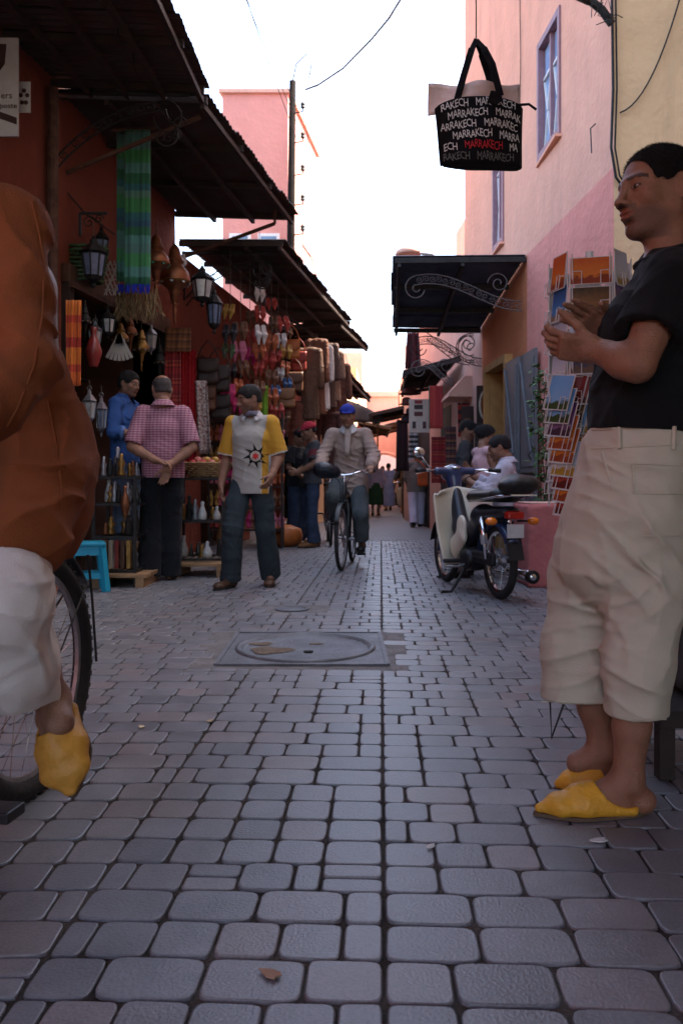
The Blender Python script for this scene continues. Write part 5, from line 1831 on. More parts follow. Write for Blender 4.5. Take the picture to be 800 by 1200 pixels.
    fo = [(P_(700, 690, 2.25), .13, (.45, 0, 1), 44, .009), (P_(668, 770, 2.26), .12, (-.25, 0, 1), 46, .007), (P_(735, 800, 2.08), .1, (.4, 0, 1), 48, .007),
          (P_(755, 660, 2.05), .14, (.75, 0, .7), 34, .010), (P_(690, 735, 2.25), .12, (.1, 0, 1), 50, .005), (P_(740, 700, 2.05), .10, (.5, 0, -.9), 52, .005), (P_(705, 560, 2.1), .1, (.5, 0, .9), 70, .006), (P_(760, 540, 2.05), .1, (.2, 0, 1), 60, .003)]
    tr = cloth('cropped_trousers', S, .006, KHAKI, w, folds=fo, amp=.006, freq=(10, 10, 7), amp2=.0025, amp3=.007)
    bvh = BVHTree.FromPolygons([v.co + root.location for v in tr.data.vertices], [p.vertices[:] for p in tr.data.polygons])
    def onto(px, py, off=.003):
        o = at(px, py, 0.5)
        c = V(0, 0, CAM_H)
        h = bvh.ray_cast(c, (o - c).normalized())
        return (h[0] + h[1] * off) if h[0] is not None else at(px, py, 2.1)
    q = MB(); pts = [onto(x, y, .0015) for x, y in ((741, 575), (741, 545), (742, 542), (760, 543), (800, 546), (815, 547))]
    q.tube([onto(lerp(741, 820, t), 543 + 3 * t, .001) for t in np.linspace(0, 1, 14)], .003, 5)
    q.tube([onto(741, lerp(543, 578, t), .001) for t in np.linspace(0, 1, 8)], .003, 5)
    q.tube([onto(lerp(741, 820, t), 578, .001) for t in np.linspace(0, 1, 14)], .004, 5)
    q.build('pocket_flap', KHAKI, tr); q = MB()
    q.tube([onto(lerp(752, 830, t), 628, .0005) for t in np.linspace(0, 1, 12)], .002, 5)
    q.build('pocket_seam', KHAKI, tr); q = MB()
    q.tube([onto(lerp(705, 718, t), lerp(530, 575, t), .0005) for t in np.linspace(0, 1, 10)], .0035, 5)
    q.build('pocket_seam', KHAKI, tr)
    q = MB()
    q.tube([onto(x, 504 - (x - 690) * .06, .001) for x in np.linspace(694, 815, 16)], .004, 5)
    q.tube([onto(x, 526 - (x - 690) * .05, .0005) for x in np.linspace(692, 815, 16)], .0025, 5)
    for x in (726, 788):
        q.tube([onto(x, y, .004) for y in np.linspace(500, 527, 5)], .006, 5)
    q.build('waistband', KHAKI, tr)
    q = MB()
    q.tube([onto(lerp(742, 780, t), 842 + 1 * t, .0005) for t in np.linspace(0, 1, 10)], .002, 5)
    q.tube([onto(lerp(634, 712, t), 822 + 2 * t, .0005) for t in np.linspace(0, 1, 12)], .002, 5)
    q.build('hem_seam', KHAKI, tr)
    # yellow leather slippers: pointed toe, trodden heel
    YEL = mat('yellow_leather', (0.62, 0.30, 0.025), .5, .18, 9, .3, 60, spec=.4)
    for qd in 'lr':
        an, toe = w['an' + qd], w['to' + qd]
        slipper(root, an, toe, YEL, heel_out=.045 if qd == 'l' else .07, tip_out=.055)
    return w

def slipper(root, an, toe, m, heel_out=.04, tip_out=.05, s=1.0, up=V(0, 0, 1), z0=None, name='slipper', vox=.0045, wide=1.0):
    d = toe - an; d = (d - up * d.dot(up)).normalized()
    l = up.cross(d)
    base = an - up * ((an - toe).dot(up) + .026)
    heel = base - d * heel_out
    tip = base + d * ((toe - an).dot(d) + tip_out)
    R = np.array([d, l, up], dtype=np.float32)
    S = SDF(.02)
    Ln = (tip - heel).length
    S.econe(heel + d * .04 + up * .018, heel + d * Ln * .55 + up * .030, (.040 * wide, .020), (.050 * wide, .034), l)
    S.econe(heel + d * Ln * .55 + up * .030, heel + d * Ln * .78 + up * .026, (.050 * wide, .036), (.042 * wide ** 2, .028), l)
    S.econe(heel + d * Ln * .78 + up * .026, tip - d * .012 + up * .018, (.040 * wide ** 2, .026), (.012 * wide ** 3, .013), l)
    S.cone(heel + d * Ln * .40 + up * .05, heel + d * Ln * .60 + up * .045, .040, .034)
    S.plane(base + up * .004, -up, .003)
    # foot opening and low heel
    S.ell(heel + d * Ln * .20 + up * .085, [Ln * .25, .075, .062], R, .006, '-')
    S.econe(heel + d * .06 + up * .055, heel + d * Ln * .5 + up * .04, (.036, .030), (.040, .024), l, .004, '-')
    S.post = lambda P, dd: dd + .0016 * wob(P, 45, 2)
    me = S.mesh(name, vox)
    o = link(name, me, m, root, smooth=True)
    n = 28
    b = MB(); pts = []
    for k in range(n):
        a = 2 * PI * k / n
        x = math.cos(a); y = math.sin(a)
        t = .5 + .5 * x
        wd = .040 + .012 * math.exp(-((t - .62) / .2) ** 2)
        if t > .8: wd *= 1 - (t - .8) * 1.6
        pts.append(heel + d * (t * (Ln + .006) - .003) + l * y * wd * wide)
    b.add([p for p in pts] + [p + up * .009 for p in pts], [tuple(range(n - 1, -1, -1)), tuple(range(n, 2 * n))] + [(k, (k + 1) % n, n + (k + 1) % n, n + k) for k in range(n)])
    b.build('sole', mat('slipper_sole', (0.10, 0.065, 0.04), .8), o)
    return o
LM = leaning_man()

# ------------------------------------------------------------------ rider in the rust-brown jacket on the left
def near_rider():
    rear = V(-0.855, 2.28, 0)
    hd = V(-.15, -1, 0)
    bk, B = bicycle('dark bicycle with knobbly tyres ridden by the man in the rust-brown jacket', rear, hd, mat('bike_black', (0.02, 0.02, 0.025), .4, .2, 10, coat=.3), near=True, R=.34, tr=.029)
    q = MB(); q.tube([at(103, 650, 2.35), at(108, 700, 2.37), at(113, 775, 2.38)], .004, 5); q.build('loose_strap', BLACKP, bk)
    fig = Fig((-0.80, 2.02, 0), -PI / 2, 1.74)
    def L(p):
        d = Vector(p) - fig.b
        return (d.dot(fig.F) / fig.s, d.dot(fig.L) / fig.s, d.z / fig.s)
    j = std_pose(pelvis=L((-.80, 2.04, .97)), waist=L((-.80, 2.0, 1.10)), chest=L((-.82, 1.93, 1.30)), neck=L((-.86, 1.84, 1.52)), head=L((-.88, 1.80, 1.67)), hf=(1, -.1, -.1),
                 shl=L(at(16, 265, 1.83)), shr=L((-1.04, 1.86, 1.44)), ell=L(at(30, 430, 1.66)), elr=L((-1.16, 1.72, 1.10)), wrl=L(at(-40, 510, 1.48)), wrr=L((-1.08, 1.53, 1.02)),
                 hdl=(1, -.12, -.1), hdr=(1, .1, -.1), hnl=(-.15, 0, -1), hnr=(-.15, 0, -1), hcl=.75, hcr=.75,
                 hpl=L((-.73, 2.03, .92)), hpr=L((-.88, 2.03, .92)), knl=L(at(8, 705, 1.68)), knr=L((-.92, 1.62, .86)), anl=L(at(62, 820, 1.87)), anr=L((-.93, 1.74, .52)),
                 tol=L(at(70, 876, 1.81)), tor=L((-.93, 1.60, .50)))
    w = person('person', 'rider in rust-brown jacket, white trousers and a mustard slipper on the near bicycle', fig, j, (0.27, 0.13, 0.08), .007, .006)
    root = w['root']
    add_hair(w, HAIR, vox=.007)
    RUSTC = fabric('rust_brown_cloth', (0.21, 0.062, 0.021), var=.14, bump=.4, bscale=350, crease=.45)
    S = SDF(.035)
    F = V(1, 0, 0)
    P_ = at
    # body of the jacket, ballooning behind the saddle
    S.loft([V(-.86, 1.88, 1.44), V(-.85, 1.93, 1.28), V(-.835, 2.00, 1.08), V(-.82, 2.06, .90), V(-.825, 2.07, .78)], [(.15, .09), (.155, .125), (.17, .15), (.185, .17), (.185, .175)], F)
    S.ell(P_(66, 588, 2.10), [.08, .10, .08], None, .05)
    S.ell(P_(38, 530, 2.06), [.07, .09, .14], None, .09)
    S.ell(P_(20, 600, 1.92), [.13, .10, .10], None, .05)
    # left sleeve
    sh, el, wr = w['shl'], w['ell'], w['wrl']
    A = SDF(.03)
    A.chain([sh, sh.lerp(el, .5), el], [.074, .068, .062], .03); A.chain([el, el.lerp(wr, .5), wr], [.068, .062, .052], .03)
    S.sub(A, .008)
    A = SDF(.03); A.chain([w['shr'], w['elr'], w['wrr']], [.08, .075, .055], .03); S.sub(A)
    S.cone(V(-.83, 1.87, 1.45), sh, .085, .08); S.cone(V(-.83, 1.87, 1.45), w['shr'], .085, .08)
    S.chain([w['hpl'] + V(0, 0, .03), w['hpl'].lerp(w['knl'], .7) + V(0, 0, .035)], [.125, .108], .05)
    S.chain([w['hpr'] + V(0, 0, .03), w['hpr'].lerp(w['knr'], .7) + V(0, 0, .035)], [.13, .118], .05)
    S.plane(V(-.8, 1.75, .70), (-.22, 0.0, -1), .006)
    S.ell(w['neck'] + V(0, 0, .05), [.075, .075, .06], None, .01, '-')
    fo = [(P_(45, 320, 1.80), .16, (.95, .2, .35), 40, .007), (P_(36, 420, 1.72), .12, (.5, .2, .9), 48, .009), (P_(80, 490, 1.95), .18, (.95, 0, .4), 30, .010),
          (P_(30, 600, 1.85), .16, (-.3, 0, 1), 32, .012), (P_(90, 590, 2.0), .14, (.85, 0, -.5), 36, .009), (P_(0, 470, 1.62), .1, (.6, 0, 1), 50, .008)]
    jk = cloth('jacket', S, .006, RUSTC, w, folds=fo, amp=.004, freq=(9, 9, 6), amp2=.003, amp3=.006)
    bv = BVHTree.FromPolygons([v.co + root.location for v in jk.data.vertices], [p.vertices[:] for p in jk.data.polygons])
    def on(px, py):
        c0 = V(0, 0, CAM_H); h = bv.ray_cast(c0, (at(px, py, 1) - c0).normalized()); return h[0] + h[1] * .001 if h[0] is not None else None
    for pts in ([(34, 225), (44, 260), (52, 310), (50, 370), (40, 430), (20, 480), (2, 510)], [(5, 640), (20, 642), (35, 645), (50, 648)], [(56, 470), (66, 520), (72, 570), (70, 610)]):
        pp = [on(lerp(a[0], b[0], t), lerp(a[1], b[1], t)) for a, b in zip(pts, pts[1:]) for t in (0, .33, .66)]
        pp = [p for p in pp if p is not None]
        if len(pp) > 3:
            q = MB(); q.tube(pp, .0028, 5); q.build('seam', RUSTC, jk, smooth=True)
    q = MB()
    c = w['neck'] - V(0, 0, .03)
    def fn(u, v):
        a = lerp(.4, 2 * PI - .4, u)
        r_ = .078 * (1 + .5 * v)
        return c + fig.F * (math.cos(a) * r_ + .02) + fig.L * math.sin(a) * r_ * 1.1 + V(0, 0, .075 - .10 * v)
    q.sheet(fn, 26, 6, .005); q.build('collar', RUSTC, jk, smooth=True)
    # white trousers
    WHT = fabric('off_white_cotton', (0.60, 0.54, 0.50), var=.06)
    S = SDF(.03)
    hp, kn, an = w['hpl'], w['knl'], w['anl']
    hem = P_(36, 838, 1.85)
    S.chain([hp - V(.03, 0, 0), kn], [.075, .088], .03)
    G = SDF(.03); G.loft([kn, kn.lerp(hem, .5), hem + V(0, 0, .0)], [(.080, .09), (.076, .09), (.070, .08)], V(1, 0, 0))
    G.plane(hem + V(0, 0, .03), (.12, 0, -1), .004); G.cone(hem - V(0, 0, .06), hem + V(0, 0, .05), .062, .058, .004, '-')
    S.sub(G)
    S.chain([w['hpr'], w['knr'], w['anr']], [.08, .08, .07], .03)
    cloth('trousers', S, .007, WHT, w, folds=[(P_(30, 680, 1.6), .11, (.5, 0, 1), 44, .008), (P_(40, 760, 1.68), .12, (1, 0, .15), 32, .005)], amp=.005, freq=(12, 12, 6), amp3=.005)
    MUST = mat('mustard_leather', (0.46, 0.215, 0.03), .5, .22, 7, .3, 50, spec=.4)
    # slipper hanging toe-down on the pedal
    d = (w['tol'] - an).normalized()
    an2 = an + d * .035
    toe = an + d * .16
    up = V(0, -1, .15); up = (up - d * up.dot(d)).normalized()
    slipper(root, an2 + up * .02, toe - up * .015, MUST, heel_out=.05, tip_out=.055, up=up, wide=1.12)
    d2 = (w['tor'] - w['anr']).normalized()
    slipper(root, w['anr'], w['tor'], MUST, vox=.008)
near_rider()
# ------------------------------------------------------------------ people along the street
SK1, SK2, SK3 = (0.30, 0.145, 0.085), (0.29, 0.14, 0.085), (0.34, 0.17, 0.105)
LEATHER_B = mat('brown_leather', (0.075, 0.038, 0.022), .5, .25, 12)
LEATHER_T = mat('tan_leather', (0.20, 0.09, 0.035), .55, .25, 12)
LEATHER_K = mat('black_leather', (0.015, 0.014, 0.014), .45, .2, 12)
DENIM = fabric('dark_denim', (0.035, 0.05, 0.085), var=.25, scale=9)
DENIM_L = fabric('faded_denim', (0.10, 0.135, 0.20), var=.35, scale=7)
TEAL = fabric('dark_teal_twill', (0.033, 0.045, 0.052), var=.12)
BLACKT = fabric('black_twill', (0.010, 0.011, 0.014), var=.12, sheen=.05)

def plaid_mat():
    m = bpy.data.materials.new('pink_check_cotton'); m.use_nodes = True
    nt = m.node_tree; b = nt.nodes['Principled BSDF']; b.inputs['Roughness'].default_value = .9
    tc = nt.nodes.new('ShaderNodeTexCoord'); sx = nt.nodes.new('ShaderNodeSeparateXYZ'); nt.links.new(tc.outputs['Object'], sx.inputs[0])
    outs = []
    for ax, sc in ((2, 46), (0, 30)):
        k = nt.nodes.new('ShaderNodeMath'); k.operation = 'MULTIPLY'; k.inputs[1].default_value = sc; nt.links.new(sx.outputs[ax], k.inputs[0])
        f = nt.nodes.new('ShaderNodeMath'); f.operation = 'FRACT'; nt.links.new(k.outputs[0], f.inputs[0])
        g = nt.nodes.new('ShaderNodeMath'); g.operation = 'LESS_THAN'; g.inputs[1].default_value = .42; nt.links.new(f.outputs[0], g.inputs[0])
        outs.append(g.outputs[0])
    m1 = nt.nodes.new('ShaderNodeMix'); m1.data_type = 'RGBA'; m1.inputs[6].default_value = (0.30, 0.10, 0.14, 1); m1.inputs[7].default_value = (0.42, 0.27, 0.33, 1)
    nt.links.new(outs[0], m1.inputs[0])
    m2 = nt.nodes.new('ShaderNodeMix'); m2.data_type = 'RGBA'; m2.blend_type = 'MULTIPLY'; m2.inputs[7].default_value = (0.62, 0.42, 0.55, 1)
    sc_ = nt.nodes.new('ShaderNodeMath'); sc_.operation = 'MULTIPLY'; sc_.inputs[1].default_value = .6; nt.links.new(outs[1], sc_.inputs[0])
    nt.links.new(sc_.outputs[0], m2.inputs[0]); nt.links.new(m1.outputs[2], m2.inputs[6]); nt.links.new(m2.outputs[2], b.inputs['Base Color'])
    return m

def plaid_man():
    g = gnd(190, 681)
    fig = Fig(g + V(0, 0.05, 0), math.radians(97), 1.87)
    j = std_pose(ell=(-.10, .245, 1.11), elr=(-.10, -.245, 1.11), wrl=(-.205, .035, .995), wrr=(-.20, -.055, .945),
                 hdl=(-.1, -.85, -.25), hdr=(.05, .25, -1), hnl=(-.3, -.1, -.9), hnr=(-.9, .2, .1), hcl=.6, hcr=.35,
                 anl=(-.06, .11, .085), tol=(.15, .19, .03), anr=(.06, -.05, .085), tor=(.25, -.06, .03), knl=(.0, .10, .5), knr=(.05, -.07, .5),
                 head=(.03, .015, 1.60), hf=(.92, .38, -.18))
    w = person('person', 'balding man in pink checked shirt seen from behind, hands clasped at his back', fig, j, SK3, .008, .007, stubble=.2)
    add_hair(w, HAIR_G, grow=.002, front=.045, low=-.045, vox=.007, bald=True)
    PL = plaid_mat()
    S = shirt(w, hemz=-.10, sleeve=.92, r_sl=.072, r_sl_end=.076, wid=(.178, .172, .180), dep=(.138, .13, .128))
    sh = cloth('checked_shirt', S, .010, PL, w, folds=[(w['waist'], .16, (.4, .1, 1), 60, .006), (w['chest'], .14, (1, 0, .3), 45, .004)], amp=.006)
    collar(w, PL, .07, .045)
    S = trousers(w, .102, .082, .098, hem=-.05)
    cloth('trousers', S, .012, BLACKT, w, amp=.006, freq=(14, 14, 5))
    for q in 'lr': shoe(w, q, LEATHER_B)
plaid_man()

def blue_man():
    p = at(147, 645, 7.85)
    fig = Fig(p, math.radians(-14), 1.70)
    j = std_pose(ell=(.0, .24, 1.12), elr=(.02, -.25, 1.12), wrl=(.24, .13, 1.08), wrr=(.24, -.16, 1.10), hdl=(1, -.3, .1), hdr=(1, .3, .1), hnl=(0, -1, 0), hnr=(0, 1, 0),
                 head=(.04, 0, 1.60), hf=(.95, -.2, -.15))
    w = person('person', 'dark-haired man in blue denim shirt and faded jeans facing the checked shirt', fig, j, SK2, .009, .007)
    add_hair(w, HAIR, grow=.014, front=.058, low=-.05, vox=.008)
    BL = fabric('blue_denim_shirt', (0.035, 0.085, 0.25), var=.18)
    S = shirt(w, hemz=-.12, sleeve=1.35, r_sl=.070, r_sl_end=.065, r_cuff=.056, wid=(.172, .168, .172), dep=(.13, .124, .122))
    o = cloth('denim_shirt', S, .010, BL, w, folds=[(w['ell'], .12, (0, .3, 1), 70, .008), (w['waist'], .15, (.5, .1, 1), 55, .006)], amp=.006)
    q = MB()
    for k in 'lr':
        a = w['el' + k].lerp(w['wr' + k], .26); b = w['el' + k].lerp(w['wr' + k], .40)
        q = MB(); q.tube([a, b], [.068, .064], 14); q.build('turned_cuff', fabric('pale_blue_cuff', (0.10, 0.18, 0.40)), o, smooth=True)
    collar(w, BL, .07, .045)
    S = trousers(w, .096, .08, .086, hem=-.03)
    cloth('jeans', S, .012, DENIM_L, w, amp=.006)
    for q in 'lr': shoe(w, q, LEATHER_T)
blue_man()

def walking_man():
    g = gnd(295, 688)
    fig = Fig(g, math.radians(-97), 1.715)
    j = std_pose(pelvis=(0, 0, .95), hf=(.62, -.74, -.22), head=(.03, -.015, 1.60), neck=(-.01, 0, 1.46),
                 ell=(-.03, .235, 1.13), wrl=(.14, .20, .945), hdl=(.55, -.25, -.8), hnl=(-.2, -1, .1), hcl=.55,
                 elr=(-.03, -.225, 1.12), wrr=(.06, -.25, .875), hdr=(.25, .05, -1), hnr=(0, 1, .1), hcr=.3,
                 hpr=(0, -.09, .92), knr=(.12, -.13, .50), anr=(.06, -.165, .085), tor=(.25, -.23, .03),
                 knl=(-.03, .11, .49), anl=(-.19, .125, .10), tol=(.01, .15, .03))
    w = person('person', 'walking man in grey and yellow football shirt with black sun emblem and dark trousers', fig, j, SK2, .008, .0055, stubble=.45, beard=.5)
    add_hair(w, HAIR, grow=.009, front=.056, low=-.045, vox=.006)
    SH = mat('sports_shirt', (0.4, 0.38, 0.34), .85, .06, 8, .2, 300, attr='tint')
    S = shirt(w, hemz=-.155, sleeve=.98, r_sl=.072, r_sl_end=.080, wid=(.172, .162, .172), dep=(.132, .125, .124), neck=.075)
    o = cloth('football_shirt', S, .008, SH, w, folds=[(w['waist'], .16, (.5, .1, 1), 50, .007), (w['shl'].lerp(w['ell'], .6), .1, (.2, 0, 1), 60, .004)], amp=.006)
    P = me_co(o.data) + np.array(w['root'].location)
    loc = (P - np.array(fig.b))
    l = loc @ np.array(fig.L) / fig.s; u = loc[:, 2] / fig.s
    col = np.tile(np.array([0.36, 0.345, 0.31], dtype=np.float32), (len(P), 1))
    yel = (l > .105 + .035 * np.clip((u - 1.2) / .2, 0, 1)) | (l < -.152)
    col[yel] = (0.52, 0.27, 0.03)
    wh = (l > .100) & (l < .108) & (u < 1.2)
    col[wh] = (.6, .58, .54)
    for k in 'lr':
        a, b = np.array(w['sh' + k]), np.array(w['el' + k])
        t = ((P - a) @ (b - a)) / ((b - a) @ (b - a))
        col[(t > .93) & (np.abs(l) > .155)] = (.6, .58, .54)
    vcol(o.data, col)
    collar(w, fabric('white_knit', (0.5, 0.48, 0.48)), .07, .042, open_=.45)
    col2 = fabric('grey_undershirt', (0.16, 0.15, 0.19))
    q = MB(); q.tube([w['neck'] + fig.F * .03 - V(0, 0, .01), w['neck'] + fig.F * .03 + V(0, 0, .035)], [.072, .062], 16); q.build('undershirt', col2, w['root'], smooth=True)
    # emblem printed on the chest
    bvh = BVHTree.FromPolygons([v.co + w['root'].location for v in o.data.vertices], [p.vertices[:] for p in o.data.polygons])
    ctr = at(295, 533, 6.6)
    def dec(name, poly, m, off):
        k = MB()
        vs = []
        cx = V(sum(p[0] for p in poly) / len(poly), 0, sum(p[1] for p in poly) / len(poly))
        def prj(x, z):
            p = ctr + V(x, 0, z)
            h = bvh.ray_cast(p - V(0, 1, 0), V(0, 1, 0))
            return V(p.x, (h[0].y if h[0] is not None else 6.8) - off, p.z)
        n = len(poly)
        rings = 4
        vs = [prj(cx.x, cx.z)]
        for r_ in range(1, rings + 1):
            vs += [prj(lerp(cx.x, x, r_ / rings), lerp(cx.z, z, r_ / rings)) for x, z in poly]
        fs = [(0, 1 + k_, 1 + (k_ + 1) % n) for k_ in range(n)]
        for r_ in range(rings - 1):
            a = 1 + r_ * n; b = a + n
            fs += [(a + k_, b + k_, b + (k_ + 1) % n, a + (k_ + 1) % n) for k_ in range(n)]
        k.add(vs, fs); k.build(name, m, o, smooth=True)
    star = []
    for k in range(8):
        a = 2 * PI * k / 8 + .1
        for (da, r_) in ((-.30, .056), (-.12, .072), (.10, .112), (.10, .090), (.14, .066), (.24, .056)):
            star.append((math.cos(a + da) * r_, math.sin(a + da) * r_))
    dec('sun_print', star, fabric('black_print', (0.012, 0.012, 0.013)), .0035)
    circ = lambda r_: [(math.cos(2 * PI * k / 24) * r_, math.sin(2 * PI * k / 24) * r_) for k in range(24)]
    dec('ring_print', circ(.044), fabric('cream_print', (0.42, 0.36, 0.30)), .0055)
    dec('centre_print', [(math.cos(2 * PI * k / 18) * (.027 if k % 3 else .017), math.sin(2 * PI * k / 18) * (.027 if k % 3 else .017)) for k in range(18)], fabric('red_print', (0.45, 0.03, 0.03)), .0075)
    S = trousers(w, .098, .086, .092, hem=-.03)
    cloth('trousers', S, .010, TEAL, w, folds=[(w['knr'], .12, (.2, .2, 1), 55, .007), (w['anr'], .10, (0, 0, 1), 70, .007), (w['anl'], .1, (0, 0, 1), 70, .007)], amp=.007, freq=(14, 14, 5))
    for q in 'lr': shoe(w, q, LEATHER_B)
walking_man()

def red_cap_man():
    g = gnd(366, 641)
    fig = Fig(g, math.radians(192), 1.76)
    j = std_pose(ell=(.02, .23, 1.14), wrl=(.23, .12, 1.02), hdl=(.9, -.4, -.1), hcl=.6, elr=(.02, -.23, 1.14), wrr=(.22, -.1, 1.03), hdr=(.9, .4, -.1), hcr=.6, hf=(.95, .1, -.25), head=(.05, 0, 1.60),
                 anl=(.02, .13, .085), anr=(-.06, -.10, .085), tol=(.2, .2, .03), tor=(.13, -.14, .03))
    w = person('person', 'young man in red cap, dark grey t-shirt and jeans looking down', fig, j, SK1, .010, .008)
    add_hair(w, HAIR, grow=.006, vox=.010)
    cap(w, fabric('red_cap_cloth', (0.36, 0.03, 0.05)))
    SH = mat('grey_red_tee', (0.05, 0.055, 0.06), .9, .12, 8, attr='tint')
    S = shirt(w, hemz=-.09, sleeve=.8, r_sl=.073, r_sl_end=.078, wid=(.172, .168, .172), dep=(.13, .124, .122))
    o = cloth('t_shirt', S, .012, SH, w, amp=.006)
    P = me_co(o.data) + np.array(w['root'].location)
    col = np.tile(np.array([0.055, 0.056, 0.062], dtype=np.float32), (len(P), 1))
    for k in 'lr':
        a, b = np.array(w['sh' + k]), np.array(w['el' + k])
        t = ((P - a) @ (b - a)) / ((b - a) @ (b - a))
        d = np.linalg.norm(P - (a + np.clip(t, 0, 1)[:, None] * (b - a)), axis=1)
        col[(t > .28) & (t < .62) & (d < .105)] = (.16, .03, .035)
    vcol(o.data, col)
    S = trousers(w, .098, .080, .085, hem=-.03)
    cloth('jeans', S, .012, DENIM, w, amp=.007)
    for q in 'lr': shoe(w, q, LEATHER_T)
red_cap_man()

def black_cap_man():
    g = gnd(348, 637.5)
    fig = Fig(g, math.radians(-35), 1.70)
    j = std_pose(ell=(.02, .23, 1.14), wrl=(.20, .08, 1.0), hdl=(.9, -.5, -.1), hcl=.6, elr=(.02, -.23, 1.14), wrr=(.2, -.1, 1.0), hdr=(.9, .4, -.1), hcr=.6, hf=(.95, -.1, -.35), head=(.05, 0, 1.60))
    w = person('person', 'man in black cap and black t-shirt standing close beside the red cap', fig, j, SK2, .010, .009)
    add_hair(w, HAIR, grow=.006, vox=.010)
    cap(w, fabric('black_cap_cloth', (0.014, 0.014, 0.016)))
    cloth('t_shirt', shirt(w, hemz=-.09, sleeve=.8, r_sl=.08, r_sl_end=.085), .012, fabric('black_tee', (0.012, 0.012, 0.014), sheen=.05), w, amp=.006)
    cloth('jeans', trousers(w, .11, .088, .095, hem=-.03), .012, DENIM, w, amp=.007)
    for q in 'lr': shoe(w, q, LEATHER_T)
black_cap_man()

def far_rider():
    fr = gnd(400, 669); 
    hd = V(-.115, -.993, 0)
    rear = fr - hd * 1.06
    bk, B = bicycle('old bicycle ridden by the man in the blue cap', rear, hd, mat('bike_dark_green', (0.025, 0.03, 0.03), .4, .3, 10), steer=-.05)
    l = V(-hd.y, hd.x, 0)
    q = MB()
    # black bag hung on the handlebar
    S = SDF(.03); c = at(379, 551, 8.55)
    S.ell(c, [.12, .09, .085]); S.ell(c + V(.09, .02, -.02), [.09, .08, .07]); S.post = lambda P, d: d + .008 * wob(P, 30)
    bag = link('shopping_bag', S.mesh('bag', .01), mat('black_polythene', (0.012, 0.013, 0.02), .3, .2, 10, .5, 40), None, smooth=True); recenter(bag)
    tag(bag, 'black plastic bag slung over the handlebar of the old bicycle', 'bag')
    fig = Fig(V(rear.x, rear.y, 0) + hd * .25, math.atan2(hd.y, hd.x), 1.72)
    def L(p):
        d = Vector(p) - fig.b
        return (d.dot(fig.F) / fig.s, d.dot(fig.L) / fig.s, d.z / fig.s)
    st = B(.81, 0, .97)
    hl = st + l * .27 - hd * .10 + V(0, 0, .06); hr = st - l * .27 - hd * .10 + V(0, 0, .06)
    ped_l = B(.44, .14, .285) + hd * .17 * math.cos(-PI / 2 - .25) + V(0, 0, .17 * math.sin(-PI / 2 - .25)); ped_r = B(.44, -.14, .285) + hd * .17 * math.cos(PI / 2 - .25) + V(0, 0, .17 * math.sin(PI / 2 - .25))
    j = std_pose(pelvis=L(B(.22, 0, .98)), waist=L(B(.24, 0, 1.11)), chest=L(B(.30, 0, 1.30)), neck=L(B(.36, 0, 1.49)), head=L(B(.41, -.01, 1.625)), hf=(1, .05, -.12),
                 shl=L(B(.33, .18, 1.42)), shr=L(B(.33, -.18, 1.42)), ell=L(B(.42, .28, 1.19)), elr=L(B(.42, -.28, 1.19)), wrl=L(hl - hd * .06 + V(0, 0, .03)), wrr=L(hr - hd * .06 + V(0, 0, .03)),
                 hdl=(1, -.1, -.25), hdr=(1, .1, -.25), hnl=(-.2, 0, -1), hnr=(-.2, 0, -1), hcl=.85, hcr=.85,
                 hpl=L(B(.24, .09, .94)), hpr=L(B(.24, -.09, .94)), knl=L(B(.50, .14, .56)), knr=L(B(.62, -.14, .74)), anl=L(ped_l + V(0, 0, .105) - hd * .08), anr=L(ped_r + V(0, 0, .105) - hd * .08),
                 tol=L(ped_l + V(0, 0, .055) + hd * .10), tor=L(ped_r + V(0, 0, .055) + hd * .10))
    w = person('person', 'man in blue cap and beige tunic riding the old bicycle up the street', fig, j, SK3, .009, .007, stubble=.2)
    add_hair(w, HAIR_G, grow=.004, vox=.010)
    cap(w, fabric('blue_cap_cloth', (0.03, 0.045, 0.28)))
    TUN = fabric('dusty_beige_wool', (0.34, 0.25, 0.205), var=.1)
    S = SDF(.035)
    S.loft([B(.33, 0, 1.40), B(.30, 0, 1.28), B(.25, 0, 1.08), B(.25, 0, .92), B(.27, 0, .70)], [(.15, .095), (.172, .13), (.182, .145), (.205, .165), (.215, .16)], l)
    mid = (w['shl'] + w['shr']) / 2
    for k in 'lr':
        A = SDF(.03); A.chain([w['sh' + k], w['el' + k], w['wr' + k].lerp(w['el' + k], .18)], [.072, .074, .068], .03); S.sub(A, .015); S.cone(mid, w['sh' + k], .075, .072)
    S.plane(B(.27, 0, .74), (0, 0, -1)); S.loft([B(.27, 0, .7), B(.27, 0, .8)], [(.2, .14), (.18, .12)], l, op='-', k=.01)
    S.ell(w['neck'] + V(0, 0, .05) + hd * .02, [.068, .068, .065], None, .008, '-')
    o = cloth('tunic', S, .010, TUN, w, folds=[(B(.4, 0, 1.0), .18, (.3, 0, 1), 45, .012), (w['ell'], .14, (0, 0, 1), 60, .012), (w['elr'], .14, (0, 0, 1), 60, .012), (B(.4, 0, .85), .16, (-.3, 0, 1), 45, .012)], amp=.009, freq=(9, 9, 6))
    q = MB(); q.sheet(lambda u, v: w['neck'] + hd * (.085 + .075 * min(1, v * 1.6)) + l * (u - .5) * (.05 + .02 * (1 - v)) + V(0, 0, .0 - .30 * v), 4, 8, .006); q.build('placket', fabric('pale_placket', (0.40, 0.32, 0.27)), o, smooth=True)
    collar(w, fabric('white_shirt', (0.58, 0.56, 0.55)), .066, .05, open_=.3)
    for k in 'lr':
        q = MB(); a = w['wr' + k]; b = w['el' + k].lerp(a, .72); q.tube([b, a], [.05, .045], 12); q.build('shirt_cuff', fabric('white_shirt', (0.58, 0.56, 0.55)), o, smooth=True)
    S = trousers(w, .105, .09, .082, hem=.06)
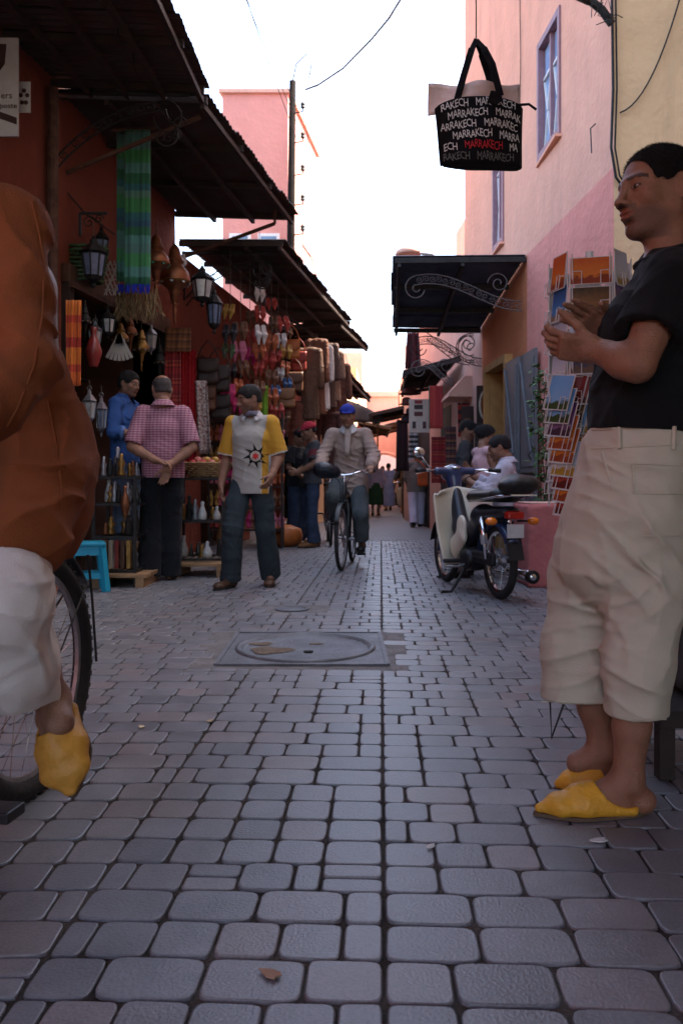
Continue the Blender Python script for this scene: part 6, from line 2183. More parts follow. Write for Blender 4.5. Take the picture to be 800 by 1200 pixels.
    cloth('trousers', S, .012, fabric('grey_green_twill', (0.085, 0.10, 0.105)), w, amp=.007)
    for q_ in 'lr': shoe(w, q_, LEATHER_K)
far_rider()

def bag_man():
    g = gnd(488, 617.5)
    fig = Fig(g, math.radians(92), 1.64)
    j = std_pose(anl=(-.18, .09, .10), tol=(.0, .1, .03), knl=(-.04, .09, .5), knr=(.10, -.09, .5), anr=(.12, -.09, .085), tor=(.3, -.1, .03), ell=(.05, .23, 1.12), wrl=(.2, .2, 1.0), elr=(.02, -.24, 1.12), wrr=(.05, -.24, .9))
    w = person('person', 'man in grey-beige jacket and white trousers walking away with an orange shoulder bag', fig, j, SK2, .012, .012, face=False)
    add_hair(w, HAIR, grow=.012, front=.06, low=-.06, vox=.014)
    cloth('jacket', shirt(w, hemz=-.17, sleeve=1.8, r_sl=.085, r_sl_end=.08, r_cuff=.065, wid=(.22, .21, .20), dep=(.16, .15, .14)), .016, fabric('grey_beige_jacket', (0.20, 0.18, 0.165)), w, amp=.008)
    cloth('trousers', trousers(w, .11, .095, .10, hem=-.02), .016, fabric('white_trousers', (0.60, 0.58, 0.72)), w, amp=.007)
    for q in 'lr': shoe(w, q, LEATHER_K)
    OR = mat('orange_leather', (0.55, 0.10, 0.02), .5, .15, 8)
    bg = empty('shoulder_bag', fig.P(-.17, -.14, .95), 'bright orange shoulder bag on the back of the man walking away', 'bag')
    q = MB(); q.box(fig.P(-.19, -.15, 1.08), (.30, .10, .34), ch=.03); q.build('pouch', OR, bg, smooth=False)
    q = MB(); q.box(fig.P(-.24, -.15, 1.17), (.31, .015, .14), ch=.005); q.build('flap', OR, bg)
    q = MB(); q.tube([fig.P(-.16, -.26, 1.2), fig.P(-.12, -.05, 1.45), fig.P(.04, .1, 1.48), fig.P(.14, .05, 1.3)], .014, 6); q.build('strap', OR, bg, smooth=True)
bag_man()

def scooter_people():
    # seated man by the scooter
    p = at(592, 660, 7.75); p.z = 0
    fig = Fig(p, math.radians(165), 1.70)
    dz = -.36
    j = std_pose()
    for k in ('pelvis', 'waist', 'chest', 'neck', 'head', 'shl', 'shr', 'ell', 'elr', 'wrl', 'wrr', 'hpl', 'hpr'):
        a = j[k]; j[k] = (a[0], a[1], a[2] + dz)
    j.update(ell=(.14, .25, .80), wrl=(.33, .2, .92), hdl=(.7, -.2, .7), hcl=.4, elr=(.15, -.25, .85), wrr=(.34, -.2, .98), hdr=(.6, .1, .8), hcr=.4, hf=(.95, .1, -.25), head=(.06, 0, 1.235),
             knl=(.42, .14, .52), knr=(.42, -.14, .52), anl=(.38, .14, .085), anr=(.38, -.14, .085), tol=(.58, .16, .03), tor=(.58, -.16, .03))
    w = person('person', 'seated man in pale lilac shirt behind the cream scooter with raised hands', fig, j, SK2, .010, .009)
    add_hair(w, HAIR, grow=.008, vox=.010)
    cloth('shirt', shirt(w, hemz=-.05, sleeve=1.7, r_sl=.085, r_sl_end=.075, r_cuff=.06), .012, fabric('lilac_shirt', (0.46, 0.42, 0.48)), w, amp=.008, folds=[(w['ell'], .12, (0, .5, 1), 60, .01)])
    collar(w, fabric('lilac_shirt', (0.46, 0.42, 0.48)), .07, .045)
    cloth('trousers', trousers(w, .11, .09, .095, hem=-.02), .014, fabric('grey_trousers', (0.16, 0.15, 0.16)), w, amp=.007)
    for q in 'lr': shoe(w, q, LEATHER_K)
    q = MB(); st = empty('stool', fig.P(0, 0, 0), 'low wooden stool under the seated man', 'stool')
    q.box(fig.P(0, 0, .42), (.36, .36, .04), ch=.006); q.build('seat', WOOD, st)
    for a in (-1, 1):
        for b in (-1, 1):
            q = MB(); q.box(fig.P(.14 * a, .14 * b, .2), (.04, .04, .40)); q.build('leg', WOOD, st)
    # woman in pink top
    p = at(566, 640, 9.1); p.z = 0
    fig = Fig(p, math.radians(20), 1.52)
    j = std_pose(ell=(.05, .20, 1.14), wrl=(.2, .12, 1.1), elr=(.05, -.2, 1.14), wrr=(.2, -.12, 1.1), shl=(-.01, .155, 1.40), shr=(-.01, -.155, 1.40), hf=(.9, -.3, -.25), head=(.04, 0, 1.60))
    w = person('person', 'woman in pale pink sleeveless top with dark hair pinned up', fig, j, SK3, .010, .009, stubble=0)
    S = SDF(.02); H = w['H']
    S.ell(H(-.015, 0, .035), [.112, .09, .095], w['R']); S.ell(H(-.11, 0, .03), [.05, .05, .05], w['R'], .02); S.ell(H(.09, 0, -.03), [.085, .10, .09], w['R'], .01, '-'); S.post = lambda P, d: d + .004 * wob(P, 60)
    link('hair', S.mesh('hair', .010), HAIR, w['root'], smooth=True)
    cloth('sleeveless_top', shirt(w, hemz=-.05, sleeve=.05, r_sl=.05, r_sl_end=.05, wid=(.17, .155, .16), dep=(.13, .12, .125), neck=.12), .012, fabric('pale_pink_jersey', (0.58, 0.36, 0.37)), w, amp=.004)
    cloth('skirt_trousers', trousers(w, .115, .09, .09, hem=-.02), .016, fabric('brown_cotton', (0.10, 0.06, 0.05)), w)
    for q in 'lr': shoe(w, q, LEATHER_T)
    # dark figure behind
    p = at(546, 640, 9.9); p.z = 0
    fig = Fig(p, math.radians(-10), 1.64)
    w = person('person', 'person in charcoal top standing behind the woman in pink', fig, std_pose(hf=(.9, -.2, -.3)), SK2, .012, .010)
    add_hair(w, HAIR, grow=.012, vox=.012)
    cloth('top', shirt(w, hemz=-.08, sleeve=1.8, r_sl=.08, r_sl_end=.075, r_cuff=.06), .014, fabric('charcoal_jersey', (0.045, 0.043, 0.045)), w)
    cloth('trousers', trousers(w, hem=-.02), .016, BLACKT, w)
    for q in 'lr': shoe(w, q, LEATHER_K)
scooter_people()

def distant_people():
    for (px, py, h, yaw, lab, top, bot, robe) in (
            (455, 598, 1.68, 95, 'distant figure in pale blue robe walking towards the arch', (0.22, 0.27, 0.45), (0.22, 0.27, 0.45), True),
            (440, 604, 1.62, 88, 'distant person in lilac top and dark green skirt', (0.40, 0.36, 0.45), (0.03, 0.07, 0.03), False),
            (448, 594, 1.70, -90, 'distant person in a dark jacket coming from the arch', (0.05, 0.05, 0.06), (0.06, 0.06, 0.07), False),
            (462, 592, 1.66, -85, 'distant person in a white robe coming from the arch', (0.55, 0.52, 0.48), (0.55, 0.52, 0.48), True),
            (480, 604, 1.66, 80, 'distant person in a brown robe near the far right wall', (0.14, 0.08, 0.05), (0.14, 0.08, 0.05), True)):
        g = gnd(px, py)
        fig = Fig(g, math.radians(yaw), h)
        j = std_pose(anl=(-.12, .09, .10), tol=(.05, .1, .03), knl=(-.02, .09, .5), anr=(.1, -.09, .085), tor=(.28, -.1, .03))
        w = person('person', lab, fig, j, SK2, .018, .016, face=False, fingers=False)
        add_hair(w, HAIR, grow=.012, vox=.018)
        S = shirt(w, hemz=-.1, sleeve=1.8, r_sl=.09, r_sl_end=.085, r_cuff=.075, wid=(.22, .21, .20), dep=(.17, .15, .14))
        cloth('top', S, .02, fabric('cloth_%d' % px, top), w, amp=.008)
        S = SDF(.03)
        S.loft([fig.P(0, 0, 1.0), fig.P(0, 0, .6), fig.P(0, 0, .22 if robe else .38)], [(.19, .15), (.22, .18), (.24, .21)], fig.L)
        S.plane(fig.P(0, 0, .16 if robe else .34), (0, 0, -1))
        cloth('robe_skirt' if robe else 'skirt', S, .02, fabric('skirt_%d' % px, bot), w, amp=.012)
        for q in 'lr': shoe(w, q, LEATHER_T)
distant_people()
# ------------------------------------------------------------------ step-through scooter with cream leg shield
def scooter(label, rear, head, full=True, cream=(0.62, 0.56, 0.44)):
    h = Vector(head).normalized(); l = V(-h.y, h.x, 0); up = V(0, 0, 1)
    yaw = math.atan2(h.y, h.x)
    B = lambda f, s, u: Vector(rear) + h * f + l * s + up * u
    R3 = np.array([h, l, up], dtype=np.float32)
    root = empty('scooter', Vector(rear), label, 'scooter')
    CREAM = mat('cream_enamel_%d' % int(cream[0] * 100), cream, .35, .05, 6, spec=.5, coat=.3)
    NAVY = mat('navy_enamel', (0.02, 0.035, 0.10), .3, .2, 8, spec=.5, coat=.4)
    REDL = mat('red_lens', (0.45, 0.015, 0.01), .2, .1, 20, spec=.6)
    ORL = mat('orange_lens', (0.75, 0.19, 0.01), .2, .1, 20, spec=.6)
    SEAT = mat('black_vinyl', (0.016, 0.015, 0.015), .4, .2, 20, .2, 120)
    R = .285
    def sd(name, S, m, vox=.009, parent=None): return link(name, S.mesh(name, vox), m, parent or root, smooth=True)
    wheel(root, B(0, 0, R), l, R, .030, spokes=28, rim_m=CHROME, hub_r=.05, rim_w=.035)
    wheel(root, B(1.17, 0, R), l, R, .028, spokes=28, rim_m=CHROME, hub_r=.04, rim_w=.03)
    # fork and fenders
    q = MB()
    for s in (-.075, .075): q.tube([B(1.17, s, R), B(1.06, s, .60), B(.98, s * .8, .82)], .018, 8)
    q.build('fork', NAVY, root, smooth=True)
    for cx, a0, a1, m, wd in ((1.17, .25, 2.75, BLACKP, .11), (0, .1, 2.6, NAVY, .13)):
        q = MB()
        def fn(u, v):
            a = lerp(a0, a1, u); r_ = R + .035 - .035 * (2 * v - 1) ** 2
            return B(cx, (v - .5) * wd, R) + h * math.cos(a) * r_ + up * math.sin(a) * r_
        q.sheet(fn, 24, 7, .004); q.build('fender', m, root, smooth=True)
    q = MB(); q.sheet(lambda u, v: B(-.25 - .06 * v, (u - .5) * .12, .48 - .16 * v), 5, 5, .005); q.build('mud_flap', BLACKP, root)
    # spine
    S = SDF(.05); S.cone(B(.94, 0, .80), B(.80, 0, .50), .055, .07); S.cone(B(.80, 0, .50), B(.55, 0, .42), .07, .06); S.cone(B(.55, 0, .44), B(.30, 0, .62), .07, .09); S.econe(B(.30, 0, .62), B(-.18, 0, .66), (.11, .08), (.08, .05), l)
    sd('body_spine', S, mat('dark_enamel', (0.012, 0.014, 0.024), .35, .2, 8, spec=.5), .012)
    # leg shield
    q = MB()
    def shield(u, v):
        s = (u - .5) * 2
        wd = lerp(.265, .20, v ** 1.5) * (1 - .25 * max(0, .12 - v) / .12)
        z = lerp(.86, .20, v) - .05 * abs(s) * (v < .1) 
        f = .86 - .10 * abs(s) ** 1.6 - .06 * v - .18 * max(0, v - .55) ** 1.3 + .05 * math.cos(s * PI / 2)
        return B(f, s * wd, z)
    q.sheet(shield, 22, 20, .012); q.build('leg_shield', CREAM, root, smooth=True)
    for s in (-1, 1):
        S = SDF(.03); S.econe(B(.70, .10 * s, .34), B(.50, .10 * s, .46), (.035, .10), (.03, .07), l); S.ell(B(.56, .09 * s, .52), [.09, .03, .10], R3)
        sd('side_cover', S, CREAM, .010)
    # engine
    S = SDF(.02); S.ell(B(.46, 0, .27), [.15, .11, .10], R3); S.cone(B(.58, 0, .29), B(.78, 0, .33), .06, .055); S.ell(B(.43, .10, .27), [.10, .045, .085], R3); S.box(B(.2, .06, .30), [.24, .025, .05], R3, .02)
    e = sd('engine', S, mat('engine_black', (0.025, 0.025, 0.027), .5, .3, 14, .2, 60, metal=.4), .010)
    for k in range(5):
        q = MB(); M = Matrix((l, up, h)).transposed(); q.lathe([(.075, 0), (.075, .006)], B(.62 + .03 * k, 0, .30 + .008 * k), 16, M=M); q.build('cooling_fin', STEEL, e)
    q = MB(); q.tube([B(.62, -.08, .26), B(.5, -.13, .16), B(.2, -.15, .17), B(.1, -.15, .18)], .016, 8); q.build('exhaust_pipe', CHROME, root, smooth=True)
    q = MB(); M = Matrix((l, up, -h)).transposed(); q.lathe([(.02, 0), (.042, .04), (.045, .3), (.046, .42), (.03, .44), (.02, .45)], B(.18, -.15, .19), 16, M=M); q.build('muffler', CHROME, root, smooth=True)
    q = MB(); q.lathe([(.048, .40), (.05, .445), (.034, .452), (.02, .44)], B(.18, -.15, .19), 16, M=M); q.build('muffler_tip', IRON, root, smooth=True)
    # shocks, swing arm, chain case
    for s in (-1, 1):
        q = MB(); a, b = B(.0, .11 * s, R + .02), B(.10, .105 * s, .62); q.tube([a, b], .012, 8); q.tube([a.lerp(b, .35), a.lerp(b, .95)], .028, 10); q.build('shock_absorber', CHROME, root, smooth=True)
        q = MB(); q.tube([B(0, .085 * s, R), B(.40, .07 * s, .30)], .018, 8); q.build('swing_arm', IRON, root)
    # seat, rail, rack, top bag
    S = SDF(.04); S.econe(B(.38, 0, .775), B(-.12, 0, .79), (.115, .05), (.12, .055), l); S.ell(B(-.12, 0, .79), [.10, .12, .055], R3); S.ell(B(.40, 0, .765), [.10, .10, .05], R3); S.plane(B(0, 0, .735), (0, 0, -1))
    sd('seat', S, SEAT)
    q = MB(); q.tube([B(.30, .13, .74), B(0, .135, .755), B(-.22, .12, .78), B(-.30, .05, .79), B(-.30, -.05, .79), B(-.22, -.12, .78), B(0, -.135, .755), B(.30, -.13, .74)], .009, 8); q.build('grab_rail', CHROME, root, smooth=True)
    if full:
        q = MB()
        for s in (-.09, 0, .09): q.tube([B(-.1, s, .77), B(-.42, s, .79)], .007, 6)
        q.tube([B(-.42, -.1, .79), B(-.42, .1, .79)], .007, 6); q.build('rack', CHROME, root)
        S = SDF(.03); S.ell(B(-.28, -.03, .87), [.17, .15, .075], R3); S.ell(B(-.34, .05, .86), [.1, .1, .06], R3); S.post = lambda P, d: d + .008 * wob(P, 28)
        sd('rolled_cover', S, SEAT, .010)
    # lamps and plate
    q = MB(); q.box(B(-.26, 0, .645), (.08, .13, .06), yaw, ch=.015); q.build('tail_light', REDL, root, smooth=False)
    for s in (-1, 1):
        q = MB(); q.tube([B(-.20, .05 * s, .60), B(-.22, .13 * s, .60)], .009, 6); st = q.build('indicator_stalk', BLACKP, root)
        S = SDF(.01); S.ell(B(-.23, .165 * s, .60), [.035, .045, .03], R3); sd('indicator', S, ORL, .007, st)
    q = MB(); q.box(B(-.285, 0, .53), (.008, .13, .10), yaw, ch=.002); pl_ = q.build('number_plate', mat('plate_white', (0.55, 0.55, 0.55), .5, .1, 10), root)
    # handlebar, headset, lamps, mirror
    S = SDF(.03); S.econe(B(.98, 0, .86), B(.99, 0, .98), (.06, .07), (.085, .07), l); S.ell(B(1.05, 0, .97), [.085, .085, .075], R3); S.cone(B(.96, -.16, .99), B(.96, .16, .99), .032, .032)
    hs_ = sd('headset', S, NAVY)
    q = MB(); M = Matrix((l, up, h)).transposed(); q.lathe([(.07, 0), (.072, .015), (.04, .03), (.001, .034)], B(1.105, 0, .97), 16, M=M); q.build('headlight', mat('lamp_glass', (0.6, 0.6, 0.6), .1, .05, 10, spec=.8), hs_, smooth=True)
    q = MB(); q.lathe([(.05, 0), (.052, .012), (.04, .018), (.001, .018)], B(.955, 0, 1.01), 14); q.build('speedometer', CHROME, hs_, smooth=True)
    for s in (-1, 1):
        q = MB(); q.tube([B(.96, .14 * s, .99), B(.93, .25 * s, 1.0), B(.87, .36 * s, .99)], .011, 8); hb = q.build('handlebar', CHROME, root, smooth=True)
        q = MB(); q.tube([B(.905, .29 * s, .998), B(.855, .385 * s, .988)], .019, 8); q.build('grip', BLACKP, hb, smooth=True)
        q = MB(); q.tube([B(.94, .23 * s, .99), B(.96, .27 * s, .985), B(.92, .37 * s, .965)], .006, 6); q.build('lever', CHROME, hb)
        q = MB(); q.tube([B(.93, .25 * s, 1.0), B(1.0, .12 * s, .93), B(1.04, .08 * s, .75)], .005, 5); q.build('cable', BLACKP, hb)
    q = MB(); q.tube([B(.935, .22, 1.0), B(.95, .28, 1.08), B(.95, .31, 1.12)], .006, 6); mr = q.build('mirror_stem', CHROME, root, smooth=True)
    S = SDF(.01); S.ell(B(.95, .33, 1.15), [.022, .055, .045], R3); sd('mirror', S, CHROME, .007, mr)
    # stands and pegs
    q = MB(); q.tube([B(.42, .10, .22), B(.40, .24, .015), B(.43, .31, .012)], .013, 8); q.build('side_stand', IRON, root, smooth=True)
    for s in (-1, 1):
        q = MB(); q.tube([B(.52, .08 * s, .25), B(.52, .26 * s, .25)], .017, 8); q.build('foot_peg', BLACKP, root)
    q = MB(); q.tube([B(.40, .09, .24), B(.36, .19, .22), B(.46, .20, .21), B(.46, .27, .21)], .009, 6); q.build('gear_lever', STEEL, root)
    return root, B
sc_rear = gnd(585, 702); 
scooter('cream and navy step-through scooter with red tail light parked before the pink block', sc_rear, V(-.225, 1, 0))

# moped with dark rider far down the street
fm = gnd(471, 601)
mo, MBf = scooter('distant dark moped coming down the street', fm + V(.12, 1.0, 0), V(-.05, -1, 0), full=False, cream=(0.28, 0.27, 0.25))
def moped_rider():
    B = MBf
    b0 = B(.15, 0, 0)
    fig = Fig(b0, -PI / 2 - .05, 1.68)
    def L(p):
        d = Vector(p) - fig.b
        return (d.dot(fig.F) / fig.s, d.dot(fig.L) / fig.s, d.z / fig.s)
    j = std_pose(pelvis=L(B(.12, 0, .86)), waist=L(B(.13, 0, 1.0)), chest=L(B(.17, 0, 1.18)), neck=L(B(.20, 0, 1.38)), head=L(B(.23, 0, 1.52)), shl=L(B(.18, .18, 1.32)), shr=L(B(.18, -.18, 1.32)), ell=L(B(.42, .28, 1.1)), elr=L(B(.42, -.28, 1.1)), wrl=L(B(.75, .33, 1.02)), wrr=L(B(.75, -.33, 1.02)),
                 hdl=(1, 0, -.2), hdr=(1, 0, -.2), hnl=(0, 0, -1), hnr=(0, 0, -1), hcl=.8, hcr=.8, hpl=L(B(.15, .1, .82)), hpr=L(B(.15, -.1, .82)), knl=L(B(.58, .2, .62)), knr=L(B(.58, -.2, .62)), anl=L(B(.50, .2, .34)), anr=L(B(.50, -.2, .34)), tol=L(B(.66, .22, .28)), tor=L(B(.66, -.22, .28)))
    w = person('person', 'rider in black on the distant dark moped', fig, j, SK2, .018, .016, face=False, fingers=False)
    add_hair(w, HAIR, grow=.014, vox=.018)
    cloth('jacket', shirt(w, hemz=-.06, sleeve=1.85, r_sl=.085, r_sl_end=.075, r_cuff=.06), .02, fabric('black_jacket', (0.014, 0.014, 0.016)), w)
    cloth('trousers', trousers(w, hem=-.02), .02, BLACKT, w)
    for q in 'lr': shoe(w, q, LEATHER_K)
moped_rider()
# ------------------------------------------------------------------ goods of the left-hand shops
COPPER = mat('aged_copper', (0.22, 0.085, 0.04), .42, .35, 14, .3, 70, metal=.75)
BRASS = mat('aged_brass', (0.30, 0.17, 0.05), .4, .3, 14, .3, 70, metal=.8)
PEWTER = mat('pewter', (0.28, 0.28, 0.30), .4, .3, 14, .2, 70, metal=.8)
LGLASS = mat('lantern_glass', (0.42, 0.42, 0.40), .12, .3, 9, spec=.7)
LGLASS_B = mat('blue_lantern_glass', (0.12, 0.16, 0.24), .12, .3, 9, spec=.7)
def lantern(label, top, H, r, sides=6, glass=None, metal_=None, cord=.25, style='coach', group=None):
    """hanging lantern; top = hook point, H = height of the body, r = radius"""
    top = Vector(top)
    root = empty('lantern', top - V(0, 0, H + cord), label, 'lantern', group)
    glass = glass or LGLASS; me_ = metal_ or IRON
    z = lambda t: top.z - cord - H * t
    q = MB(); q.tube([top, top - V(0, 0, cord)], .004, 5); q.build('cord', ROPE, root)
    q = MB(); q.tube([top - V(0, 0, cord) + V(.02 * math.cos(a), 0, .02 * math.sin(a)) for a in [2 * PI * k / 10 for k in range(10)]], .003, 4, closed=True); q.build('ring', me_, root)
    c = lambda t: V(top.x, top.y, z(t))
    if style == 'coach':
        q = MB(); q.lathe([(r * .9, 0), (r * 1.08, .01), (r * .55, H * .16), (r * .3, H * .2), (r * .3, H * .26), (r * .08, H * .33), (.006, H * .36)], c(.36), sides); q.build('roof', me_, root)
        q = MB(); q.lathe([(r * .62, 0), (r * .86, H * .40)], c(.78), sides); q.build('glass', glass, root)
        for k in range(sides):
            a = 2 * PI * k / sides
            q = MB(); q.beam(c(.78) + V(math.cos(a), math.sin(a), 0) * r * .64, c(.36) + V(math.cos(a), math.sin(a), 0) * r * .9, .012, .012); q.build('glazing_bar', me_, root)
        q = MB(); q.lathe([(.004, 0), (r * .2, H * .05), (r * .12, H * .1), (r * .5, H * .16), (r * .68, H * .22), (r * .64, H * .235)], c(1.0), sides); q.build('base', me_, root)
    else:
        # pierced copper: onion body with drop finial
        q = MB()
        q.lathe([(.012, 0), (r * .28, H * .05), (r * .36, H * .14), (r * .5, H * .20), (r * .95, H * .26), (r * 1.02, H * .31), (r * .9, H * .4), (r * .5, H * .50)], c(.72), sides * 2); q.build('belly', me_, root, autosmooth=35)
        q = MB(); q.lathe([(r * .5, 0), (r * .62, H * .05), (r * .42, H * .12), (r * .34, H * .2), (r * .2, H * .24), (.008, H * .27)], c(.225), sides * 2); q.build('dome', me_, root, autosmooth=35)
        for k in range(8):
            a = 2 * PI * k / 8
            q = MB(); q.lathe([(r * .10, -.004), (r * .10, .004)], V(top.x, top.y, z(.46)) + V(math.cos(a), math.sin(a), 0) * r * .98, 8, M=Matrix.Rotation(a, 4, 'Z') @ Matrix.Rotation(PI / 2, 4, 'Y')); q.build('rosette', glass, root)
        q = MB(); q.lathe([(.004, 0), (r * .10, H * .06), (r * .05, H * .12), (r * .16, H * .2), (r * .10, H * .26), (r * .3, H * .29)], c(1.0), 12); q.build('drop', me_, root, smooth=True)
        q = MB(); q.lathe([(r * .98, 0), (r * 1.1, H * .012), (r * .98, H * .024)], c(.455), 24); q.build('band', BRASS, root)
    return root

def lan(label, px, py0, py1, Y, wpx, **k):
    a = at(px, py0, Y); b = at(px, py1, Y)
    return lantern(label, a, (a.z - b.z) * .82, wpx / 2 / FPX * Y, cord=(a.z - b.z) * .18, **k)
lan('large onion-shaped copper lantern hanging past the green cloth', 205, 270, 382, 8.6, 36, style='onion', metal_=COPPER)
lan('copper lantern partly hidden behind the green striped cloth', 183, 262, 350, 8.2, 32, style='onion', metal_=COPPER, glass=mat('green_glass', (0.05, 0.22, 0.14), .15))
lan('coach lantern with pale glass beside the large copper lantern', 237, 300, 360, 9.0, 28)
lan('slim black lantern with a long tail below the coach lantern', 251, 325, 392, 9.2, 20, sides=8, glass=LGLASS_B)
lan('dark glass lantern on the scrolled wall bracket', 110, 262, 338, 7.3, 32, sides=8, glass=LGLASS_B)
lan('small dark glass lantern beside it on the wall bracket', 119, 255, 310, 7.55, 18, sides=6, glass=LGLASS_B)
# wall bracket for the pair
wb_ = empty('lantern_bracket', (XL(7.3), 7.3, 3.2), 'scrolled iron bracket on the terracotta wall carrying two glass lanterns', 'bracket')
q = MB(); p = at(94, 250, 7.3); e = at(126, 250, 7.3)
q.beam(p, e, .02); q.beam(p, p - V(0, 0, .2), .02); scroll(q, p + V(.08, 0, -.08), V(1, 0, 0), V(0, 0, 1), .06, 1.4, 0, r=.006); scroll(q, p + V(.17, 0, -.05), V(1, 0, 0), V(0, 0, 1), .04, 1.4, 0, r=.006)
q.tube([at(70, 215, 7.3), at(100, 250, 7.4), at(135, 275, 7.6)], .008, 5)
q.build('scroll_work', IRON, wb_)
# bulb
bl = empty('bulb', at(215, 305, 9.3), 'bare unlit bulb hanging under the awning stay', 'bulb')
q = MB(); a = at(215, 283, 9.3); q.tube([a, at(215, 299, 9.3)], .004, 5); q.build('flex', IRON, bl)
q = MB(); q.lathe([(.004, -.09), (.03, -.08), (.042, -.05), (.03, -.015), (.018, 0), (.018, .04), (.012, .05)], at(215, 303, 9.3), 14); q.build('glass_bulb', mat('opal_glass', (0.6, 0.58, 0.55), .2, .05, 10), bl, smooth=True)

# striped cloths
def hanging(name, label, cat, px0, px1, py0, py1, Y, m, fold=.02, nf=3, taper=0.0, thick=.006, group=None, lean=0.0, wave=0.0):
    a, b = at(px0, py0, Y), at(px1, py1, Y)
    w_ = b.x - a.x; H_ = a.z - b.z
    q = MB()
    ph = random.uniform(0, 6)
    def fn(u, v):
        s = (u - .5) * (1 + taper * v)
        return V((a.x + b.x) / 2 + s * w_ + lean * v, Y + fold * math.sin(u * nf * 2 * PI + ph) * (.4 + .6 * v) + fold * .6 * math.sin(u * nf * 4.7 * PI + ph * 2 + v * 2), a.z - H_ * v - wave * math.cos((u - .5) * PI) * v)
    q.sheet(fn, 8 * nf + 4, 14, thick)
    o = q.build(name, m, None, smooth=True)
    tag(o, label, cat, group)
    return o
G1, G2, G3, G4 = (0.015, 0.11, 0.05), (0.035, 0.19, 0.06), (0.02, 0.11, 0.13), (0.06, 0.19, 0.16)
gm = stripes_mat('green_bands', [(0, G1), (.1, G4), (.2, G2), (.33, (0.06, 0.15, 0.13)), (.42, G4), (.5, G1), (.58, (0.02, 0.07, 0.12)), (.64, G3), (.72, G2), (.86, (0.07, 0.18, 0.14)), (.93, G3)], 2, 1.05)
gc = empty('striped_cloth', at(157, 340, 7.6), 'long green and teal striped cloth with blue fringe hanging under the awning', 'cloth')
o = hanging('c', '', '', 146, 176, 152, 336, 7.58, gm, .012, 2); o2 = hanging('c', '', '', 137, 147, 152, 330, 7.68, gm, .02, 2)
for k, nme in ((o, 'front_fall'), (o2, 'side_fall')):
    del k['label']; del k['category']
    k.name = nme; k.parent = gc; k.location = k.location - gc.location
BLUEF = fabric('blue_fringe', (0.02, 0.03, 0.28))
for i in range(14):
    q = MB(); a = at(139 + i * 2.7, 333, 7.57 + .1 * (i < 4)); q.tube([a, a - V(random.uniform(-.01, .01), 0, .05), a - V(random.uniform(-.02, .02), 0, .085)], [.010, .012, .005], 5); q.build('tassel', BLUEF, gc)
q = MB(); q.tube([at(130, 153, 7.6), at(182, 150, 7.6)], .012, 6); q.build('rod', WOOD, gc)
hanging('orange_cloth', 'bright orange cloth banded in red hanging by the shop post', 'cloth', 78, 96, 352, 452, 7.0, stripes_mat('orange_bands', [(0, (0.62, 0.12, 0.015)), (.3, (0.50, 0.05, 0.02)), (.45, (0.66, 0.17, 0.02)), (.8, (0.42, 0.03, 0.015))], 2, 2.4), .02, 2)
RUG = stripes_mat('red_rug_bands', [(0, (0.30, 0.02, 0.02)), (.35, (0.16, 0.012, 0.015)), (.42, (0.42, 0.06, 0.035)), (.55, (0.25, 0.02, 0.02)), (.7, (0.40, 0.10, 0.05)), (.75, (0.22, 0.015, 0.02))], 2, 5.0)
REDC = fabric('crimson_wool', (0.28, 0.012, 0.015))
hanging('rug', 'red banded rug hanging on the pier between the shops', 'rug', 193, 212, 408, 560, 9.45, RUG, .015, 2)
hanging('rug', 'plain crimson rug hanging next to the banded one', 'rug', 211, 230, 410, 556, 9.55, REDC, .012, 2)
hanging('rug', 'short brown patterned rug hung above the crimson rug', 'rug', 194, 224, 384, 412, 9.4, stripes_mat('brown_bands', [(0, (0.18, 0.07, 0.03)), (.4, (0.10, 0.04, 0.025)), (.6, (0.24, 0.10, 0.04))], 2, 12), .01, 2)
SPK = mat('speckled_scarf', (0.50, 0.45, 0.40), .9, .0, 38, hue=(0.16, 0.03, 0.02), detail=1)
hanging('scarf', 'white and brown speckled scarf hanging beside the crimson rug', 'scarf', 229, 243, 446, 532, 9.3, SPK, .02, 1, lean=.05)
LIME = fabric('lime_cloth', (0.16, 0.30, 0.03))
hanging('cloth', 'lime green cloth hanging behind the walking man', 'cloth', 302, 314, 452, 490, 10.9, LIME, .01, 1)

# signs on the near wall
sg = empty('wall_sign', at(15, 120, 6.35), 'white sign board with a brown map shape on the near terracotta wall', 'sign')
SIGNW = mat('sign_white', (0.50, 0.48, 0.46), .6, .1, 8); SIGNB = mat('sign_brown', (0.06, 0.03, 0.025), .7)
tl, br = at(-30, 45, 6.25), at(22, 160, 6.25)
q = MB(); q.box(((tl.x + br.x) / 2, 6.25, (tl.z + br.z) / 2), (br.x - tl.x, .02, tl.z - br.z)); q.build('board', SIGNW, sg)
q = MB(); Mx = lambda y: Matrix(((1, 0, 0, 0), (0, 0, -1, y), (0, 1, 0, 0), (0, 0, 0, 1)))
def pxpoly(mb, pts, Y, th=.004):
    mb.prism([(at(x, y, Y).x, at(x, y, Y).z) for x, y in pts], Mx(Y), th)
pxpoly(q, [(-25, 50), (8, 52), (6, 75), (-2, 86), (-12, 78), (-25, 84)], 6.238); q.build('map_shape', SIGNB, sg)
q = MB(); pxpoly(q, [(-25, 122), (20, 138), (20, 146), (-25, 130)], 6.238); q.build('dark_band', SIGNB, sg)
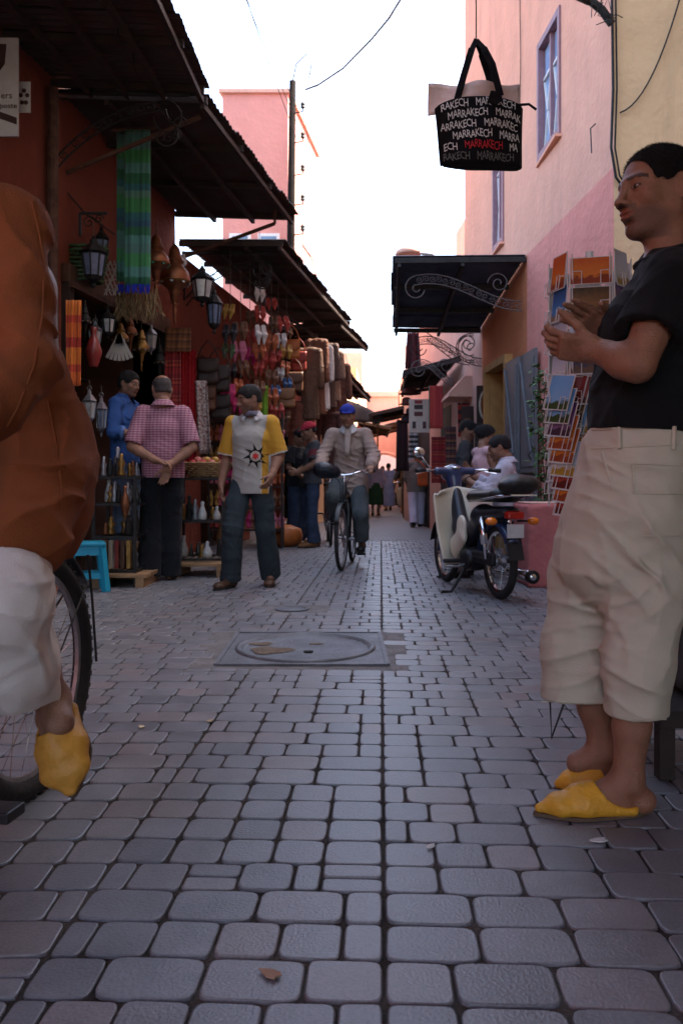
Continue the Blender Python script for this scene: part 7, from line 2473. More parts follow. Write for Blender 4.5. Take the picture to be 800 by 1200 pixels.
def text_obj(s_, size, M, m, parent, name='lettering', depth=.002, shear=0.0, warp=None, space=1.0, fitw=None):
    cu = bpy.data.curves.new('t', 'FONT'); cu.body = s_; cu.size = size; cu.extrude = depth / 2; cu.align_x = 'CENTER'; cu.align_y = 'CENTER'; cu.shear = shear; cu.resolution_u = 2; cu.space_character = space
    t = bpy.data.objects.new('t', cu); COL.objects.link(t)
    dg = bpy.context.evaluated_depsgraph_get()
    me = bpy.data.meshes.new_from_object(t.evaluated_get(dg))
    bpy.data.objects.remove(t)
    if fitw:
        xs = [v.co.x for v in me.vertices]; me.transform(Matrix.Scale(fitw / (max(xs) - min(xs)), 4, V(1, 0, 0)))
    if warp:
        for v in me.vertices: v.co = warp(v.co)
    else: me.transform(M)
    me.materials.clear()
    return link(name, me, m, parent)
text_obj('ers', .07, Matrix.Translation(at(8, 112, 6.236)) @ Matrix.Rotation(PI / 2, 4, 'X'), SIGNB, sg)
text_obj('poste', .06, Matrix.Translation(at(10, 124, 6.236)) @ Matrix.Rotation(PI / 2, 4, 'X'), SIGNB, sg)
s2 = empty('small_sign', at(28, 115, 6.4), 'small square white card with a dark red flower emblem beside the map sign', 'sign')
q = MB(); tl, br = at(21, 96, 6.4), at(36, 132, 6.4); q.box(((tl.x + br.x) / 2, 6.4, (tl.z + br.z) / 2), (br.x - tl.x, .012, tl.z - br.z)); q.build('card', SIGNW, s2)
for k in range(5):
    q = MB(); a = 2 * PI * k / 5 + .3; c = at(28.5, 114, 6.392) + V(.026 * math.cos(a), 0, .05 * math.sin(a)); q.lathe([(.017, 0), (.017, .003)], c, 10, M=Matrix.Rotation(PI / 2, 4, 'X')); q.build('petal', SIGNB, s2)

# bundles: reeds, feather dusters and a wire cage of greenery on the ledge
STRAW = mat('dry_straw', (0.20, 0.14, 0.07), .9, .4, 20)
GREENB = mat('dull_green_glaze', (0.04, 0.08, 0.03), .5, .4, 12)
bs = empty('straw_bundle', at(162, 365, 7.9), 'bundle of dry straw tassels under the green cloth', 'bundle')
q = MB()
for k in range(110):
    a = at(random.uniform(138, 186), random.uniform(336, 346), 7.9 + random.uniform(-.12, .12)); q.tube([a, a + V(random.uniform(-.04, .04), random.uniform(-.03, .03), -.12), a + V(random.uniform(-.07, .07), random.uniform(-.05, .05), -.26)], .005, 3)
q.build('straw', STRAW, bs, kind='stuff')
cg = empty('green_basket', at(98, 330, 7.5), 'dark green woven basket on the ledge beneath the wall lanterns', 'basket')
q = MB()
for k in range(9):
    z0 = at(98, 330, 7.5).z + k * .035
    r_ = .17 + .006 * k
    q.tube([at(98, 330, 7.5) * 1.0 + V(r_ * math.cos(a), r_ * .7 * math.sin(a) , k * .036 + .004 * math.sin(9 * a + k * PI)) for a in [2 * PI * i / 28 for i in range(28)]], .016, 5, closed=True)
q.build('weave', GREENB, cg, smooth=True, kind='stuff')
q = MB()
for k in range(60):
    a = at(random.uniform(72, 126), 302, 7.5 + random.uniform(-.1, .1)); q.tube([a, a + V(random.uniform(-.05, .05), 0, random.uniform(.04, .14))], [.012, .002], 4)
q.build('greens', GREENB, cg, kind='stuff')
nt_ = empty('string_net', at(133, 340, 7.7), 'pale knotted string net hanging beside the green basket', 'net')
q = MB()
for k in range(7):
    x = 124 + k * 2.6
    q.tube([at(x + 2 * math.sin(j * 1.3 + k * 1.5), 306 + j * 5, 7.7) for j in range(9)], .006, 4)
for j in range(6): q.tube([at(123 + k * 3, 309 + j * 6 + 2 * (k % 2), 7.7) for k in range(7)], .005, 4)
q.build('cords', mat('pale_string', (0.36, 0.33, 0.28), .9), nt_, kind='stuff')

# shop interior: rows of hanging lanterns and metalware
rr = random.Random(21)
shop = [(112, 368, 410, 7.7, 16, 'coach', PEWTER, LGLASS, 'small pewter lantern with white glass under the shop lintel'),
        (127, 352, 398, 7.75, 18, 'coach', IRON, LGLASS, 'black lantern with milky glass hanging from the shop rail'),
        (141, 372, 420, 8.0, 20, 'onion', BRASS, LGLASS, 'small brass onion lantern hanging inside the shop'),
        (153, 366, 412, 8.3, 16, 'onion', COPPER, LGLASS, 'small copper onion lantern hanging inside the shop'),
        (177, 372, 416, 8.9, 15, 'coach', PEWTER, LGLASS, 'bright glass lantern hanging near the far shop post'),
        (166, 378, 436, 8.6, 18, 'onion', BRASS, LGLASS, 'long brass lantern hanging near the far shop post'),
        (105, 445, 500, 7.5, 16, 'coach', PEWTER, LGLASS, 'tall pewter lantern hanging low behind the rust jacket'),
        (119, 452, 512, 7.6, 14, 'coach', PEWTER, LGLASS_B, 'slim glass lantern hanging low inside the shop'),
        (100, 352, 398, 7.35, 14, 'onion', IRON, LGLASS, 'dark iron lantern by the near shop post'),
        (187, 395, 450, 9.2, 14, 'onion', IRON, LGLASS, 'dark lantern hanging beside the red rugs')]
for px, a, b, Y, w_, st, me_, gl, lab in shop: lan(lab, px, a, b, Y, w_, style=st, metal_=me_, glass=gl)
# hanging fans / plates of fanned metal
for px, py, Y, lab in ((140, 405, 7.9, 'pale folded paper fan hanging in the shop'),):
    f = empty('paper_fan', at(px, py + 12, Y), lab, 'fan')
    for k in range(7):
        a = -PI / 2 + (k - 3) * .16
        q = MB(); c = at(px, py - 14, Y); e = c + V(math.cos(a), 0, math.sin(a)) * .26
        q.beam(c, e, .028, .004, V(0, 1, 0)); q.build('blade', mat('pale_paper', (0.42, 0.38, 0.33), .9), f)
RED_V = mat('red_lacquer', (0.25, 0.03, 0.025), .25, .2, 10, spec=.6)
def vase(label, p, h, r, m, name='vase', cat='vase', group=None):
    q = MB(); q.lathe([(r * .5, 0), (r * .55, .01), (r * .95, h * .3), (r, h * .42), (r * .6, h * .68), (r * .32, h * .8), (r * .35, h * .9), (r * .5, h)], p, 14)
    o = q.build(name, m, None, smooth=True); return tag(o, label, cat, group)
vase('red lacquered vase hanging among the lanterns', at(110, 430, 7.55), .36, .075, RED_V)

# wire display racks with metalware
def rack(label, x0, x1, Y0, Y1, zs, m):
    root = empty('display_rack', ((x0 + x1) / 2, (Y0 + Y1) / 2, 0), label, 'rack')
    for x in (x0, x1):
        for y in (Y0, Y1):
            q = MB(); q.beam((x, y, .02), (x, y, zs[-1] + .02), .025); q.build('leg', m, root)
    for z in zs:
        q = MB()
        for a, b in (((x0, Y0), (x1, Y0)), ((x0, Y1), (x1, Y1)), ((x0, Y0), (x0, Y1)), ((x1, Y0), (x1, Y1))): q.beam((*a, z), (*b, z), .022)
        n = 7
        for k in range(1, n): x = lerp(x0, x1, k / n); q.beam((x, Y0, z), (x, Y1, z), .008)
        q.build('shelf', m, root)
    return root
pr = []
A = at(112, 560, 7.1); Bq = at(160, 560, 7.1)
rack('black wire rack of metal trinkets in front of the lantern shop', A.x, Bq.x, 7.05, 7.5, (.13, .42, .70, .93), IRON)
C_ = at(205, 560, 7.9); D_ = at(262, 560, 7.9)
rack('black wire rack with a basket on top beside the checked shirt', C_.x, D_.x, 7.85, 8.35, (.16, .52, .93), IRON)
def plank(label, x0, x1, Y0, Y1, z, m):
    root = empty('pallet', ((x0 + x1) / 2, (Y0 + Y1) / 2, 0), label, 'pallet')
    for k in range(3):
        y = lerp(Y0, Y1, (k + .5) / 3); q = MB(); q.box(((x0 + x1) / 2, y, z - .015), (x1 - x0, (Y1 - Y0) / 3 - .02, .03), ch=.003); q.build('plank', m, root)
    for x in (x0 + .06, x1 - .06):
        q = MB(); q.box((x, (Y0 + Y1) / 2, (z - .03) / 2), (.07, Y1 - Y0 - .02, z - .032)); q.build('block', m, root)
plank('low plank pallet under the trinket rack', A.x - .02, Bq.x + .12, 6.95, 7.55, .115, WOOD_P)
plank('low plank pallet under the basket rack', C_.x - .03, D_.x + .05, 7.75, 8.4, .13, WOOD_P)
rs_ = empty('shop_step', (XL(8) + .1, 7.95, 0), 'raised wooden shop step on which the man in blue stands', 'step')
sx0, sx1 = at(120, 0, 7.9).x - .25, at(168, 0, 7.9).x + .06
for k in range(3):
    q = MB(); q.box(((sx0 + sx1) / 2, 7.68 + k * .2, .232), (sx1 - sx0, .19, .035), ch=.004); q.build('board', WOOD_P, rs_)
q = MB(); q.box(((sx0 + sx1) / 2, 7.88, .106), (sx1 - sx0 - .02, .56, .21)); q.build('riser', WOOD, rs_)
kinds = [BRASS, PEWTER, COPPER, IRON, mat('dark_bottle', (0.02, 0.025, 0.02), .15, .2, 10, spec=.6), LGLASS]
words = {0: 'brass', 1: 'pewter', 2: 'copper', 3: 'iron', 4: 'dark bottle-glass', 5: 'milky glass'}
protos = {}
for i, m in enumerate(kinds):
    q = MB(); h, r = .16, .035
    q.lathe([(r * .8, 0), (r, .012), (r * (.5 + .1 * i), h * .35), (r * (1.0 - .06 * i), h * .55), (r * .35, h * .78), (r * .5, h * .92), (.006, h)], (0, 0, 0), 12)
    me = q.mesh('trinket'); me.materials.append(m); me.shade_smooth(); protos[i] = me
def trinkets(xa, xb, Ya, Yb, z, n, where, group, sc=(.6, 1.3)):
    for k in range(n):
        i = rr.randrange(6)
        o = bpy.data.objects.new('trinket_pot', protos[i]); COL.objects.link(o)
        s = rr.uniform(*sc)
        o.location = (lerp(xa, xb, (k + .5) / n) + rr.uniform(-.015, .015), rr.uniform(Ya, Yb), z); o.scale = (s, s, s * rr.uniform(.7, 1.3))
        tag(o, 'small %s trinket pot standing %s' % (words[i], where), 'pot', group)
for z, n, t_ in ((.945, 9, 'top'), (.715, 7, 'third'), (.435, 6, 'second'), (.145, 5, 'lowest')):
    trinkets(A.x + .03, Bq.x - .03, 7.1, 7.45, z, n, 'on the %s shelf of the trinket rack' % t_, 'trinkets on the near rack')
for z, n, t_ in ((.945, 5, 'top'), (.535, 6, 'middle'), (.175, 6, 'lowest')):
    trinkets(C_.x + .03, D_.x - .05, 7.9, 8.2, z, n, 'on the %s shelf of the basket rack' % t_, 'trinkets on the basket rack')
# crowded shelves at the back of the lantern shop
ws = empty('wall_shelves', (XL(8.4) - .9, 8.4, 0), 'dark shelves crowded with metalware deep inside the lantern shop', 'shelves')
for k in range(6):
    z = .45 + k * .4
    q = MB(); wall(q, lambda y: XL(y) - 1.15, 7.35, 9.5, z, z + .025, .35); q.build('board', WOOD_D, ws)
    for i in range(9):
        y = 7.45 + i * .24; j = rr.randrange(6)
        o = bpy.data.objects.new('shelf_pot', protos[j]); COL.objects.link(o); s_ = rr.uniform(1.1, 1.9)
        o.location = (XL(y) - .95, y, z + .026); o.scale = (s_ * 1.1, s_ * 1.1, s_)
        tag(o, '%s pot on the %s board inside the lantern shop' % (words[j], ('lowest', 'second', 'third', 'fourth', 'fifth', 'top')[k]), 'pot', 'pots on the shop shelves')
# books / boxes standing on the near rack
for k in range(5):
    q = MB(); x = at(122 + k * 7, 0, 7.08).x; q.box((x, 7.12, .27), (.035, .05, .24), ch=.003)
    tag(q.build('box', [WOOD_P, mat('cream_card', (0.42, 0.36, 0.26), .8), RED_V, WOOD, BRASS][k]), ['pale wooden box', 'cream card box', 'red lacquer box', 'dark wooden box', 'brass box'][k] + ' standing upright low on the trinket rack', 'box', 'boxes on the near rack')
tag(vase('', at(147, 605, 7.05), .26, .04, COPPER, 'bottle', 'bottle'), 'amber copper bottle on the middle shelf of the trinket rack', 'bottle')
# basket of red goods
bk_ = empty('wicker_basket', at(240, 565, 8.05), 'round wicker basket on the rack beside the checked shirt', 'basket')
WICK = mat('wicker', (0.30, 0.19, 0.09), .85, .35, 18, .4, 70)
bc = V(at(243, 0, 8.05).x, 8.05, .945)
q = MB()
for k in range(7):
    r_ = .17 + .012 * k
    q.tube([bc + V(r_ * math.cos(a), r_ * math.sin(a), .012 + k * .02 + .004 * math.sin(14 * a + k * PI)) for a in [2 * PI * i / 36 for i in range(36)]], .011, 5, closed=True)
q.build('weave', WICK, bk_, smooth=True, kind='stuff')
q = MB(); q.lathe([(.001, .012), (.17, .012)], bc, 20, caps=False); q.build('bottom', WICK, bk_)
for k in range(16):
    a = k * 2.4; r_ = .045 * math.sqrt(k)
    q = MB(); q.lathe([(.004, 0), (.03, .012), (.038, .035), (.028, .06), (.004, .068)], bc + V(min(r_, .15) * math.cos(a), min(r_, .15) * math.sin(a), .10 + .03 * (k < 6)), 10)
    o = q.build('pomegranate', [mat('red_skin', (0.40, 0.03, 0.03), .5), mat('pink_skin', (0.45, 0.13, 0.10), .5), mat('yellow_skin', (0.45, 0.26, 0.05), .5)][k % 3], None, smooth=True)
    tag(o, ['dark red', 'pink', 'yellowish'][k % 3] + ' round trinket heaped in the wicker basket', 'trinket', 'trinkets in the basket')
# stool
CYAN = mat('turquoise_plastic', (0.015, 0.26, 0.40), .4, .08, 10, spec=.4)
st = empty('plastic_stool', gnd(100, 690), 'turquoise plastic stool standing beside the near bicycle wheel', 'stool')
g0 = gnd(101, 692)
q = MB(); q.box(g0 + V(0, 0, .385), (.30, .27, .035), .35, ch=.012); q.build('seat', CYAN, st)
ML = Matrix.Rotation(.35, 4, 'Z')
for sx in (-1, 1):
    for sy in (-1, 1):
        q = MB(); a = g0 + ML @ V(.115 * sx, .10 * sy, .37); b = g0 + ML @ V(.15 * sx, .135 * sy, 0.0); q.beam(b, a, .055, .045); q.build('leg', CYAN, st)
for s in (-1, 1):
    q = MB(); q.beam(g0 + ML @ V(.13 * s, -.12, .13), g0 + ML @ V(.13 * s, .12, .13), .02, .05); q.build('stretcher', CYAN, st)
    q = MB(); q.beam(g0 + ML @ V(-.13, .12 * s, .13), g0 + ML @ V(.13, .12 * s, .13), .02, .05); q.build('stretcher', CYAN, st)
    q = MB(); q.beam(g0 + ML @ V(-.12, .11 * s, .335), g0 + ML @ V(.12, .11 * s, .335), .02, .08); q.build('apron', CYAN, st)

# ---- slippers hung in strings under the second awning
SLC = {'white': (0.52, 0.48, 0.45), 'red': (0.30, 0.035, 0.025), 'orange': (0.34, 0.085, 0.03), 'pink': (0.40, 0.11, 0.17), 'black': (0.02, 0.018, 0.02), 'yellow': (0.36, 0.20, 0.04), 'blue': (0.03, 0.11, 0.28), 'brown': (0.14, 0.06, 0.03), 'green': (0.05, 0.09, 0.04), 'magenta': (0.38, 0.02, 0.10)}
def slipper_mesh(col):
    S = SDF(.02)
    for s in (-1, 1):
        x = .05 * s
        S.econe(V(x, 0, .04), V(x, -.012, .14), (.036, .016), (.045, .028), V(1, 0, 0), 0.01 if s < 0 else 0); S.econe(V(x, -.012, .14), V(x * .9, -.006, .245), (.044, .028), (.012, .012), V(1, 0, 0))
        S.ell(V(x, -.03, .065), [.03, .022, .055], None, .006, '-')
    me = S.mesh('slipper_pair', .008); me.materials.append(mat('slipper_' + col, SLC[col], .5, .15, 10)); me.shade_smooth(); return me
slp = {c: slipper_mesh(c) for c in SLC}
def slip(px, py, Y, col, where, group, up=False, sc=1.0):
    o = bpy.data.objects.new('slipper_pair', slp[col]); COL.objects.link(o)
    sc = rr.uniform(.8, 1.15); o.location = at(px + rr.uniform(-2.5, 2.5), py, Y + rr.uniform(-.12, .12)); o.rotation_euler = (0 if up else PI + rr.uniform(-.2, .2), rr.uniform(-.15, .15), rr.uniform(-.9, .9) + (0 if up else PI)); o.scale = (sc, sc, sc * rr.uniform(.9, 1.1))
    tag(o, 'pair of %s slippers hanging %s' % (col, where), 'slippers', group)
strings = [(304, 332, 10.7, ['white', 'red', 'white', 'orange', 'red', 'brown', 'yellow'], 'in the tall string under the awning'),
           (318, 345, 11.2, ['red', 'brown', 'orange', 'red', 'brown', 'orange'], 'in the second string under the awning'),
           (326, 366, 11.6, ['red', 'white', 'red', 'white', 'blue', 'brown'], 'in the third string under the awning'),
           (270, 352, 10.2, ['yellow', 'black', 'green', 'black', 'magenta'], 'beside the slim black lantern'),
           (282, 372, 10.4, ['brown', 'pink', 'brown', 'orange', 'magenta'], 'between the lanterns and the tall string'),
           (293, 360, 11.0, ['brown', 'red', 'magenta', 'brown', 'orange', 'red'], 'in the short string behind the tall one'),
           (336, 380, 12.0, ['brown', 'yellow', 'orange', 'blue', 'black', 'brown'], 'in the string nearest the leather bags'),
           (311, 384, 11.8, ['orange', 'brown', 'orange', 'black', 'red'], 'in the string behind the second one')]
for px, py, Y, cs, wh in strings:
    q = MB(); q.tube([at(px, py - 60 if py > 330 else 290, Y), at(px, py + 22 * len(cs), Y)], .004, 4)
    tag(q.build('hanging_string', ROPE), 'string carrying slippers ' + wh, 'string', 'slipper strings')
    for k, c in enumerate(cs): slip(px + rr.uniform(-1.5, 1.5), py + 22 * k * 10.7 / Y + 2, Y, c, ('topmost', 'second from top', 'third from top', 'fourth from top', 'fifth down', 'sixth down', 'lowest')[k] + ' ' + wh, 'hanging slippers')
# shelf of slippers further back
sf = empty('slipper_shelf', (XL(11.5) + .1, 11.4, 0), 'dark shelf of coloured slippers inside the second shop', 'shelf')
sx0, sx1, sy = at(244, 0, 11.3).x, at(330, 0, 11.3).x, 11.5
for k in range(6):
    q = MB(); q.box(((sx0 + sx1) / 2, sy, .25 + k * .3), (sx1 - sx0, .26, .02)); q.build('board', WOOD_D, sf)
for x in (sx0, sx1):
    q = MB(); q.box((x, sy, .95), (.03, .27, 1.86)); q.build('side', WOOD_D, sf)
cl = list(SLC)
for k in range(6):
    for i in range(7):
        c = rr.choice(['magenta', 'red', 'pink', 'orange', 'brown', 'magenta', 'red', 'black', 'yellow'])
        o = bpy.data.objects.new('slipper_pair', slp[c]); COL.objects.link(o)
        o.location = (lerp(sx0 + .06, sx1 - .06, i / 6), sy - .12, .262 + k * .3); o.rotation_euler = (-.25, 0, 0)
        tag(o, 'pair of %s slippers on the %s board of the dark shelf' % (c, ('lowest', 'second', 'third', 'fourth', 'fifth', 'top')[k]), 'slippers', 'slippers on the shelf')

# ---- bags, hides and garments hung beyond the slippers
def hang_bag(label, px, py, Y, w_, h_, m, group='hanging leather bags', strap=.22):
    c = at(px, py, Y)
    root = empty('leather_bag', c - V(0, 0, h_), label, 'bag', group)
    S = SDF(.02); S.box(c - V(0, 0, h_ / 2), [w_ / 2, .05, h_ / 2], None, .035); S.post = lambda P, d: d + .006 * wob(P, 22, px)
    link('pouch', S.mesh('pouch', .014), m, root, smooth=True)
    q = MB(); q.sheet(lambda u, v: c + V((u - .5) * w_ * 1.02, -.055 - .006 * math.sin(v * PI), -.005 - v * h_ * .5 - .03 * math.sin(u * PI) * v), 8, 6, .006); q.build('flap', m, root, smooth=True)
    q = MB(); q.tube([c + V(-w_ / 2, 0, -.02), c + V(-w_ * .3, 0, strap * .6), c + V(0, 0, strap), c + V(w_ * .3, 0, strap * .6), c + V(w_ / 2, 0, -.02)], .009, 5); q.build('strap', m, root, smooth=True)
LB = [mat('bag_brown', (0.12, 0.05, 0.025), .5, .25, 9), mat('bag_dark', (0.035, 0.02, 0.016), .5, .25, 9), mat('bag_tan', (0.24, 0.11, 0.045), .5, .25, 9), mat('bag_red', (0.22, 0.03, 0.02), .5, .25, 9), mat('bag_orange', (0.40, 0.11, 0.025), .5, .25, 9)]
LN = ['brown', 'dark brown', 'tan', 'red', 'orange']
for px, py, Y, w_, h_, i, wh in ((244, 420, 9.9, .26, .30, 1, 'above the dark bundle'), (256, 428, 10.0, .28, .32, 1, 'beside the speckled scarf'), (240, 452, 10.0, .28, .30, 0, 'beneath two darker bags'), (258, 462, 10.1, .26, .30, 1, 'lowest beside the scarf'),
                          (342, 398, 12.4, .24, .28, 4, 'at the end of the slipper strings'), (350, 412, 12.8, .24, .30, 3, 'next to the orange bag'), (345, 436, 12.6, .26, .30, 0, 'below the orange bag'), (356, 442, 13.0, .24, .3, 1, 'below the red bag'),
                          (336, 455, 12.0, .24, .28, 2, 'behind the black cap'), (330, 472, 12.2, .24, .28, 3, 'behind and left of the black cap'), (352, 470, 13.0, .26, .3, 1, 'above the red cap'), (364, 425, 13.4, .22, .3, 3, 'next to the garments')):
    hang_bag('%s leather bag hanging %s' % (LN[i], wh), px, py, Y, w_, h_, LB[i])
def garment(label, px, py0, py1, Y, w_, m, sl=True, group='hanging garments', name='garment'):
    a, b = at(px, py0, Y), at(px, py1, Y)
    H_ = a.z - b.z
    root = empty(name, b, label, 'garment', group)
    S = SDF(.03)
    S.loft([a - V(0, 0, .08), a - V(0, 0, H_ * .4), b], [(w_ * .34, .06), (w_ * .36, .07), (w_ * .48, .09)], V(1, 0, 0)); S.plane(b + V(0, 0, .0), (0, 0, -1))
    S.cone(a - V(w_ * .38, 0, .09), a - V(-w_ * .38, 0, .09), .055, .055)
    if sl:
        for s in (-1, 1): S.cone(a + V(w_ * .42 * s, 0, -.10), a + V(w_ * .52 * s, -.02, -H_ * .55), .06, .05)
    S.post = lambda P, d: d + .010 * wob(P, (26, 26, 5), px) + .006 * wob(P, (60, 60, 9), px)
    link('cloth_body', S.mesh('g', .016), m, root, smooth=True)
    q = MB(); q.tube([a + V(-.18, 0, -.08), a + V(0, 0, -.01), a + V(.18, 0, -.08)], .006, 5); q.tube([a + V(0, 0, -.01), a + V(0, 0, .05), a + V(.03, 0, .08)], .004, 5); q.build('hanger', WOOD_D, root)
for px, a, b, Y, w_, c, lab in ((363, 405, 492, 12.9, .34, (0.10, 0.05, 0.03), 'brown leather coat hanging at the front of the third shop'),
                       (371, 395, 486, 13.3, .32, (0.13, 0.05, 0.028), 'russet leather jacket hanging beside the brown coat'),
                       (377, 402, 480, 13.7, .30, (0.50, 0.46, 0.44), 'white leather jacket hanging among the brown ones'),
                       (384, 400, 478, 14.2, .32, (0.08, 0.045, 0.035), 'dark brown jacket hanging behind the white one'),
                       (390, 408, 470, 14.6, .32, (0.22, 0.13, 0.09), 'fawn jacket hanging at the end of the row'),
                       (396, 424, 500, 15.2, .42, (0.11, 0.045, 0.03), 'chestnut coat hanging under the low dark awning'),
                       (350, 470, 540, 12.9, .40, (0.16, 0.05, 0.03), 'reddish coat hanging between the two capped men'),
                       (386, 480, 548, 14.6, .40, (0.08, 0.03, 0.025), 'dark leather coat hanging low behind the rider'),
                       (400, 470, 540, 16.5, .42, (0.18, 0.07, 0.04), 'rust coat hanging low under the dark awning')):
    garment(lab, px, a, b, Y, w_, fabric('g_%d_%d' % (px, a), c, rough=.6))
# parked bicycle behind the riders, leather goods stacked on the ground
bicycle('parked bicycle leaning among the leather goods behind the rider', V(at(384, 0, 12.6).x, 12.9, 0), V(.05, -1, 0), mat('bike_maroon', (0.05, 0.02, 0.02), .5, .2, 10))
for k, (px, py, m, lab) in enumerate(((332, 640, LB[4], 'orange leather pouffe on the ground beside the capped men'), (326, 630, LB[0], 'brown leather pouffe behind the orange one'), (338, 628, LB[2], 'tan leather pouffe stacked behind the capped men'))):
    g = gnd(px, py); q = MB(); q.lathe([(.18, 0), (.26, .06), (.28, .15), (.25, .25), (.12, .30), (.01, .31)], g, 16)
    tag(q.build('pouffe', m, None, smooth=True), lab, 'pouffe')
vase('tall tan leather drum standing beside the wire rack', gnd(268, 668) + V(-.05, .35, 0), .75, .13, LB[2], 'drum', 'drum')
# ------------------------------------------------------------------ right-hand side
# pink block
pb = empty('pink_block', (1.95, 7.2, 0), 'chipped pink plaster block behind the scooter', 'block')
S = SDF(.0); S.box(V(1.955, 6.98 + .3, .35), [.385, .30, .355], None, .025)
S.post = lambda P, d: d + .005 * wob(P, 9, 2) + .003 * wob(P, 30, 1)
link('plaster_body', S.mesh('b', .02), plaster('block_pink', (0.50, 0.16, 0.15), (0.3, 0.12, 0.11), .5), pb, smooth=True)
q = MB(); q.box((1.955, 7.28, .712), (.74, .57, .012), ch=.004); q.build('cap_slab', P_PALE, pb)
# grey metal door leaves folded against the wall
GREY = mat('grey_painted_steel', (0.15, 0.15, 0.155), .5, .15, 4, .1, 30, metal=.2)
md = empty('metal_door', (XR(9.6), 9.6, 0), 'grey steel double door folded open against the orange wall', 'door')
for (y0, y1, off) in ((9.08, 9.68, .07), (9.70, 10.28, .10)):
    Xd = lambda y: XR(y) - off
    q = MB(); wall(q, Xd, y0, y1, .04, 2.38, .03); leaf = q.build('leaf', GREY, md)
    for (za, zb) in ((.12, .98), (1.08, 2.30)):
        q = MB(); wall(q, lambda y: Xd(y) - .012, y0 + .06, y1 - .06, za, zb, .014); pn = q.build('panel', GREY, leaf)
        q = MB(); a = V(Xd(y0) - .02, y0 + .06, za); b = V(Xd(y1) - .02, y1 - .06, zb); q.beam(a, b, .02, .012); q.build('brace', GREY, leaf)
    q = MB(); wall(q, lambda y: Xd(y) - .025, y0, y1, 1.01, 1.05, .03); q.build('cross_bar', GREY, leaf)
    q = MB(); q.tube([(Xd(y0) - .03, y0 + .05, 1.15), (Xd(y0) - .06, y0 + .05, 1.2), (Xd(y0) - .03, y0 + .05, 1.25)], .008, 6); q.build('handle', IRON, leaf)
# ochre door frame and inner door
df = empty('door_frame', (XR(10.9), 10.9, 0), 'ochre wooden door frame in the orange wall', 'door frame')
OCH = mat('ochre_wood', (0.42, 0.22, 0.07), .65, .2, 6, .2, 30)
for y in (10.34, 11.46):
    q = MB(); q.box((XR(y) - .02, y, 1.25), (.16, .09, 2.5)); q.build('jamb', OCH, df)
q = MB(); q.beam((XR(10.3) - .02, 10.3, 2.46), (XR(11.5) - .02, 11.5, 2.46), .16, .09); q.build('head', OCH, df)
q = MB(); q.box((XR(11.2) + .2, 11.40, 1.2), (.5, .05, 2.4)); q.build('inner_door', OCH, df)
# mirrors in dark frames and carved panels on the wall
def framed(label, px0, px1, py0, py1, Y, name='mirror', round_=True):
    a, b = at(px0, py0, Y), at(px1, py1, Y)
    root = empty(name, ((a.x + b.x) / 2, Y, b.z), label, name.replace('_', ' '))
    q = MB(); q.box(((a.x + b.x) / 2, Y, (a.z + b.z) / 2), (b.x - a.x, .05, a.z - b.z), ch=.008); q.build('frame', WOOD_D, root)
    q = MB(); c = V((a.x + b.x) / 2, Y - .03, (a.z + b.z) / 2); rx, rz = (b.x - a.x) * .33, (a.z - b.z) * .36
    n = 28
    if round_:
        q.tube([c + V(rx * math.cos(2 * PI * k / n), 0, rz * math.sin(2 * PI * k / n)) for k in range(n)], .018, 6, closed=True); q.build('moulding', mat('bone_inlay', (0.45, 0.40, 0.33), .5, .4, 40), root, smooth=True)
        q = MB(); q.add([c + V(rx * math.cos(2 * PI * k / n), .002, rz * math.sin(2 * PI * k / n)) for k in range(n)], [tuple(range(n))]); q.build('glass', mat('mirror_glass', (0.5, 0.5, 0.5), .08, .1, 5, metal=1), root)
    else:
        q.box(c, (rx * 1.6, .02, rz * 1.7)); q.build('panel', mat('carved_panel', (0.12, 0.06, 0.035), .6, .4, 30, .5, 60), root)
framed('dark framed oval mirror hanging on the pale pink wall', 558, 578, 452, 498, 11.75)
framed('dark carved panel propped below the oval mirror', 556, 574, 496, 546, 11.65, 'carved_panel', False)
framed('tall dark carved panel beside the door hood', 540, 554, 476, 548, 12.6, 'carved_panel', False)
framed('dark wooden chest front standing by the ochre door frame', 580, 592, 470, 560, 11.9, 'carved_panel', False)
# rugs and textiles
RG2 = stripes_mat('red_green_bands', [(0, (0.36, 0.03, 0.03)), (.5, (0.05, 0.14, 0.09)), (.6, (0.40, 0.04, 0.03))], 0, 4.0)
hanging('rug', 'red rug with a green stripe hung outside the low pink house', 'rug', 502, 519, 452, 502, 14.0, RG2, .012, 2)
hanging('rug', 'red striped blanket folded low beside the hood', 'rug', 536, 556, 472, 512, 12.9, stripes_mat('red_black_bands', [(0, (0.40, 0.03, 0.02)), (.55, (0.06, 0.015, 0.015))], 2, 7), .02, 2)
hanging('rug', 'dark striped blanket draped near the doorway', 'rug', 522, 534, 500, 560, 13.3, stripes_mat('dark_bands', [(0, (0.10, 0.03, 0.03)), (.5, (0.02, 0.02, 0.03)), (.7, (0.25, 0.10, 0.05))], 2, 8), .02, 2)
hanging('rug', 'patterned red blanket lower down by the low pink house', 'rug', 505, 522, 512, 566, 14.3, RUG, .02, 2)
hanging('cloth', 'dark red furled cloth standing above the small awning', 'cloth', 477, 490, 390, 432, 14.3, fabric('dark_red_cloth', (0.09, 0.025, 0.03)), .05, 2, taper=.5)
hanging('robe', 'black and white striped robe hanging below the hats', 'robe', 479, 491, 498, 556, 18.6, stripes_mat('zebra_bands', [(0, (0.35, 0.34, 0.33)), (.45, (0.02, 0.02, 0.022))], 2, 9), .03, 2, taper=.25)
hanging('robe', 'dark brown robe hanging beside the striped robe', 'robe', 465, 477, 492, 552, 16.5, fabric('dark_robe', (0.05, 0.025, 0.028)), .03, 2, taper=.3)
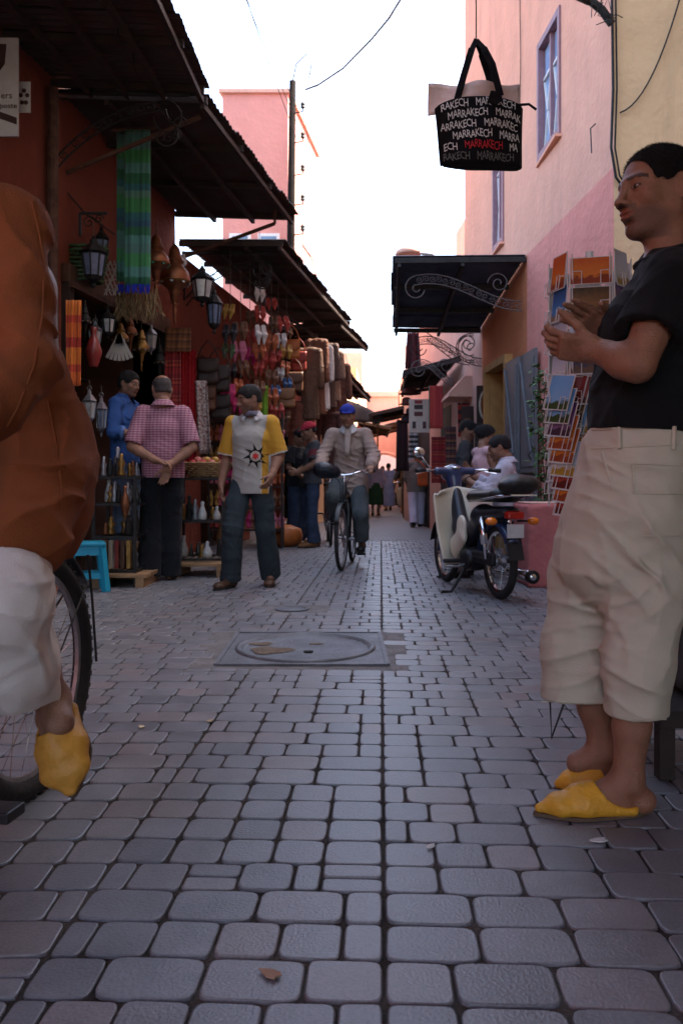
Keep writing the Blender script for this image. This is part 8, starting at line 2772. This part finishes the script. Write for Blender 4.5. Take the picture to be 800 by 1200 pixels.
hanging('scarf', 'pale scarf trailing beside the striped robe', 'scarf', 489, 496, 500, 528, 18.4, fabric('pale_scarf', (0.45, 0.40, 0.36)), .02, 1, lean=.12)
# stack of hats
ht = [(480, 462, 26, (0.09, 0.035, 0.03), 'dark red-brown hat topmost in the hanging stack'), (476, 474, 18, (0.13, 0.05, 0.04), 'small russet hat in the hanging stack'), (482, 486, 22, (0.05, 0.025, 0.025), 'dark hat in the middle of the hanging stack'), (477, 495, 24, (0.035, 0.02, 0.022), 'black wide hat lowest in the hanging stack')]
for px, py, wpx, c, lab in ht:
    p = at(px, py, 15.0); r_ = wpx / 2 / FPX * 15
    q = MB(); q.lathe([(r_ * .2, -.02), (r_, 0), (r_ * 1.02, .012), (r_ * .62, .02), (r_ * .58, .10), (r_ * .3, .13), (.005, .135)], p, 16)
    tag(q.build('hat', fabric('hat_%d' % py, c), None, smooth=True), lab, 'hat', 'stack of hats')
# signboard with small pictures
sb_ = empty('picture_sign', at(490, 505, 14.4), 'cream sign board with dark little pictures beside the hats', 'sign')
a, b = at(479, 468, 14.4), at(503, 507, 14.4)
q = MB(); q.box(((a.x + b.x) / 2, 14.4, (a.z + b.z) / 2), (b.x - a.x, .03, a.z - b.z), ch=.004); q.build('board', mat('cream_board', (0.52, 0.42, 0.35), .7, .1, 8), sb_)
for px, py, w_, h_, c in ((490, 471, 9, 4, (0.25, 0.03, 0.03)), (490, 477, 10, 5, (0.05, 0.03, 0.03)), (490, 485, 10, 5, (0.12, 0.03, 0.03)), (485, 498, 4, 8, (0.05, 0.03, 0.03)), (497, 498, 4, 8, (0.08, 0.03, 0.04))):
    p = at(px, py, 14.378); q = MB(); q.box(p, (w_ / FPX * 14.4, .008, h_ / FPX * 14.4)); q.build('picture', mat('pic_%d_%d' % (px, py), c, .6, .4, 30), sb_)
# climbing plant by the metal door
def leafy(label, base, H_, n, spread, m, seed=1, name='potted_plant'):
    r_ = random.Random(seed)
    root = empty(name, base, label, 'plant')
    q = MB()
    stems = []
    for k in range(5):
        top = Vector(base) + V(r_.uniform(-.5, .5) * spread, r_.uniform(-.5, .5) * spread, H_ * r_.uniform(.7, 1))
        pts = [Vector(base).lerp(top, t) + V(.05 * math.sin(t * 5 + k), .04 * math.cos(t * 4 + k), 0) for t in np.linspace(0, 1, 9)]
        q.tube(pts, [.010 - .007 * i / 8 for i in range(9)], 5); stems.append(pts)
    q.build('stem', WOOD, root)
    q = MB()
    for k in range(n):
        st_ = r_.choice(stems); p = st_[r_.randrange(1, 9)] + V(r_.gauss(0, .05), r_.gauss(0, .05), r_.gauss(0, .05))
        d = V(r_.uniform(-1, 1), r_.uniform(-1, 1), r_.uniform(-.6, .5)).normalized(); x, y, _ = basis(d); L_ = r_.uniform(.05, .095); w_ = L_ * .3
        q.add([p, p + d * L_ * .4 + x * w_ - y * .006, p + d * L_ * .45 + y * .008, p + d * L_ * .4 - x * w_ - y * .006, p + d * L_ - V(0, 0, L_ * .15)], [(0, 1, 2), (0, 2, 3), (1, 4, 2), (2, 4, 3)])
    q.build('leaves', m, root, kind='stuff')
LEAF = mat('glossy_leaf', (0.05, 0.12, 0.025), .4, .45, 25, spec=.4)
leafy('leafy climbing plant growing beside the grey steel door', V(at(643, 0, 8.2).x, 8.2, 0), 2.35, 520, .32, LEAF, 4, 'climbing_plant')

# ------------------------------------------------------------------ postcard spinner
PC = [('sunset', [(0.50, 0.10, 0.02), (0.62, 0.20, 0.03), (0.30, 0.06, 0.02)]), ('cliff', [(0.06, 0.04, 0.02), (0.24, 0.12, 0.04), (0.10, 0.05, 0.02)]), ('oasis', [(0.14, 0.34, 0.60), (0.20, 0.40, 0.62), (0.03, 0.08, 0.02)]),
      ('field', [(0.45, 0.50, 0.62), (0.55, 0.55, 0.55), (0.42, 0.26, 0.03)]), ('souk', [(0.20, 0.02, 0.02), (0.36, 0.05, 0.03), (0.10, 0.01, 0.01)]), ('night', [(0.02, 0.02, 0.05), (0.06, 0.04, 0.08), (0.16, 0.08, 0.04)]),
      ('sea', [(0.04, 0.12, 0.34), (0.06, 0.22, 0.50), (0.30, 0.20, 0.12)]), ('dunes', [(0.20, 0.32, 0.55), (0.48, 0.24, 0.08), (0.36, 0.14, 0.04)]), ('portrait', [(0.10, 0.05, 0.04), (0.25, 0.12, 0.08), (0.04, 0.02, 0.03)]), ('violet', [(0.12, 0.05, 0.16), (0.22, 0.12, 0.25), (0.05, 0.03, 0.06)])]
def card_mat(name, cs):
    m = mat('card_' + name, cs[0], .3, .3, 30)
    nt = m.node_tree; b = nt.nodes['Principled BSDF']
    tc = nt.nodes.new('ShaderNodeTexCoord'); sx = nt.nodes.new('ShaderNodeSeparateXYZ'); nt.links.new(tc.outputs['Object'], sx.inputs[0])
    nz = nt.nodes.new('ShaderNodeTexNoise'); nz.inputs['Scale'].default_value = 45; nz.inputs['Detail'].default_value = 5; nt.links.new(tc.outputs['Object'], nz.inputs['Vector'])
    ad = nt.nodes.new('ShaderNodeMath'); ad.operation = 'MULTIPLY_ADD'; ad.inputs[1].default_value = .06; nt.links.new(nz.outputs[0], ad.inputs[0]); nt.links.new(sx.outputs[2], ad.inputs[2])
    mr = nt.nodes.new('ShaderNodeMapRange'); mr.inputs[1].default_value = .01; mr.inputs[2].default_value = .13; nt.links.new(ad.outputs[0], mr.inputs[0])
    cr = nt.nodes.new('ShaderNodeValToRGB'); e = cr.color_ramp.elements
    e[0].position = 0; e[0].color = (*cs[2], 1); e[1].position = 1; e[1].color = (*cs[0], 1)
    x = e.new(.38); x.color = (*[q * .8 for q in cs[2]], 1); x = e.new(.46); x.color = (*cs[1], 1)
    nt.links.new(mr.outputs[0], cr.inputs[0]); nt.links.new(cr.outputs[0], b.inputs['Base Color'])
    return m
CM = [card_mat(n, c) for n, c in PC]
WIREW = mat('white_wire', (0.62, 0.62, 0.62), .4, .05, 10)
sp_c = V(at(690, 0, 3.12).x, 3.12, 0)
sp = empty('postcard_stand', sp_c, 'white wire spinner stand full of postcards beside the leaning man', 'stand')
q = MB(); q.tube([sp_c + V(0, 0, .04), sp_c + V(0, 0, 1.74)], .016, 8); q.build('pole', WIREW, sp)
def foot_v(p):
    q = MB(); q.tube([p + V(-.018, .02, .26), p + V(-.012, 0, .004), p + V(.09, .03, .26)], .006, 6); q.build('foot', IRON, sp, smooth=True)
foot_v(gnd(650, 868) + V(0, 0, .006))
for a in (.6, 1.6, 5.6):
    q = MB(); q.tube([sp_c + V(0, 0, .25), sp_c + V(.26 * math.cos(a), .26 * math.sin(a), .02)], .010, 6); q.build('foot', WIREW, sp)
def cmesh(w_, h_, m):
    q = MB(); q.box((0, 0, h_ / 2), (w_, .0025, h_)); q.use(WIREW)
    me = bpy.data.meshes.new('card'); k = MB(); k.use(mat('card_edge', (0.62, 0.60, 0.57), .5)); k.box((0, 0, h_ / 2), (w_, .0025, h_)); k.use(m); k.add([(-w_ / 2 + .004, -.0022, .004), (w_ / 2 - .004, -.0022, .004), (w_ / 2 - .004, -.0022, h_ - .004), (-w_ / 2 + .004, -.0022, h_ - .004)], [(0, 1, 2, 3)])
    return k.mesh('card')
CL = [cmesh(.150, .104, m) for m in CM]; CPm = [cmesh(.100, .135, m) for m in CM]
wire_l = None
def pocket(w_):
    k = MB()
    k.tube([V(-w_ * .42, -.002, .045), V(-w_ * .42, -.018, .04), V(-w_ * .42, -.018, -.004), V(w_ * .42, -.018, -.004), V(w_ * .42, -.018, .04), V(w_ * .42, -.002, .045)], .0018, 5)
    k.tube([V(-w_ * .22, -.018, -.004), V(-w_ * .22, -.018, .045), V(-w_ * .42, -.018, .045)], .0018, 5); k.tube([V(w_ * .22, -.018, -.004), V(w_ * .22, -.018, .045), V(w_ * .42, -.018, .045)], .0018, 5)
    me = k.mesh('pocket'); me.materials.append(WIREW); return me
PKL, PKP = pocket(.15), pocket(.10)
toward = math.atan2(-sp_c.y, -sp_c.x) + .04
pick = {0: [0, 1, 2, 5, 4, 3, 4, 5, 7, 2, 8]}
rp = random.Random(9)
for f in range(6):
    ang = toward + f * PI / 3
    nrm = V(math.cos(ang), math.sin(ang), 0); tan = V(-math.sin(ang), math.cos(ang), 0)
    land = f % 2 == 0
    rad = .135
    q = MB()
    for s in (-.082, .082): q.tube([sp_c + nrm * (rad - .012) + tan * s + V(0, 0, .78), sp_c + nrm * (rad - .012) + tan * s + V(0, 0, 1.70)], .0028, 5)
    q.build('side_wire', WIREW, sp)
    pitch = .108 if land else .118
    for r_ in range(8 if land else 7):
        z = 1.585 - r_ * pitch
        for c_ in ((0,) if land else (-.0,)):
            i = pick[0][r_] if f == 0 else rp.randrange(10)
            for me, nm, off in (((CL if land else CPm)[i], 'postcard', 0), (PKL if land else PKP, 'wire_pocket', .002)):
                o = bpy.data.objects.new(nm, me); COL.objects.link(o); o.parent = sp
                o.location = nrm * (rad + off) + tan * c_ + V(0, 0, z)
                o.rotation_euler = (-.10 - .03 * rp.random(), 0, ang + PI / 2)
# the fanned lower-left column of cards
for r_ in range(9):
    for c_ in range(2):
        p = at(650 + r_ * 1.5 + c_ * 15, 458 + r_ * 15.5, 2.98 + c_ * .04)
        i = rp.randrange(10)
        for me, nm in ((CPm[i], 'postcard'), (PKP, 'wire_pocket')):
            o = bpy.data.objects.new(nm, me); COL.objects.link(o); o.parent = sp
            o.location = p - sp_c - V(0, 0, .07); o.rotation_euler = (-.25, .12, toward + PI / 2 - .6)
q = MB(); q.tube([at(640, 440, 3.0), at(662, 595, 3.02)], .003, 5); q.tube([at(668, 440, 3.05), at(688, 595, 3.05)], .003, 5); q.tube([at(640, 440, 3.0), at(668, 440, 3.05)], .003, 5); q.build('side_wire', WIREW, sp)

# ------------------------------------------------------------------ hanging tote bag with lettering
tb = empty('tote_bag', at(565, 198, 3.7), 'black canvas tote bag printed with rows of white lettering hanging over the street', 'bag')
BC = fabric('black_canvas', (0.008, 0.008, 0.010))
Yb = 3.7
bw = lambda px: (px - 400) / FPX * Yb
bz = lambda py: CAM_H + (HOR - py) / FPX * Yb
x0, x1, zt, zb_ = bw(508), bw(614), bz(134), bz(199)
def bag_surf(u, v, side):
    """u across 0..1, v down 0..1; rounded, leaning a little"""
    xx = lerp(lerp(x0, x0 + .025, v), lerp(x1, x1 - .005, v), u)
    zz = lerp(zt + .045 * (u) + .045 * math.sin(u * PI) ** .8, zb_ + .022 * u, v)
    bul = .05 * (math.sin(min(1, max(0, u)) * PI) ** .3) * (.55 + .45 * math.sin(min(1, v * .9 + .12) * PI * .62)) + .006 * math.sin(u * 9 + v * 5)
    return V(xx, Yb + .10 * (u - .5) - side * bul, zz)
q = MB(); q.sheet(lambda u, v: bag_surf(u, v, 1), 28, 20, .004); q.build('front', BC, tb, smooth=True)
q = MB(); q.sheet(lambda u, v: bag_surf(u, v, -.8), 28, 20, .004); q.build('back', BC, tb, smooth=True)
for u in (0, 1):
    pass
q = MB(); q.sheet(lambda u, v: bag_surf(v, 1, 1 - 1.8 * u), 6, 24, .004); q.build('bottom', BC, tb, smooth=True)
PAPER = mat('pinkish_wrapping', (0.72, 0.55, 0.50), .5, .12, 10, .5, 30)
q = MB(); q.sheet(lambda u, v: V(lerp(bw(500), bw(612), u), Yb + .10 * (u - .5) + .02 * math.sin(u * 8 + v * 2), lerp(bz(104 - 12 * u), bz(140), v) + .006 * math.sin(u * 14)), 22, 8, .004); q.build('wrapping', PAPER, tb, smooth=True)
for s, off in ((-1, -.055), (1, .05)):
    q = MB()
    pts = [V(bw(533), Yb + off, bz(125)), V(bw(541), Yb + off * .9, bz(95)), V(bw(551), Yb + off * .5, bz(62)), V(bw(557.5), Yb, bz(47)), V(bw(565), Yb + off * .5, bz(60)), V(bw(574), Yb + off * .9, bz(82)), V(bw(583), Yb + off, bz(118))]
    for i in range(len(pts) - 1): q.beam(pts[i], pts[i + 1] + (pts[i + 1] - pts[i]).normalized() * .004, .030 - .008 * (i in (2, 3)), .005, V(0, 1, 0))
    q.build('strap', BC, tb)
q = MB(); q.tube([V(bw(557.5), Yb, bz(47)), V(bw(557.5), Yb, 3.42)], .003, 5); q.build('hanging_cord', ROPE, tb)
q = MB(); q.tube([bag_surf(.93, .02, 1) , V(bw(617), Yb - .04, bz(127)), V(bw(626), Yb - .03, bz(132))], .006, 6); q.build('zip_end', BC, tb)
q = MB(); c = V(bw(576), Yb - .075, bz(126)); q.prism([(-.035, -.01), (0, -.03), (.03, -.005), (.025, .03), (-.02, .035)], Matrix.Translation(c) @ Matrix.Rotation(PI / 2, 4, 'X'), .012); q.build('tag', BC, tb)
INKW = mat('white_ink', (0.70, 0.69, 0.67), .7, .05, 10); INKR = mat('red_ink', (0.55, 0.02, 0.03), .7); INKG = mat('grey_ink', (0.13, 0.13, 0.13), .7)
WU, GAP = .47, .55
for r_ in range(6):
    vy = .09 + r_ * .163
    for k in range(-1, 3):
        uc = .5 + (k - .5) * GAP + (-.10, .12, -.02, .16, .29, -.12)[r_]
        ink = INKR if (r_ == 4 and k == 0) else (INKG if r_ == 5 else INKW)
        wd = 'MARRAKECH'; cw = WU / 9; lo_ = uc - WU / 2
        i0 = max(0, math.ceil((.02 - lo_) / cw)); i1 = min(9, math.floor((.98 - lo_) / cw))
        if i1 - i0 < 1: continue
        cen = lo_ + cw * (i0 + i1) / 2
        def warp(co, uc=cen, vy=vy):
            u = uc + co.x / (x1 - x0); v = vy - co.y / .27 + .012 * math.sin(u * 40 + vy * 9) - .02 * (u - .5)
            return bag_surf(min(.985, max(.015, u)), max(.01, min(.99, v)), 1) + V(0, -.0075 - co.z, 0)
        text_obj(wd[i0:i1], .046, None, ink, tb, 'lettering', .001, .0, warp, .9, fitw=(i1 - i0) * cw * (x1 - x0) * .97)

# ------------------------------------------------------------------ low stall behind the leaning man
sl_ = empty('low_stall', (at(800, 0, 2.5).x, 2.6, 0), 'low dark wooden stall bench behind the leaning man', 'bench')
X0 = at(767, 0, 2.44).x
q = MB(); q.box((X0 + .45, 2.62, .185), (.92, .50, .05), ch=.004); q.build('top', WOOD_D, sl_)
for x in (X0 + .02, X0 + .85):
    for y in (2.42, 2.82):
        q = MB(); q.box((x, y, .082), (.045, .045, .16)); q.build('leg', WOOD_D, sl_)
q = MB(); q.box((X0 + .45, 2.82, .07), (.80, .02, .03)); q.build('stretcher', WOOD_D, sl_)
S = SDF(.02); S.box(V(X0 + .24, 2.60, .33), [.13, .13, .12], None, .05); S.post = lambda P, d: d + .01 * wob(P, 18, 2)
o = link('sack', S.mesh('sack', .012), fabric('grey_sacking', (0.10, 0.10, 0.105)), None, smooth=True); recenter(o); tag(o, 'grey sack lying on the low bench behind the trousers', 'sack')
q = MB(); q.box((X0 + .20, 2.44, .245), (.10, .06, .07), ch=.004); tag(q.build('box', mat('bright_blue_card', (0.02, 0.16, 0.42), .6)), 'small bright blue box at the edge of the low bench', 'box')
garment('dark red robe hanging on the stall behind the leaning man', 815, 560, 660, 2.75, .34, fabric('stall_red', (0.20, 0.02, 0.025)), group='stall garments')
garment('tan cloth bag hanging under the red robe on the stall', 805, 660, 780, 2.72, .26, fabric('stall_tan', (0.36, 0.28, 0.18)), sl=False, group='stall garments')
q = MB(); q.tube([(X0 + .1, 2.76, 1.75), (3.0, 2.76, 1.75)], .02, 8); q.tube([(X0 + .35, 2.76, 0), (X0 + .35, 2.76, 1.75)], .02, 8)
tag(q.build('stall_rail', IRON), 'iron rail of the stall behind the leaning man', 'rail')

# goods hung far down the lane
for k, (px, a, b, Y, c, lab) in enumerate(((412, 498, 548, 20.0, (0.30, 0.05, 0.04), 'red robe hung far down on the left under the dark awning'), (418, 502, 556, 21.5, (0.42, 0.36, 0.30), 'cream robe hung far down on the left'), (424, 505, 556, 23.4, (0.07, 0.09, 0.16), 'navy robe hung beneath the tarpaulin awning'), (430, 512, 560, 26.0, (0.34, 0.14, 0.06), 'ochre robe hung beyond the tarpaulin awning'), (486, 515, 566, 21.8, (0.26, 0.10, 0.05), 'tan robe hung far down on the right'))):
    garment(lab, px, a, b, Y, .42, fabric('far_robe_%d' % k, c), group='robes far down the lane')
